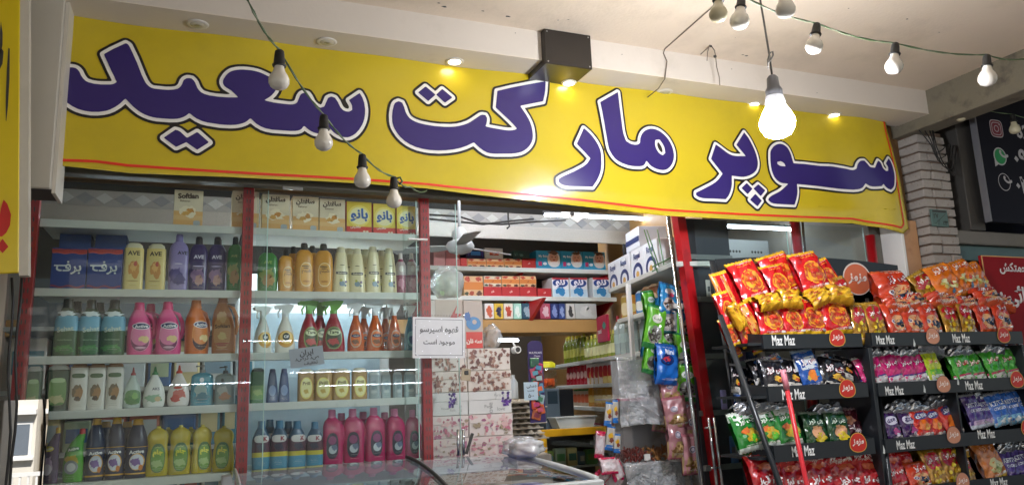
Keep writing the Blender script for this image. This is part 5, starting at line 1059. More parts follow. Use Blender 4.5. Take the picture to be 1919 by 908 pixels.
c = atY(995, 732, 4.27); notice('price_note', 'small pale blue handwritten price note on the purple strip', c, .09, .105, [('دستی', .05, .25, .7), ('چسب', 0, 0, .5), ('۵۰۰', 0, -.25, .4)], m=card('#b9cfdd'), bord=False)
# security camera and bag of bread
p = atY(967, 655, 4.3); t = thing('security_camera', 'white round security camera beside the bread bag', 'camera', (p.x, 4.3, p.z)); MB().lathe([(-.03, .022, .022), (.03, .022, .022)], M_white, 18, M=Matrix.Rotation(PI/2, 4, 'X')).build('housing', t); MB().lathe([(.031, .015, .015), (.034, .012, .012)], M_dark, 14, M=Matrix.Rotation(PI/2, 4, 'X')).build('lens', t); MB().tube([(0, .01, .02), (0, .05, .05)], .006, M_white).build('bracket', t)
# ---- gift boxes, cartons, bags between glass and freezer ---------------------------
GY = 3.86
def flor(kind, k):
    r_ = random.Random(k); o = []
    if kind == 'paisley':
        for i in range(52): o.append(P('splat', r_.uniform(-.46, .46), r_.uniform(.06, .94), r_.uniform(.018, .05), r_.uniform(.04, .12), r_.choice(['#8a5f52','#a17a68','#6f4a44','#b39482']), k+i))
    if kind == 'script':
        for i in range(6): o.append(P('txt', r_.choice(['love','Flower','Paris','soul']), r_.uniform(-.3, .3), r_.uniform(.15, .85), r_.uniform(.14, .28), '#9a9a98', .0, r_.choice([0, PI/2])))
        for i in range(20): o.append(P('splat', (.08+.3*(k % 2))+r_.uniform(-.1, .1), r_.uniform(.35, .95), .03, .06, r_.choice(['#4a2a7a','#6a3f9a','#38205f']), k+i))
    if kind == 'rose':
        for i in range(46): o.append(P('splat', r_.uniform(-.45, .45), r_.uniform(.06, .94), r_.uniform(.02, .07), r_.uniform(.04, .12), r_.choice(['#c9939a','#b9707f','#d8b3b0','#9a8a72','#dcc9c0','#a86a86']), k+i))
    return o
rowsG = [(652,693,'paisley','#d6cdc3'),(694,732,'paisley','#d3c8bd'),(733,775,'script','#d2d1cd'),(776,817,'rose','#d8ccc6'),(818,856,'rose','#d6c6c0')]
nmG = {'paisley': 'brown paisley', 'script': 'white box with purple flowers and script', 'rose': 'pink rose'}; rn = ['top row', 'second row', 'third row', 'fourth row', 'bottom row']
for j, (y0, y1, kd, c_) in enumerate(rowsG):
    z1 = atY(885, y0, GY).z; z0 = atY(885, y1+1, GY).z
    for i, (u0, u1) in enumerate([(808,877),(878,959)]):
        a, b_ = atY(u0, 750, GY), atY(u1, 750, GY)
        w, h = b_.x-a.x, z1-z0-.003; t = thing('gift_box', '%s patterned gift box in the %s column, %s' % ({'paisley': 'brown paisley', 'script': 'purple flower and script', 'rose': 'pink rose'}[kd], ['left', 'right'][i], rn[j]), 'gift box', ((a.x+b_.x)/2, GY+.002*((i+j) % 2), z0+.001), group='stacked gift boxes')
        MB().box((-w/2+.001, 0, 0), (w/2-.001, .3, h), card(c_), bev=.0015).build('box', t); MB().box((-w/2, -.004, h*.62), (w/2, .302, h+.0005), card(c_), bev=.001).build('lid', t); g = MB()
        for q_, p in enumerate(flor(kd, 40+j*2+i)):
            f0 = flat(-.0046); e = .00004*q_+.0003
            if p[0] == 'splat': print_shape(g, splat(p[1]*w, p[2]*h, p[3]*w, p[4]*h, p[6], 14, .45), ink(p[5]), f0, e)
            else: print_text(g, p[1], p[2]*w, p[3]*h, p[4]*w, ink(p[5]), f0, .005, eps=e, rot=p[7])
        g.build('print', t)
zG0 = atY(885, 857, GY).z; tag(MB().box((1.12, GY, .02), (1.55, GY+.3, zG0-.001), card('#8c7d6c'), bev=.004).build('base_crate'), 'plain crate under the stack of gift boxes', 'crate')
zG = atY(885, 652, GY).z+.002
def big_carton(u0, u1, yt, lab, prints, c_='#b5a79a', d=.24, y=GY+.03, z=zG):
    a, b_, t_ = atY(u0, 600, y), atY(u1, 600, y), atY((u0+u1)/2, yt, y); w, h = b_.x-a.x, t_.z-z; t = thing('carton', lab, 'carton', ((a.x+b_.x)/2, y, z)); MB().box((-w/2, 0, 0), (w/2, d, h), card(c_), bev=.003).build('box', t); g = MB()
    for i, p in enumerate(prints):
        if p[0] == 'txt': print_text(g, p[1], p[2]*w, p[3]*h, p[4]*w, ink(p[5]), flat(-.001), .05, eps=.0004*(i+1))
        else: print_shape(g, [(x*w, zz*h) for x, zz in p[1]], ink(p[2]), flat(-.001), .0004*(i+1))
    g.build('print', t)
big_carton(816, 868, 561, 'pale brown carton with red arrow mark on the gift boxes', [('s', [(-.35,.55),(.0,.6),(.3,.9),(.2,.72),(.45,.7),(.1,.5),(-.3,.42)], '#b32a26')])
big_carton(869, 905, 563, 'narrow carton printed with red panel and blue figure on the gift boxes', [('s', [(-.4,.0),(.45,.0),(.45,.34),(-.4,.34)], '#c83222'), ('s', ell(-.0,.52,.38,.14,18), '#3f7fb4'), ('s', ell(.05,.55,.12,.05,12), '#b5a79a'), ('s', splat(-.3,.66,.16,.1,3), '#2f5f9c'), ('txt', 'سه نان', 0, .14, .8, '#e8d8cc')], '#b9aca0')
def blob_bag(name, label, c, rx, ry, rz_, m, seed, cat='bag', inner=None):
    bm = bmesh.new(); bmesh.ops.create_icosphere(bm, subdivisions=4, radius=1); import mathutils.noise as mn
    for v in bm.verts:
        n = mn.noise(v.co*2.2+Vector((seed, 0, 0)))*.25+mn.noise(v.co*6+Vector((0, seed, 0)))*.12; v.co *= 1+n; v.co = Vector((v.co.x*rx, v.co.y*ry, max(-.8, v.co.z)*rz_))
    b = MB(); b.add([v.co.copy() for v in bm.verts], [[q.index for q in f.verts] for f in bm.faces], m, True); bm.free(); t = thing(name, label, cat, c); b.build('film', t)
    if inner: b2 = MB(); b2.box((-rx*.6, -ry*.5, -rz_*.75), (rx*.55, ry*.5, rz_*.45), card(inner), bev=.01); b2.build('contents', t)
    return t
M_film = glassy('bag_film', (.93, .94, .93), .12, .7, .12, haze=.28, bump=.6)
p = atY(838, 531, GY+.15); blob_bag('plastic_bag', 'translucent plastic bag holding something green on top of the cartons', p, .088, .1, .095, M_film, 3, inner='#8fa884')
p = atY(922, 632, GY+.2); blob_bag('plastic_bag', 'clear bag of brown bread right of the cartons', p, .05, .07, .075, M_film, 8, inner='#a9845c')
t = thing('key_tag', 'small beige key tag hanging before the gift boxes', 'tag', atY(873, 700, 3.63)); MB().prism([(-.025, -.03), (.022, -.035), (.028, .022), (-.02, .03)], 0, .004, card('#a8977c')).build('tag_plate', t); MB().box((-.008, -.004, -.004), (.014, 0, .016), M_dark, bev=.002).build('clip', t); MB().tube([(0, 0, .03), (-.01, 0, .10)], .001, M_dark, 6).build('string', t)
# ---- freezer --------------------------------------------------------------------------
fz = thing('chest_freezer', 'white and blue chest freezer with curved sliding glass lids', 'freezer', (.85, 2.95, 0))
M_fw = mat('freezer_white', '#b4b7b5', .35, var=.03, coat=.2); M_fb = mat('freezer_blue', '#1d2f86', .35, var=.08, coat=.2)
zr = 1.155; zf = 1.085; x0, x1 = -.72, .69; y0, y1 = -.08, .57
MB().box((x0, y0, .08), (x1, y1, zf-.065), M_fb, bev=.01).build('body', fz)
b = MB().box((x0-.012, y0-.012, zf-.064), (x1+.012, y0+.03, zf), M_fw, bev=.006); b.build('front_rim', fz)
MB().box((x0-.012, y1-.03, zf-.0), (x1-.10, y1+.012, zr), M_fw, bev=.006).build('rear_rim', fz)
def lid_z(y, x): # gentle barrel from rear to front
    t = (y-y0)/(y1-y0); s = max(0, (x-(x1-.22))/.22); return zf+.004+(zr-zf+.012)*math.sin(t*PI/2)**.8*(1-s*s*.75)
def arc_rail(x, w, m, name, zoff=.0):
    pts = [(x, y0+.02+(y1-y0-.04)*i/12, lid_z(y0+.02+(y1-y0-.04)*i/12, x)+zoff) for i in range(13)]; MB().tube(pts, w, m, 8).build(name, fz)
b = MB(); xs = [x1-.02+(.0)*i for i in range(2)]
pts = [(x1-.13, y1-.01, zr-.004)]+[(x1-.13+.12*math.sin(i/10*PI/2), y1-.02-(y1-y0-.04)*(i/10)**1.3, zr-.004-(zr-zf-.004)*(i/10)**1.1) for i in range(1, 11)]
b.tube(pts, .016, M_fw, 8); b.build('right_rim', fz)
MB().box((x1-.0, y0, .6), (x1+.012, y1-.1, zf-.065), M_fw).build('side_panel', fz)
MB().box((x0-.02, y0, zf-.06), (x0+.02, y1, zf+.03), M_fw, bev=.01).build('left_rim', fz)
def lid(xa, xb, zo, name):
    vs = []; fs = []; n = 14; mm = 8
    for i in range(n+1):
        for j in range(mm+1): y = y0+.02+(y1-y0-.04)*i/n; x = xa+(xb-xa)*j/mm; vs.append((x, y, lid_z(y, x)-.006+zo))
    for i in range(n):
        for j in range(mm): a = i*(mm+1)+j; fs.append((a, a+1, a+mm+2, a+mm+1))
    MB().add(vs, fs, glassy('freezer_glass', (.88, .92, .92), .10, .85, .01), True).build(name, fz)
lid(x0+.02, .05, .004, 'glass_lid'); lid(-.02, x1-.04, -.003, 'glass_lid'); arc_rail(.05, .008, M_dark, 'lid_handle', .006); arc_rail(x0+.04, .007, M_fw, 'lid_handle', .004)
MB().box((x0+.03, y0+.03, .35), (x1-.03, y1-.03, .38), M_fw).build('tub_floor', fz)
MB().lathe([(0, .014, .014), (.004, .012, .012)], M_alu, 16, ctr=(.09, y0+.01, zf+.001)).build('lock', fz)
g = MB()
for i in range(14): r_ = random.Random(i); g.lathe([(0, .005, .005), (.001, .005, .005)], ink('#dfe8ff'), 6, M=Matrix.Translation((r_.uniform(0, x1), y0-.001, r_.uniform(.8, 1.0)))@Matrix.Rotation(PI/2, 4, 'X'))
tag(g.build('star_print', fz), kind='stuff')
rr = random.Random(12); icn = ['#c9b49a','#8f5a3c','#d8d4cc','#4a3a34','#b03a3a','#3f6a9a','#d8b84a','#b9a08c']; iw = ['tan','brown','white','dark','red','blue','yellow','beige']
for i in range(11):
    for j in range(3):
        k = rr.randrange(8); o = MB().box((-.055, -.09, 0), (.055, .09, .03), foil(icn[k]), bev=.008).box((-.03, -.06, .0301), (.03, .05, .031), card(icn[(k+3) % 8])).build('ice_cream_pack', loc=(.85+x0+.11+i*.128, 2.95+y0+.13+j*.2, .88)); o.rotation_euler = (0, 0, rr.uniform(-.2, .2))
        tag(o, '%s ice cream pack under the freezer glass, %s from left, %s rank' % (iw[k], ORD[i], ['front', 'middle', 'rear'][j]), 'ice cream', 'ice cream packs in the freezer')
tag(MB().box((.85+x0+.04, 2.95+y0+.04, .3805), (.85+x1-.04, 2.95+y1-.04, .8795), card('#8f8577')).build('freezer_basket'), 'basket filling the chest freezer below the ice creams', 'basket')
p = atY(985, 840, 3.35); blob_bag('plastic_bag', 'crumpled translucent shopping bag lying on the freezer', (p.x, 3.38, 1.19), .10, .08, .05, M_film, 5, inner='#8a6a5a')
# chrome jug handle things behind freezer
t = thing('chrome_cylinder', 'upright chrome tube pair standing at the rear of the freezer', 'tube', (atY(858, 855, 3.62).x, 3.585, 1.16)); [MB().tube([(dx, 0, 0), (dx, 0, .12)], .007, M_chrome, 12).build('tube', t) for dx in (-.008, .018)]
t = thing('dark_stick', 'dark flat stick leaning beside the chrome tubes', 'stick', (atY(872, 850, 3.6).x, 3.58, 1.165)); MB().box((-.006, 0, 0), (.006, .01, .10), M_dark, M=Matrix.Rotation(.35, 4, 'Y')).build('blade', t)

# ---- door frame, nut bins behind film, hanging packets ------------------------------
def lean_post(name, label, cat, u0, v0, u1, v1, y, r, m, ext=.0, kind='tube'):
    a, b_ = atY(u0, v0, y), atY(u1, v1, y); d = (b_-a); b_ = a+d*((a.z-.02)/(a.z-b_.z)) if ext else b_
    o = MB().tube([a, b_], r, m, 12 if kind == 'tube' else 4).build(name); return tag(o, label, cat)
lean_post('door_post', 'slim chrome door post at the right of the doorway', 'post', 1252, 405, 1315, 908, 3.66, .012, M_chrome, 1)
a = atY(1272, 398, 3.72); b_ = atY(1326, 778, 3.72); b_ = a+(b_-a)*((a.z-.0)/(a.z-b_.z)); d = .028
tag(MB().add([(a.x-d, 3.70, a.z), (a.x+d, 3.70, a.z), (a.x+d, 3.76, a.z), (a.x-d, 3.76, a.z), (b_.x-d, 3.70, b_.z), (b_.x+d, 3.70, b_.z), (b_.x+d, 3.76, b_.z), (b_.x-d, 3.76, b_.z)], [(0, 1, 2, 3), (7, 6, 5, 4), (4, 5, 1, 0), (5, 6, 2, 1), (6, 7, 3, 2), (7, 4, 0, 3)], mat('red_bright_paint', '#b8151c', .3, var=.08, coat=.3, dirt='#8a1016', dscale=7)).build('door_frame_post'), 'bright red steel post of the shop door frame', 'post')
dh = thing('door_handle_bar', 'double chrome bar handle on the right door leaf', 'handle', (0, 0, 0)); a, b_ = atY(1328, 782, 3.58), atY(1345, 908, 3.58)
for dx in (0, .035): MB().tube([a+Vector((dx, 0, 0)), b_+Vector((dx+.0, 0, -.1))], .008, M_chrome, 12).build('bar', dh)
for t_ in (.15, .75): q = a.lerp(b_, t_); MB().tube([q+Vector((-.015, .02, 0)), q+Vector((.05, .02, 0))], .006, M_chrome, 10).build('mount', dh)
pane(2.68, 3.36, .05, 2.40, 3.66, 'right glass pane behind the first snack rack'); pane(3.37, 3.97, .05, 2.40, 3.64, 'far right glass pane behind the second snack rack')
lean_post('window_post', 'red and chrome mullion between the right glass panes', 'post', 1489, 405, 1500, 520, 3.7, .03, M_red, 1); lean_post('window_post', 'chrome strip beside the right red mullion', 'post', 1503, 405, 1513, 520, 3.69, .008, M_chrome, 1)
nb2 = thing('nut_bins', 'clear bins of nuts under shiny plastic film inside the doorway', 'bins', (0, 0, 0))
a, b_ = atY(1156, 672, 4.0), atY(1300, 672, 4.0); zt_, zm, zb = a.z, atY(1220, 802, 4.0).z, atY(1220, 862, 4.0).z
M_gb = mat('bin_back', '#b5afab', .5); xA, xB = a.x, b_.x-.03; MB().box((xA+.13, 4.3, .3), (xB+.1, 4.31, zt_), M_gb).build('back_panel', nb2)
for x in (xA, (xA+xB)/2, xB): MB().box((x-.007, 3.99, .05), (x+.007, 4.3, zt_), glassy('acrylic', (.9, .92, .93), .06, .5), bev=.001).build('divider', nb2)
for z in (zb-.02, zm+.17): MB().box((xA, 4.0, z), (xB, 4.3, z+.008), M_gb).build('bin_shelf', nb2)
nm_ = mat('nut_brown', '#a9743f', .6, var=.3, scale=40); nm2 = mat('nut_dark', '#6f2c24', .5, var=.3, scale=40); rr = random.Random(4); nts = MB()
for i in range(420):
    x = rr.uniform(xA+.02, xB-.02); m_ = nm2 if x < (xA+xB)/2-.03 else nm_; y = rr.uniform(4.01, 4.2); z = zb-.01+rr.uniform(0, .05)+.16*(y-4.01); r_ = rr.uniform(.006, .010); nts.lathe([(-r_, r_*.4, r_*.3), (0, r_, r_*.8), (r_, r_*.4, r_*.3)], m_, 6, ctr=(x, y, z))
tag(nts.build('nuts', nb2), kind='stuff')
M_wrap = glassy('cling_film', (.90, .91, .93), .25, .9, .16, haze=.30, bump=1.0)
def drape(x0_, x1_, z0_, z1_, y, nm, seed, par):
    vs = []; fs = []; n, mm = 30, 36; import mathutils.noise as mn
    for i in range(n+1):
        for j in range(mm+1):
            u, v = i/n, j/mm; x = x0_+(x1_-x0_)*u; z = z1_+(z0_-z1_)*v; q = mn.noise(Vector((u*5+seed, v*3+u*3, seed)))*.03+abs(mn.noise(Vector((u*9, v*7-u*6, seed*2))))*.035*(.4+v)+abs(mn.noise(Vector((u*23+v*9, v*19, seed))))*.014+.012*math.sin(v*PI); vs.append((x, y-q-.02*v, z+.012*math.sin(u*PI*2)*v))
    for i in range(n):
        for j in range(mm): a_ = i*(mm+1)+j; fs.append((a_, a_+1, a_+mm+2, a_+mm+1))
    MB().add(vs, fs, M_wrap, False).build(nm, par)
drape(xA-.03, xB+.0, zm+.02, zt_+.01, 3.97, 'film_sheet', 2, nb2); drape(xA-.02, (xA+xB)/2, .85, zb-.0, 3.97, 'film_sheet', 5, nb2); drape((xA+xB)/2, xB+.02, .85, zb-.0, 3.975, 'film_sheet', 9, nb2)
MB().box((xA-.02, 3.99, zm+.165), (xB, 3.999, zm+.18), ink('#b8506a')).build('shelf_edge', nb2)
for k, x in enumerate(((xA*.7+xB*.3), (xA*.25+xB*.75))): tag(MB().box((x-.02, 3.985, zb+.005), (x+.02, 3.988, zb+.04), M_white).build('price_card'), ['small white price card in the left nut bin', 'small white price card in the right nut bin'][k], 'price card')

# ================================================================== bags
def bag_surf(w, h, t, seed):
    s1, s2, s3 = (seed*1.7) % 6.28, (seed*2.9) % 6.28, (seed*4.3) % 6.28
    def f(x, z):
        u, v = max(-1, min(1, x/(w/2))), max(-1, min(1, (z-h/2)/(h/2))); e = max(0., 1-u**6)*max(0., 1-abs(v)**3.2); base = t*(e**.55)
        ds = 1-abs(v); wr = math.sin(u*15+s1+2*v)*math.exp(-ds*6)*t*.22+math.sin(u*7+s2)*math.exp(-ds*3)*t*.14
        dn = t*.17*math.sin(u*3.1+v*4.2+s3)*math.sin(v*5.3-u*2+s2)+t*.09*math.sin(u*8-v*9+s1)+t*.05*math.sin(u*13+v*17+s2)
        return -(base+(wr+dn)*(e**.4))-.0006
    return f
BAGM = {}
def _m(k): return .85 if k == 'silver_end' else .35 if k == 'goldchi' else 0
def bag_mesh(key, w, h, t, seed, base, seal, prints, sealh=.09, back=None, metal=0):
    k = (key, round(w, 3), round(h, 3), seed)
    if k in BAGM: return BAGM[k]
    f = bag_surf(w, h, t, seed); n, mm = 18, 26; b = MB(); mb_ = foil(base, metal=metal); ms = foil(seal, metal=metal)
    for side in (1, -1):
        vs = []
        for i in range(n+1):
            for j in range(mm+1):
                x = -w/2+w*i/n; z = h*j/mm; vv = abs(2*j/mm-1); x *= 1-.05*(1-vv**4); y = f(x, z); vs.append((x, y*side if side == 1 else -y*.85, z+(.004*math.sin(i*2.6+seed) if j in (0, mm) else 0)))
        fa_, fb = [], []
        for i in range(n):
            for j in range(mm):
                a_ = i*(mm+1)+j; q = (a_, a_+mm+1, a_+mm+2, a_+1) if side == 1 else (a_, a_+1, a_+mm+2, a_+mm+1); (fb if (j < mm*sealh or j >= mm*(1-sealh)) else fa_).append(q)
        b.add(vs, fa_, mb_, True); b.add(vs, fb, ms, True)
    for i, p in enumerate(prints):
        e = .0008+.0005*i
        if p[0] == 'ell': print_shape(b, ell(p[1]*w, p[2]*h, p[3]*w, p[4]*h, 22, p[7] if len(p) > 7 else 0, p[6] if len(p) > 6 else 2), foil(p[5]), f, e)
        elif p[0] == 'leaf':
            pts = [(p[1]*w+p[3]*w*math.cos(q_/24*2*PI)*(1 if q_ not in (21,) else 1.0)+(.28*p[3]*w if 19 <= q_ <= 22 else 0), p[2]*h+p[4]*h*math.sin(q_/24*2*PI)-(.06*p[4]*h if 19 <= q_ <= 22 else 0)) for q_ in range(24)]; print_shape(b, pts, foil(p[5]), f, e)
        elif p[0] == 'splat': print_shape(b, splat(p[1]*w, p[2]*h, p[3]*w, p[4]*h, p[6], 16, .35), foil(p[5]), f, e)
        elif p[0] == 'rect': print_shape(b, rect(p[1]*w, p[2]*h, p[3]*w, p[4]*h, 6), foil(p[5]), f, e)
        elif p[0] == 'txt':
            if len(p) > 8: print_text(b, p[1], p[2]*w, p[3]*h, p[4]*w, foil(p[8]), f, p[6]+.05, eps=e-.0003, rot=p[7])
            print_text(b, p[1], p[2]*w, p[3]*h, p[4]*w, foil(p[5]), f, p[6] if len(p) > 6 else .03, eps=e+.0003, rot=p[7] if len(p) > 7 else 0)
    if key not in ('pofak_side', 'pofak_end', 'silver_end'):
        rf = random.Random(seed*5+len(key)); tn = ['corn snack with cheese', 'crispy snack net 60 g', 'produced under licence', 'keep in a cool dry place']
        for zz in (.12, .15, .90): print_text(b, rf.choice(tn), rf.uniform(-.08, .08)*w, zz*h, rf.uniform(.36, .6)*w, foil('#e6ded2'), f, .0, eps=.0035)
        print_shape(b, rect(.24*w, .12*h, .40*w, .17*h, 2), foil('#dcd6cc'), f, .0022)
    BAGM[k] = b.build('snack_bag', mesh_only=True); return BAGM[k]
def snacks(k, c, n=10, a='#d98a2c', cx=0, cy=.45, rx=.2, ry=.16, s=.06):
    r_ = random.Random(k); return [P('splat', cx+r_.uniform(-rx, rx), cy+r_.uniform(-ry, ry), r_.uniform(s*.6, s*1.2), r_.uniform(s*.4, s*.8), r_.choice([c, a]), k+i) for i in range(n)]
chi = 'چی توز'
BT = {
 'pofak': ('#c4121a', '#dfae22', [P('leaf',.02,.46,.33,.27,'#e29a28'), P('leaf',.02,.46,.29,.235,'#b8552a')]+snacks(1,'#e08a2c',12,'#c8401e',.02,.46,.17,.15,.07)+[P('txt','پفک نمکی مینو',.0,.84,.5,'#e8a030',.02), P('txt','پفک',.0,.46,.26,'#c01818',.05)], 'red yellow-ended snack bag'),
 'pofak_side': ('#b81018', '#d9a824', [P('rect',-.5,.0,-.1,1,'#c98a3a'), P('splat',.2,.4,.2,.2,'#a80f14',4)], 'red snack bag seen side-on'),
 'pofak_end': ('#d6a620', '#c89018', snacks(4,'#b8701a',16,'#a33818',0,.5,.4,.36,.08), 'yellow bag end'),
 'silver_end': ('#a9acb2', '#b8babf', [P('splat',-.2,.5,.18,.2,'#8a8d94',4), P('splat',.25,.4,.14,.16,'#6c6f78',7)], 'silver foil snack bag back'),
 'goldchi': ('#a8781c', '#c29a34', [P('ell',0,.68,.42,.20,'#b01626',3), P('txt',chi,0,.70,.66,'#f2eae6',.05,.08)]+snacks(7,'#d8c030',9,'#c8a020',.0,.32,.3,.2,.1), 'gold foil snack bag'),
 'motor': ('#c63a1c', '#cf5226', [P('ell',.05,.36,.34,.22,'#d8a06a',2.4), P('splat',.1,.34,.24,.10,'#2c3a52',5), P('splat',.18,.28,.14,.07,'#15181f',8), P('ell',-.22,.40,.10,.065,'#d8d4d8'), P('ell',-.22,.40,.07,.045,'#4a2a5a'), P('ell',-.22,.40,.03,.02,'#d8d4d8'), P('txt',chi,.08,.72,.62,'#eee4e0',.04,.1,'#a81c28')], 'orange red snack bag'),
 'popcorn': ('#d8701c', '#dd8426', [P('txt',chi,.0,.82,.6,'#f0e0d0',.04,.08,'#b8401c')]+snacks(9,'#dcd8a0',14,'#c8b45a',.0,.45,.26,.16,.08)+[P('splat',.05,.2,.07,.09,'#3a6a8a',4), P('splat',.12,.42,.05,.06,'#a8302c',6)], 'orange snack bag with pale popcorn picture'),
 'chiblack': ('#1c1c22', '#b4b4b8', [P('rect',-.5,.0,.5,.2,'#c8c4bc'), P('txt',chi,.02,.60,.74,'#f0ecec',.06,.06,'#a01c28'), P('splat',.1,.36,.2,.09,'#d8a83a',6), P('splat',.2,.3,.12,.06,'#b84a2a',7)], 'black and white snack bag'),
 'chiblue': ('#1c4f9c', '#9fb2c4', [P('rect',-.5,.5,.5,.8,'#cfd6dc'), P('txt',chi,.02,.68,.74,'#f0ecec',.06,.06,'#a01c28'), P('splat',.05,.34,.24,.12,'#d87a2a',6), P('splat',-.2,.3,.1,.07,'#d8c04a',7), P('splat',.26,.38,.1,.08,'#2c8ac4',9)], 'bright blue snack bag'),
 'green': ('#1e7a2a', '#b8c0b8', [P('rect',-.5,.78,.5,.93,'#c8d0c8'), P('txt',chi,.05,.72,.62,'#d8e4d4',.04,.06,'#1a4a22'), P('splat',.12,.36,.28,.15,'#c9a82c',6), P('splat',.16,.3,.2,.1,'#5fb82c',8), P('splat',-.1,.5,.16,.08,'#d8702c',4)], 'green snack bag with yellow ring snacks'),
 'dgreen': ('#15401f', '#8f9c90', [P('txt',chi,.0,.70,.6,'#c8d0c4',.03,.06), P('ell',.0,.40,.26,.16,'#d8a07a'), P('splat',.06,.28,.22,.12,'#d8c02c',6), P('splat',.0,.54,.2,.05,'#b88458',9)], 'dark green snack bag with pale round picture'),
 'plum': ('#4a1626', '#7a6a6c', [P('splat',-.05,.6,.2,.1,'#9a5a3a',6), P('txt','چیپلت',.05,.38,.7,'#d8d0d0',.04,-.2), P('splat',-.15,.68,.12,.06,'#c07a4a',9)], 'dark plum snack bag with slanting white word'),
 'magenta': ('#c01868', '#b8bcc0', [P('rect',-.5,.0,.5,.26,'#cfccd2'), P('rect',-.5,.25,.5,.30,'#4a2a7a'), P('txt',chi,.0,.62,.66,'#f2e8ee',.05,.06,'#8a1048')], 'magenta snack bag with white lower band'),
 'lime': ('#a8b81c', '#c0c4bc', [P('rect',-.5,.0,.5,.26,'#cfd4c8'), P('rect',-.5,.26,.5,.42,'#5fa82c'), P('txt',chi,.0,.66,.66,'#d8402c',.05,.06,'#f0e8b8')], 'lime yellow snack bag'),
 'green2': ('#3f9a2c', '#9aa49a', [P('rect',-.5,.0,.5,.24,'#cfd2c8'), P('rect',-.5,.24,.5,.30,'#b8405a'), P('txt',chi,.0,.64,.66,'#e8d8c8',.05,.06,'#a8302c')], 'bright green snack bag with pale lower band'),
 'purple': ('#3a1a52', '#a8a8ae', [P('ell',.0,.66,.36,.14,'#d8d4e4',2.4), P('txt','چوری',.0,.66,.56,'#3a2a6a',.05,.1), P('splat',.1,.3,.2,.1,'#a83a7a',6), P('ell',.12,.2,.1,.06,'#cfc8d8')], 'deep purple snack bag with white oval word'),
 'redpur': ('#c42a1c', '#a8a8ae', [P('ell',.0,.74,.36,.12,'#3a3a7a',2.4), P('txt','چوری',.0,.74,.56,'#d8dce8',.05,.1), P('splat',.0,.42,.28,.16,'#e0701c',6), P('splat',.1,.36,.16,.1,'#d8a83a',8), P('ell',.0,.12,.14,.05,'#e8d8c8')], 'orange red snack bag with blue oval word'),
 'kettle_p': ('#4a3578', '#b0b4bc', [P('rect',-.5,.0,.5,.22,'#b89cc4'), P('txt','KETTLE',.0,.66,.8,'#d4d8e4',.03), P('txt','COOKED',.0,.50,.66,'#d4d8e4',.02), P('rect',-.5,.0,.5,.1,'#c4ccd8')], 'purple kettle cooked crisps bag'),
 'kettle_b': ('#2c5fb0', '#b0b4bc', [P('rect',-.5,.0,.5,.28,'#7ab4d4'), P('txt','KETTLE',.0,.66,.8,'#e0e6f0',.03), P('txt','COOKED',.0,.50,.66,'#e0e6f0',.02), P('splat',.0,.14,.16,.08,'#d8e4ea',4)], 'blue kettle cooked crisps bag'),
 'red': ('#a8141c', '#b83028', [P('txt',chi,.0,.42,.7,'#f0e8e8',.05,.06,'#801018'), P('splat',-.05,.72,.26,.08,'#c8603a',5)], 'bright red snack bag'),
 'amber': ('#b86a2c', '#c8a03a', [P('txt',chi,.02,.78,.56,'#d8a07a',.03,.06,'#8a2c28'), P('splat',.05,.34,.28,.16,'#b8b078',6), P('splat',.1,.3,.16,.1,'#8a9a5a',8)], 'amber snack bag with pale crisps picture'),
 'seed_green': ('#5fae2c', '#2c7a3a', [P('ell',0,.32,.36,.2,'#8a8a84'), P('splat',0,.32,.3,.16,'#3f3a36',4), P('ell',0,.68,.26,.1,'#d8dcd0'), P('txt','تخمه',0,.68,.36,'#3a6a3a',.03)], 'green sunflower seed bag'),
 'seed_blue': ('#2a8ac4', '#2c6aa0', [P('ell',0,.34,.36,.2,'#cfcac0'), P('splat',0,.34,.28,.15,'#5a4a3c',4), P('ell',0,.72,.3,.1,'#d8dce0'), P('splat',.1,.62,.14,.06,'#c84a6a',6)], 'blue sunflower seed bag'),
 'wafer_blue': ('#1c6ac4', '#1f5cae', [P('ell',-.1,.6,.3,.14,'#1a2f6a'), P('splat',-.1,.62,.2,.07,'#c8404a',4), P('txt','Mini',0,.8,.4,'#e8eef4',.03)], 'glossy blue snack bag'),
 'grey_seed': ('#8f9496', '#2c6a6a', [P('ell',0,.4,.34,.22,'#c4c0b8'), P('splat',0,.4,.26,.16,'#4a4440',4)], 'grey seed bag with dark seeds picture'),
 'nut_pink': ('#b07a80', '#a8626e', [P('rect',-.5,.05,.5,.45,'#a58a5c'), P('splat',.0,.25,.36,.14,'#7a5a34',4), P('splat',.1,.3,.2,.08,'#c0a06a',6), P('ell',-.1,.62,.16,.09,'#d8d4dc'), P('ell',-.1,.62,.13,.07,'#3a3a6a'), P('ell',-.1,.62,.1,.05,'#cfc8d4')], 'pink topped clear bag of nuts'),
 'sweet': ('#b8b4ac', '#2c6fb8', [P('splat',0,.6,.3,.14,'#d8a82c',4), P('splat',.1,.42,.24,.1,'#7a3a2c',6), P('rect',-.5,.0,.5,.22,'#1f6fc0')], 'small yellow and blue sweet bag'),
 'pinkcandy': ('#c8b4b8', '#b8205a', [P('splat',0,.5,.36,.26,'#d4cdd0',4), P('rect',-.5,.0,.5,.16,'#c01c4a'), P('rect',-.5,.84,.5,1,'#c01c4a')], 'white and crimson candy bag'),
}
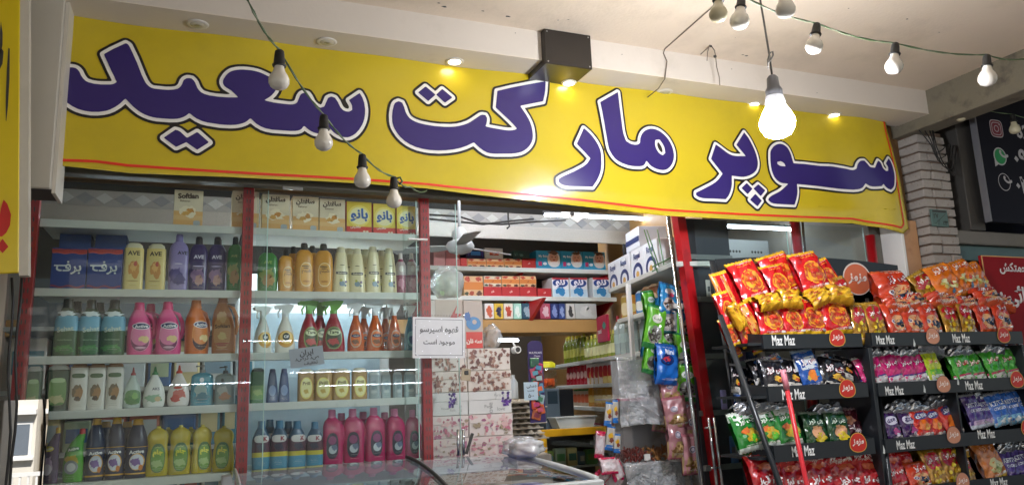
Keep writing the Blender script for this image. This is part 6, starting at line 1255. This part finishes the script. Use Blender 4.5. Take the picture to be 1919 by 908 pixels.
def bag(kind, u, v, wpx, hpx, y, lab, rot=0, lean=12, yaw=0, grp=None, seed=1, t=.19, name='snack_bag', cat='snack bag'):
    """bag whose centre is seen at (u, v) at plan distance y; sizes in photo pixels become metres there"""
    c = atY(u, v, y); s = depth(c)/F; w, h = round(wpx*s*1.06/.006)*.006, round(hpx*s*1.02/.006)*.006; base, seal, pr, desc = BT[kind]
    me = bag_mesh(kind, w, h, w*t, seed % 5, base, seal, pr, metal=_m(kind)); o = link(name, me); R_ = Euler((-math.radians(lean), math.radians(rot), math.radians(yaw)), 'XYZ').to_matrix()
    o.rotation_euler = (-math.radians(lean), math.radians(rot), math.radians(yaw)); o.location = c-R_@Vector((0, 0, h/2)); tag(o, lab or desc, cat, grp); return o
def bags(kind, lst, y, where, grp=None, **kw):
    n = len(lst)
    if 'lying' in where: lst = [(u, v, w, h, (q_[0] if q_ else 90)-90) for u, v, w, h, *q_ in lst]
    for i, q in enumerate(lst):
        u, v, w, h = q[:4]; rot = q[4] if len(q) > 4 else 0; o = ordinal(i, n); q_ = random.Random(int(u*3+v)); k_ = 1.12 if 'heap' not in where and 'high' not in where else 1.0
        bag(kind, u, v-(h*.04 if k_ > 1 else 0), w*k_*q_.uniform(.97, 1.06), h*k_*q_.uniform(.98, 1.06), y+(.004*i)+q_.uniform(0, .02), '%s %s%s' % (BT[kind][3], where, ', '+o if o else ''), rot+q_.uniform(-4, 4), grp=(grp or '%ss %s' % (BT[kind][3], where)) if n > 1 else None, seed=i+int(u), **kw)
# packets hanging by the door
HY = 3.84
for kd, u, v, w, h, rot, lb, dy in [
 ('seed_blue',1249,560,30,52,8,'blue seed bag hanging highest beside the chrome door post',0), ('grey_seed',1246,600,34,42,4,'grey seed bag below the highest blue one',.02), ('seed_green',1226,612,30,70,14,'green seed bag hanging left of the cluster by the door',.0), ('seed_green',1255,615,28,60,6,'green seed bag in the middle of the cluster by the door',.04),
 ('seed_blue',1284,600,26,60,4,'pale blue seed bag behind the chrome door post',.03), ('wafer_blue',1248,682,38,64,6,'glossy blue snack bag in the middle of the hanging cluster',-.02), ('seed_green',1222,668,26,56,14,'low green seed bag left of the glossy blue bag',.03), ('seed_green',1278,660,34,62,4,'green seed bag right of the glossy blue bag',.02),
 ('seed_green',1285,715,32,60,4,'green seed bag lowest, beside the chrome door post',.0), ('nut_pink',1256,730,32,48,-4,'nut bag with pink edge just under the glossy blue bag',.02), ('nut_pink',1265,772,34,50,-6,'pink nut bag, second down beside the door post',-.01), ('nut_pink',1296,800,26,70,2,'narrow pink nut bag by the chrome door post',.03),
 ('nut_pink',1268,822,34,62,2,'pink nut bag, third down beside the door post',0), ('nut_pink',1294,850,34,64,2,'lowest pink nut bag beside the door post',-.02),
 ('grey_seed',1268,640,26,50,0,'grey seed bag tucked behind the hanging green bags',.08), ('seed_green',1240,640,24,44,10,'small green seed bag tucked behind the blue bag',.08), ('grey_seed',1224,640,26,50,-8,'grey seed bag far left of the hanging cluster',.09), ('seed_blue',1268,586,24,44,-6,'blue seed bag peeping between the top two',.07), ('seed_green',1262,700,26,50,-4,'green seed bag half under the glossy blue bag',.06), ('nut_pink',1284,770,28,50,3,'pink nut bag squeezed in beside the chrome post',.05), ('grey_seed',1296,640,24,50,3,'grey seed bag just right of the chrome door post',.06)]:
    bag(kd, u, v, w*1.3, h*1.16, HY+dy, lb, rot, lean=0, yaw=(int(u) % 5-2)*6, seed=int(v), grp='bags hanging by the door', t=.2)
rr = random.Random(77); kds = ['seed_green','grey_seed','seed_blue','nut_pink','wafer_blue','sweet']
for i in range(12):
    u, v = 1216+(i % 3)*30+rr.uniform(-6, 6), 575+(i//3)*66+rr.uniform(-10, 10); kd = kds[3] if v > 740 else rr.choice(kds[:3])
    bag(kd, u+(v-600)*.12, v, 32, 54, HY+.12+.01*i, '%s, rear layer by the door, row %s, %s' % (BT[kd][3], ['one', 'two', 'three', 'four'][i//3], ordinal(i % 3, 3)), rr.uniform(-12, 12), lean=0, yaw=rr.uniform(-20, 20), seed=i, grp='rear bags hanging by the door', t=.2)
tag(MB().tube([atY(1262, 520, 3.95), atY(1296, 908, 3.95)], .006, M_alu, 8).build('hanging_rail'), 'thin rail the seed bags hang from by the door', 'rail')
for kd, u, v, w, h, rot, lb in [('sweet',1140,775,16,44,10,'yellow and blue sweet bag hanging at the counter corner'), ('sweet',1153,770,12,40,4,'narrow sweet bag beside the counter corner'), ('sweet',1143,820,18,44,12,'blue ended sweet bag, lower left at the counter corner'), ('sweet',1156,830,14,34,6,'small golden sweet bag, lower right at the counter corner'), ('pinkcandy',1124,832,20,48,8,'white and crimson candy bag beside the yellow counter')]:
    bag(kd, u, v, w, h, 3.9, lb, rot, lean=0, seed=int(u), grp='bags at the counter corner')
bk2 = [(1140,872),(1155,880),(1128,890),(1148,900)]
for i, (u, v) in enumerate(bk2): bag('pinkcandy', u, v, 34, 30, 3.75+.03*i, 'crimson candy bag in the heap at the doorway, '+pos4[i], rot=70*i, lean=20, seed=i, grp='crimson candy bags at the doorway')

# dark shelving behind the racks
ds = thing('dark_shelving', 'dim shelving unit seen through the right glass behind the racks', 'shelving', (2.95, 4.6, 0)); 
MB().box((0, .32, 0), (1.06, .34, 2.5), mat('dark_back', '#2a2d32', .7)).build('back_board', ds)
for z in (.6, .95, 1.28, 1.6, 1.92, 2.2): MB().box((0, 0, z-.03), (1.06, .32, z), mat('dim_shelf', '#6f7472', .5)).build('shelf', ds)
for kk, (x0_, x1_) in enumerate(((0.0, .50), (.62, 1.04))):
    b = MB().box((x0_, -.05, 2.22), (x1_, -.04, 2.49), mat('perforated_grey', '#9fa3a1', .5, var=.04))
    for i in range(8): b.lathe([(0, .010, .010), (.001, .010, .010)], M_dark, 10, M=Matrix.Translation((x0_+.06+(i % 4)*.028+(i//4)*.2, -.051, 2.40))@Matrix.Rotation(PI/2, 4, 'X'))
    b.build('perforated_panel', ds)
MB().box((-.29, -.86, 0), (.03, -.84, 2.42), mat('dark_back', '#2a2d32', .7)).build('end_panel', ds)
for z in (1.0, 1.3, 1.62, 1.95, 2.2): MB().box((-.29, -.88, z-.03), (.03, -.861, z), mat('dim_shelf', '#6f7472', .5)).build('end_shelf', ds)
for k_, (x_, z_, w_, h_, c_) in enumerate([(-.10, 1.95, .035, .17, '#b9bcbb'), (-.03, 1.95, .03, .12, '#a8acae'), (-.16, 1.95, .03, .10, '#c9c4bc'), (-.05, 1.62, .05, .08, '#8f979c'), (-.12, 1.3, .04, .11, '#9a8ac0'), (-.02, 1.3, .04, .14, '#7f9ab0'), (-.08, 1.0, .05, .15, '#3a5f8f')]):
    tag(MB().box((-w_/2, 0, 0), (w_/2, .012, h_), card(c_), bev=.004).box((-w_/2+.006, -.001, h_*.3), (w_/2-.006, 0, h_*.6), card('#55595c')).build('slim_carton', loc=(2.95+x_, 3.722, z_+.0005)), 'slim pale carton on the dark end shelves beside the red post, %s from the top' % ORD[k_], 'carton', 'slim cartons beside the red post')
M_dk = [card(c_) for c_ in ['#3a4f6f','#8a7ab0','#6a6f74','#2c3a5a','#b0a8a0','#5a4a6a']]; rr = random.Random(21); zz_ = [.95, 1.28, 1.6, 1.92]; dn = ['lowest', 'second', 'third', 'highest']
for j, z in enumerate(zz_):
    x = 3.0; k = 0
    while x < 3.9 and k < 12:
        w = rr.uniform(.05, .1); h = rr.uniform(.12, .22); m1, m2 = rr.choice(M_dk), rr.choice(M_dk)
        b = MB().lathe([(0, w*.4, .03), (.01, w*.45, .035), (h*.7, w*.43, .033), (h*.85, w*.2, .02), (h, w*.18, .018)], m1, 12, 2.6); o = b.build('dim_bottle', loc=(x+w/2, 4.66, z+.0005)); tag(o, 'dim bottle on the %s used shelf behind the racks, %s from left' % (dn[j], ORD[k]), 'bottle', 'bottles on the dark shelves'); x += w+.008; k += 1
# ================================================================== snack racks
RY = 3.0
M_logo = ink('#c22a1e'); M_logo2 = mat('logo_faded', '#c98a6c', .4)
def logo(g, cx, cz_, s, red=True, surf=None, e=.001):
    f0 = surf or flat(0); q = lambda k: [(cx+x*(1+.10*(-(z-cz_)/s))*1.0-cx*0 if False else cx+(x-cx)*(1-.16*(z-cz_)/s), z) for x, z in ell(cx, cz_, s*k, s*.86*k, 26, 0, 2.2)]
    print_shape(g, q(1.07), ink('#d8b04a') if red else ink('#3a3436'), f0, e); print_shape(g, q(1.0), M_logo if red else M_logo2, f0, e+.0005)
    print_text(g, 'مزمز', cx, cz_, s*1.45, ink('#f0e2da'), f0, .045, eps=e+.0012, shear=.25)
def rack(name, label, x0, x1, tiers, parts_):
    t = thing(name, label, 'display rack', ((x0+x1)/2, RY, 0), group='black snack display racks'); w = x1-x0; cx = (x0+x1)/2
    for (zt_, zb_) in tiers:
        h = zt_-zb_; k = MB().box((-w/2, -.012, 0), (w/2, -.004, h), M_blackp, bev=.0012); tr = k.build('tray', t, (0, 0, zb_)); MB().box((-w/2, -.004, 0), (w/2, .27, .006), M_blackp).build('tray_floor', tr); 
        for s_ in (-1, 1): MB().prism([(-.003, .006), (.27, .006), (.27, .10), (-.003, h)], s_*w/2-.003, s_*w/2+.003, M_blackp, axis='X').build('tray_side', tr)
    return t, cx
T1 = [(1.672, 1.602), (1.425, 1.352), (1.152, 1.075), (.90, .82)]
r1t, c1 = rack('snack_rack', 'left black snack rack with MazMaz trays in front of the glass', 2.53, 3.16, T1, None)

def fascia_print(par, cx, z0, z1, u_txt, v_txt, wpx, logos):
    g = MB(); f0 = flat(-.0121)
    for u, v in u_txt: p = atY(u, v, RY-.012); s = depth(p)/F; print_text(g, 'Maz Maz', p.x-cx, p.z, wpx*s, ink('#e6e6e2'), f0, .02, eps=.0012, h=wpx*s*.36)
    for u, v, r_, red in logos: p = atY(u, v, RY-.012); s = depth(p)/F; logo(g, p.x-cx, p.z, r_*s, red, flat(-.014))
    g.build('lettering', par)
fascia_print(r1t, c1, 0, 0, [(1468, 637), (1487, 738), (1505, 844)], 0, 54, [(1568, 632, 18, 1), (1587, 727, 18.5, 1), (1607, 828, 19.5, 1)])
def beam2(name, par, a, b_, r, m): a = Vector(a)-par.location; b_ = Vector(b_)-par.location; MB().tube([a, b_], r, m, 4).build(name, par)
def down(a, b_, z=.0): a, b_ = Vector(a), Vector(b_); return a+(b_-a)*((a.z-z)/(a.z-b_.z))
a_, b_ = atY(1335, 488, 3.30), atY(1402, 908, 3.30); beam2('post', r1t, a_, down(a_, b_), .02, M_blackp)
a_, b_ = atY(1350, 590, 3.10), atY(1462, 908, 2.96); beam2('post', r1t, a_, down(a_, b_, .01), .018, M_blackp)
a_, b_ = atY(1625, 560, 3.22), atY(1668, 908, 2.98); beam2('post', r1t, a_, down(a_, b_, .01), .016, M_blackp)
for z in (1.60, 1.35, 1.07, .82): MB().box((-.40, .0, 0), (-.315, .28, .012), M_blackp).build('side_arm', r1t, (0, 0, z+.02))
hp0, hp1 = atY(1337, 490, 3.30), atY(1690, 488, 3.30); zt_ = atY(1450, 487, 3.3).z
hd = MB(); n = 16; pts = [(hp0.x-c1+.02, 1.72), (hp1.x-c1-.04, 1.72)]+[(hp1.x-c1-.04-(hp1.x-hp0.x-.06)*i/n, zt_-.005+.03*math.sin(PI*i/n)) for i in range(n+1)]
hd.prism(pts, .30, .312, M_blackp); hd.build('header_board', r1t); g = MB(); p = atY(1606, 522, 3.30); s = depth(p)/F
print_shape(g, ell(p.x-c1, p.z, 35*s, 31*s, 30), ink('#d8d0c8'), flat(.2985), .0005); print_shape(g, ell(p.x-c1, p.z-.002, 32.5*s, 28.5*s, 30), mat('logo_salmon', '#cf6a44', .35), flat(.2985), .0012); print_text(g, 'مزمز', p.x-c1, p.z, 46*s, ink('#e8ddd4'), flat(.2985), .04, eps=.002, shear=.25); g.build('header_logo', r1t)
T2 = [(1.675, 1.605), (1.42, 1.352), (1.142, 1.073), (.90, .83)]
r2t, c2 = rack('snack_rack', 'wide right black snack rack with paired MazMaz trays', 3.23, 4.38, T2, None)
fascia_print(r2t, c2, 0, 0, [(1659, 636), (1801, 633), (1676, 731), (1825, 721), (1697, 832), (1848, 812), (1872, 903)], 0, 46, [(1747, 629, 17, 0), (1880, 627, 16, 1), (1767, 719, 17.5, 0), (1905, 710, 17, 1), (1786, 814, 17.5, 0), (1925, 800, 17, 1), (1803, 900, 17, 0)])
MB().box((-.56, .30, 0), (.56, .31, 1.98), M_blackp).build('back_board', r2t)
for x in (-.585, .585): MB().box((x-.012, .0, 0), (x+.012, .31, 1.6), M_blackp, bev=.002).build('side_frame', r2t)
MB().box((-.006, .004, .8), (.006, .28, 1.42), M_blackp).build('divider', r2t)
g = MB()
for (u, v) in [(1713, 641), (1732, 727), (1656, 841), (1795, 713)]: p = atY(u, v, RY-.013); g.add([(p.x-c2+dx, -.0128, p.z+dz_) for dx, dz_ in [(-.008, -.018), (.006, -.022), (.009, -.006), (.0, .022), (-.003, .0)]], [(0, 1, 2, 3, 4)], ink('#c8ccc8'))
tag(g.build('torn_tape', r2t), kind='stuff')
# ---- rack 1 bags
F1, F2, F3, F4 = 3.055, 3.10, 3.15, 3.19
bags('pofak', [(1439,600,52,66,-4),(1480,600,42,58,3),(1515,597,54,62,2),(1560,594,60,66,-2)], F1, 'in the front of the top left tray', lean=14)
bags('pofak_side', [(1411,598,34,60,-24)], F2, 'leaning in the top left tray', lean=14)
bags('pofak_end', [(1438,568,46,30,84),(1478,562,40,34,96),(1532,560,46,30,70),(1570,555,46,32,94)], F1-.02, 'lying across the top left tray', lean=30, t=.3)
bags('pofak', [(1400,527,62,80,-14),(1455,530,48,70,-12)], F3-.02, 'standing high in the top left tray', lean=16)
bags('pofak', [(1462,520,64,80,-12)], F4, 'behind the tall ones in the top left tray', lean=16)
bag('pofak', 1515, 511, 64, 82, F3-.03, 'tallest red snack bag with yellow ends, at centre of the heap', rot=-10, lean=14, seed=4)
bag('pofak', 1548, 520, 44, 72, F4, 'red snack bag half hidden right of the tallest one', rot=-18, lean=14, seed=5)
bag('goldchi', 1578, 546, 34, 56, F3, 'small gold and red snack bag under the round header logo', rot=-14, lean=10, seed=3)
bags('pofak_side', [(1352,548,22,76,-10),(1369,545,22,80,-14)], F3, 'squeezed at the left end of the heap', lean=12)
bag('pofak', 1361, 580, 34, 70, F2, 'red snack bag bulging out at the left end of the heap', rot=-14, lean=10, seed=6)
bag('pofak_end', 1380, 592, 50, 26, F1, 'yellow bag end under the left of the heap', rot=62, lean=20, seed=3)
for i, (u, v, w, h, rot) in enumerate([(1366,622,28,56,-20),(1396,622,34,56,-16),(1412,640,22,44,-18),(1376,650,20,40,-22)]): bag('pofak', u, v, w, h, F2+.02*i, 'red snack bag hanging out left of the top tray, '+pos4[i], rot, lean=4, seed=i, grp='red bags hanging out of the tray')
for i, (u, v, w, h, rot) in enumerate([(1607,606,34,80,4),(1636,602,40,72,-4)]): bag('goldchi', u, v, w, h, F1, BT['goldchi'][3]+' between the two racks, '+ordinal(i, 2), rot, lean=6, seed=i, grp='gold bags between racks', t=.22)
# second tray
bags('chiblack', [(1446,705,44,52,6),(1480,702,36,50,4),(1556,702,50,56,8)], F1, 'in the second left tray', lean=14)
bags('chiblue', [(1512,695,42,66,-6)], F1-.01, 'in the second left tray', lean=10)
bags('chiblue', [(1438,684,50,22,80),(1538,680,40,22,84)], F2, 'lying behind in the second left tray', lean=40, t=.3)
bags('chiblack', [(1580,690,34,40,20),(1420,696,30,44,-10)], F2, 'in the second rank of the second tray', lean=20)
for i, (u, v) in enumerate([(1377,708),(1391,712),(1405,716)]): bag('chiblack', u, v, 20, 52, F2+.1, 'black snack bag side-on left of the second tray, '+ordinal(i, 3), 6, lean=6, seed=i, grp='black bags side-on')
for i, (u, v) in enumerate([(1383,752),(1397,749),(1412,746)]): bag('chiblue', u, v, 18, 30, F2+.1, 'small blue bag below the side-on black bags, '+ordinal(i, 3), 4, lean=6, seed=i, grp='small blue bags')
# third tray
bags('green', [(1396,810,48,66,-6),(1434,806,46,62,-4),(1471,802,50,66,-4)], F1, 'in the third left tray', lean=14)
bags('dgreen', [(1525,808,46,60,2),(1567,806,46,58,4)], F1, 'in the third left tray', lean=14)
bags('plum', [(1590,798,44,56,6)], F2, 'in the third left tray', lean=14)
bags('silver_end', [(1405,772,70,26,86),(1450,774,60,24,92),(1545,776,60,24,88)], F2, 'lying on top in the third left tray', lean=50, t=.3)
bags('green', [(1408,850,40,44,-8),(1438,848,34,40,-8)], F2+.06, 'hanging below the third tray', lean=6)
# fourth tray
bags('red', [(1434,898,62,74,-4),(1482,900,56,70,0),(1530,896,56,74,4),(1582,898,58,72,2),(1624,896,48,72,4)], F1, 'in the bottom left tray', lean=16)
bags('red', [(1450,868,60,30,84),(1505,866,60,30,94),(1560,868,62,30,88),(1606,866,56,28,92)], F2, 'lying on the bottom left tray', lean=50, t=.3)
# ---- rack 2 bags
bags('motor', [(1672,600,36,58,-4),(1704,600,44,58,2),(1738,600,40,60,4),(1840,597,36,56,0),(1872,594,36,56,2)], F1, 'in the top right tray', lean=14)
bags('goldchi', [(1777,603,34,56,6),(1808,600,34,60,4)], F1, 'in the middle of the top right tray', lean=14)
bag('motor', 1668, 545, 78, 78, F3-.01, 'large rounded orange red bag with dark machine picture', rot=-4, lean=10, seed=2, t=.22)
bags('goldchi', [(1730,542,44,58,-22)], F3, 'leaning between the big orange bags', lean=10)
bag('popcorn', 1765, 530, 62, 70, F3-.02, 'front orange popcorn bag standing high on the right rack', rot=-14, lean=12, seed=1)
bag('popcorn', 1800, 520, 60, 66, F3+.01, 'second orange popcorn bag behind the front one', rot=-14, lean=12, seed=2); bag('popcorn', 1828, 522, 44, 64, F3+.03, 'orange bag at the right end of the high row', rot=-12, lean=12, seed=0)
bags('motor', [(1700,572,60,30,84),(1756,570,60,26,94),(1800,574,50,24,88),(1840,563,56,34,92),(1875,572,44,26,98)], F2, 'lying in the top right tray', lean=40, t=.3)
bags('motor', [(1672,575,50,30,100)], F2-.01, 'lying at the left of the top right tray', lean=40, t=.3)
bags('magenta', [(1622,697,36,50,-12),(1640,695,30,48,-10),(1667,693,40,54,-6),(1696,692,36,52,-6),(1720,688,36,54,-8)], F1, 'in the second right tray', lean=14)
bags('lime', [(1746,690,34,52,-6)], F1, 'in the second right tray', lean=14)
bags('green2', [(1798,692,40,52,-10),(1824,690,34,48,-8),(1858,686,38,54,-8),(1884,684,36,54,-8),(1908,680,32,54,-14)], F1, 'in the second right tray', lean=14)
bags('silver_end', [(1625,664,44,24,80),(1662,662,34,22,96),(1695,664,44,22,84),(1736,656,56,24,100)], F2, 'lying over the second right tray', lean=55, t=.28)
bags('silver_end', [(1790,662,52,24,80),(1850,660,56,24,96),(1896,662,50,24,84)], F2, 'lying over the second right tray', lean=55, t=.28)
bags('purple', [(1668,800,34,50,-6),(1700,798,38,48,-4)], F1, 'in the third right tray', lean=14)
bags('redpur', [(1724,795,38,48,-2),(1748,793,30,48,-4),(1776,788,38,58,-10)], F1, 'in the third right tray', lean=14)
bags('kettle_p', [(1822,772,36,56,-6),(1840,770,34,54,-4)], F1, 'in the third right tray', lean=14)
bags('kettle_b', [(1866,768,38,52,-4),(1892,764,36,52,-4),(1915,760,36,52,-4)], F1, 'in the third right tray', lean=14)
bags('silver_end', [(1680,768,50,24,84),(1716,768,50,26,96),(1752,756,48,26,84),(1822,748,50,28,96),(1858,752,50,24,84),(1898,744,48,26,92)], F2, 'lying over the third right tray', lean=55, t=.28)
bags('red', [(1672,882,42,60,-4),(1700,884,36,60,0)], F1, 'in the bottom right tray', lean=14)
bags('motor', [(1716,892,44,44,0)], F1-.01, 'at the front of the bottom right tray', lean=14)
bags('goldchi', [(1748,880,36,64,-4),(1778,874,38,70,-2),(1806,884,34,56,-4)], F1, 'in the bottom right tray', lean=14)
bags('amber', [(1850,864,48,66,-8)], F1, 'in the bottom right tray', lean=14)
bags('kettle_p', [(1890,875,36,54,-4),(1910,870,36,60,-4)], F1, 'in the bottom right tray', lean=14)
bags('goldchi', [(1786,852,50,24,84),(1732,856,40,22,96)], F2, 'lying over the bottom right tray', lean=55, t=.28)
bags('silver_end', [(1880,838,48,26,84),(1910,834,40,26,96)], F2, 'lying over the bottom right tray', lean=55, t=.28)
# broom handle
a_, b_ = atY(1467, 692, 2.86), atY(1512, 908, 2.86); br = thing('broom', 'upright red broom handle with pink grip before the left rack', 'broom', a_); b2_ = down(a_, b_, .0); u_ = (b2_-a_)
MB().tube([(0, 0, 0), u_*.06], .0135, plastic('#e08a98'), 12).build('grip', br); MB().tube([u_*.0601, u_*.92], .011, plastic('#cf3038'), 12).build('handle', br); MB().box((-.15, -.03, 0), (.15, .03, .1), plastic('#cf3038'), bev=.01).build('broom_head', br, u_*.985)
MB().lathe([(0, .003, .003), (.001, .003, .003)], M_dark, 8, M=Matrix.Translation((0, -.0136, -.014))@Matrix.Rotation(PI/2, 4, 'X')).build('hang_hole', br)

# ================================================================== hanging bulbs and wires
M_opal = mat('opal_bulb', '#dcd6ca', .18, var=.02, coat=.6); M_opal2 = mat('warm_dull_bulb', '#c9c0a0', .2, var=.03, coat=.6)
def fest_bulb(u, v, y, label, grp, r=.03, m=None, tilt=0, yaw=0):
    """u, v = where the socket meets the cord"""
    p = atY(u, v, y); t = thing('festoon_bulb', label, 'light bulb', p, group=grp); t.rotation_euler = (0, math.radians(tilt), yaw)
    MB().lathe([(-.052, .019, .019), (-.047, .021, .021), (-.043, .0165, .0165), (-.015, .0145, .0145), (-.004, .013, .013), (0, .008, .008)], mat('socket_rubber', '#1f1e1c', .6), 16).build('socket', t)
    MB().lathe([(-.052-r*2.35, .001, .001), (-.052-r*2.3, r*.45, r*.45), (-.052-r*2.1, r*.78, r*.78), (-.052-r*1.75, r*.97, r*.97), (-.052-r*1.35, r, r), (-.052-r*.95, r*.86, r*.86), (-.052-r*.55, r*.6, r*.6), (-.05, r*.45, r*.45)], m or M_opal, 22).build('bulb', t)
    return p
G_l = 'opal bulbs on the left festoon cord'; G_r = 'opal bulbs on the right festoon cord'
L1 = [fest_bulb(524, 94, 2.2, 'unlit opal bulb highest on the left cord, over the first word', G_l), fest_bulb(607, 215, 2.45, 'unlit opal bulb second down on the left cord', G_l), fest_bulb(679, 289, 2.62, 'unlit opal bulb third down on the left cord', G_l), fest_bulb(738, 331, 2.8, 'unlit opal bulb lowest on the left cord, below the banner', G_l)]
def cord(pts, label, r=.0035, m=None, cat='cord', name='string_of_lights_wire'):
    m = m or mat('green_cord', '#3f5a34', .6); P_ = []
    for i in range(len(pts)-1):
        for k in range(6): t = k/6; q = Vector(pts[i]).lerp(Vector(pts[i+1]), t); q.z -= .015*math.sin(PI*t); P_.append(q)
    P_.append(Vector(pts[-1])); Q = [[], []]
    for j, q in enumerate(P_):
        for w_ in (0, 1): Q[w_].append(q+Vector((.0022*math.cos(j*1.9+w_*PI), 0, .0022*math.sin(j*1.9+w_*PI))))
    b = MB().tube(Q[0], r*.7, m, 6).tube(Q[1], r*.7, mat('pale_cord', '#6d7a5c', .6), 6); return tag(b.build(name), label, cat)
st = atZ(440, -40, cz-.01); cord([st, atY(464, 0, 1.95)]+L1+[atY(770, 350, 3.1), atY(800, 357, 3.42)], 'twisted green cord of the left bulb string across the banner')
tag(MB().tube([atY(744, 334, 2.83), atY(750, 332, 2.83), atY(754, 340, 2.83), atY(748, 345, 2.83)], .004, mat('green_cord', '#3f5a34', .6), 6).build('cord_knot'), 'green knot in the cord beside the lowest left bulb', 'knot')
Rb = [fest_bulb(1390, -8, 2.0, 'unlit opal bulb at the top edge near the lit bulb cord', G_r, .034, tilt=12), fest_bulb(1531, 44, 2.0, 'unlit opal bulb just right of the lit bulb', G_r, .031, tilt=16), fest_bulb(1678, 81, 1.95, 'unlit opal bulb in the middle of the right cord', G_r, .032, tilt=14), fest_bulb(1849, 103, 1.9, 'unlit opal bulb in front of the concrete edge beam', G_r, .034, tilt=10)]
cord([atY(1300, -60, 2.0)]+Rb+[atY(1930, 108, 1.88), atY(1980, 112, 1.86)], 'twisted cord of the right bulb string under the canopy')
fest_bulb(1346, -22, 1.95, 'clear looking bulb leftmost at the top edge of the photo', None, .031, M_opal2, tilt=6); fest_bulb(1466, -34, 1.8, 'pale bulb half cut by the top edge right of the cord', None, .032)
Nb = [fest_bulb(1801, 192, 3.1, 'small dull bulb beside the steel column', 'dull bulbs at the neighbour', .032, M_opal2, tilt=14), fest_bulb(1897, 214, 3.0, 'small dull bulb in front of the contact sign', 'dull bulbs at the neighbour', .032, M_opal2)]
cord([atY(1770, 186, 3.15)]+Nb+[atY(1960, 222, 2.95)], 'thin cord of the neighbour bulbs across the contact sign', .0025)
# loose wires on the ceiling
def wire(pp, y, label, r=.0028, m=None):
    tag(MB().tube([atY(u, v, y) for u, v in pp], r, m or mat('grey_wire', '#6d6253', .6), 6).build('loose_wire'), label, 'wire', 'loose wires under the canopy')
p_ = atZ(1337, 12, cz-.005); q_ = atZ(1246, 92, cz-.005); tag(MB().tube([p_, p_.lerp(q_, .3), p_.lerp(q_, .6), q_, Vector((q_.x+.002, 3.222, cz-.02)), atY(1250, 115, 3.222), atY(1246, 148, 3.222), atY(1234, 166, 3.3), atY(1214, 182, 3.4)], .003, mat('grey_wire', '#6d6253', .6), 6).build('loose_wire'), 'grey wire running over the ceiling and down to the unlit downlight', 'wire', 'loose wires under the canopy')
hk = atZ(1332, 85, cz); Yh = hk.y
wire([(1327,81),(1330,85),(1326,98),(1325,114)], Yh, 'short grey wire end hanging from the ceiling hook'); wire([(1332,85),(1339,95),(1341,106),(1343,125),(1348,145),(1349,160)], Yh, 'long thin wire end hanging from the ceiling hook'); wire([(1331,86),(1322,94),(1313,102)], Yh, 'pale wire stub angled from the ceiling hook')
tag(MB().sphere((0, 0, 0), .006, M_dark, 10, 6).build('ceiling_hook', loc=(hk.x, hk.y, cz-.006)), 'small dark hook knot in the canopy ceiling', 'hook'); c = atY(1340, 106, Yh); tag(MB().box((-.008, -.006, -.007), (.008, .006, .007), M_dark, bev=.003).build('wire_connector', loc=c), 'small black connector on the long hanging wire', 'connector')
# the lit bulb
LY = 2.2; sp_ = atY(1447, 142, LY); lb = thing('lit_bulb', 'large glowing white bulb hanging on a cord before the banner', 'light bulb', sp_)
MB().lathe([(-.085, .032, .032), (-.06, .032, .032), (-.045, .024, .024), (-.01, .0215, .0215), (0, .014, .014)], mat('socket_grey', '#6f7076', .5), 18).build('socket', lb)
bz = [(-.25, .002, .002), (-.247, .03, .03), (-.235, .05, .05), (-.21, .064, .064), (-.185, .066, .066), (-.16, .056, .056), (-.13, .040, .040)]
MB().lathe(bz, mat('bulb_glow', '#f4f7ff', .3, emit=250), 28).build('globe', lb); MB().lathe([(-.13, .040, .040), (-.105, .037, .037), (-.085, .033, .033)], mat('bulb_neck', '#e6e8ee', .3), 22).build('neck', lb)
top = atZ(1424, -4, cz-.005); tag(MB().tube([sp_, atY(1442, 105, LY), atY(1433, 50, LY), atY(1424, -4, LY), Vector((atY(1415, -60, LY).x, LY, cz))], .004, mat('grey_cord', '#5a5650', .6), 8).tube([atY(1440, 128, LY-.01), atY(1439, 112, LY-.01), atY(1443, 99, LY-.01), atY(1448, 97, LY-.01), atY(1449, 104, LY-.01), atY(1441, 118, LY-.01)], .0035, mat('grey_cord', '#5a5650', .6), 8).build('lamp_cord'), 'grey cord with a loop holding the lit bulb', 'cord')
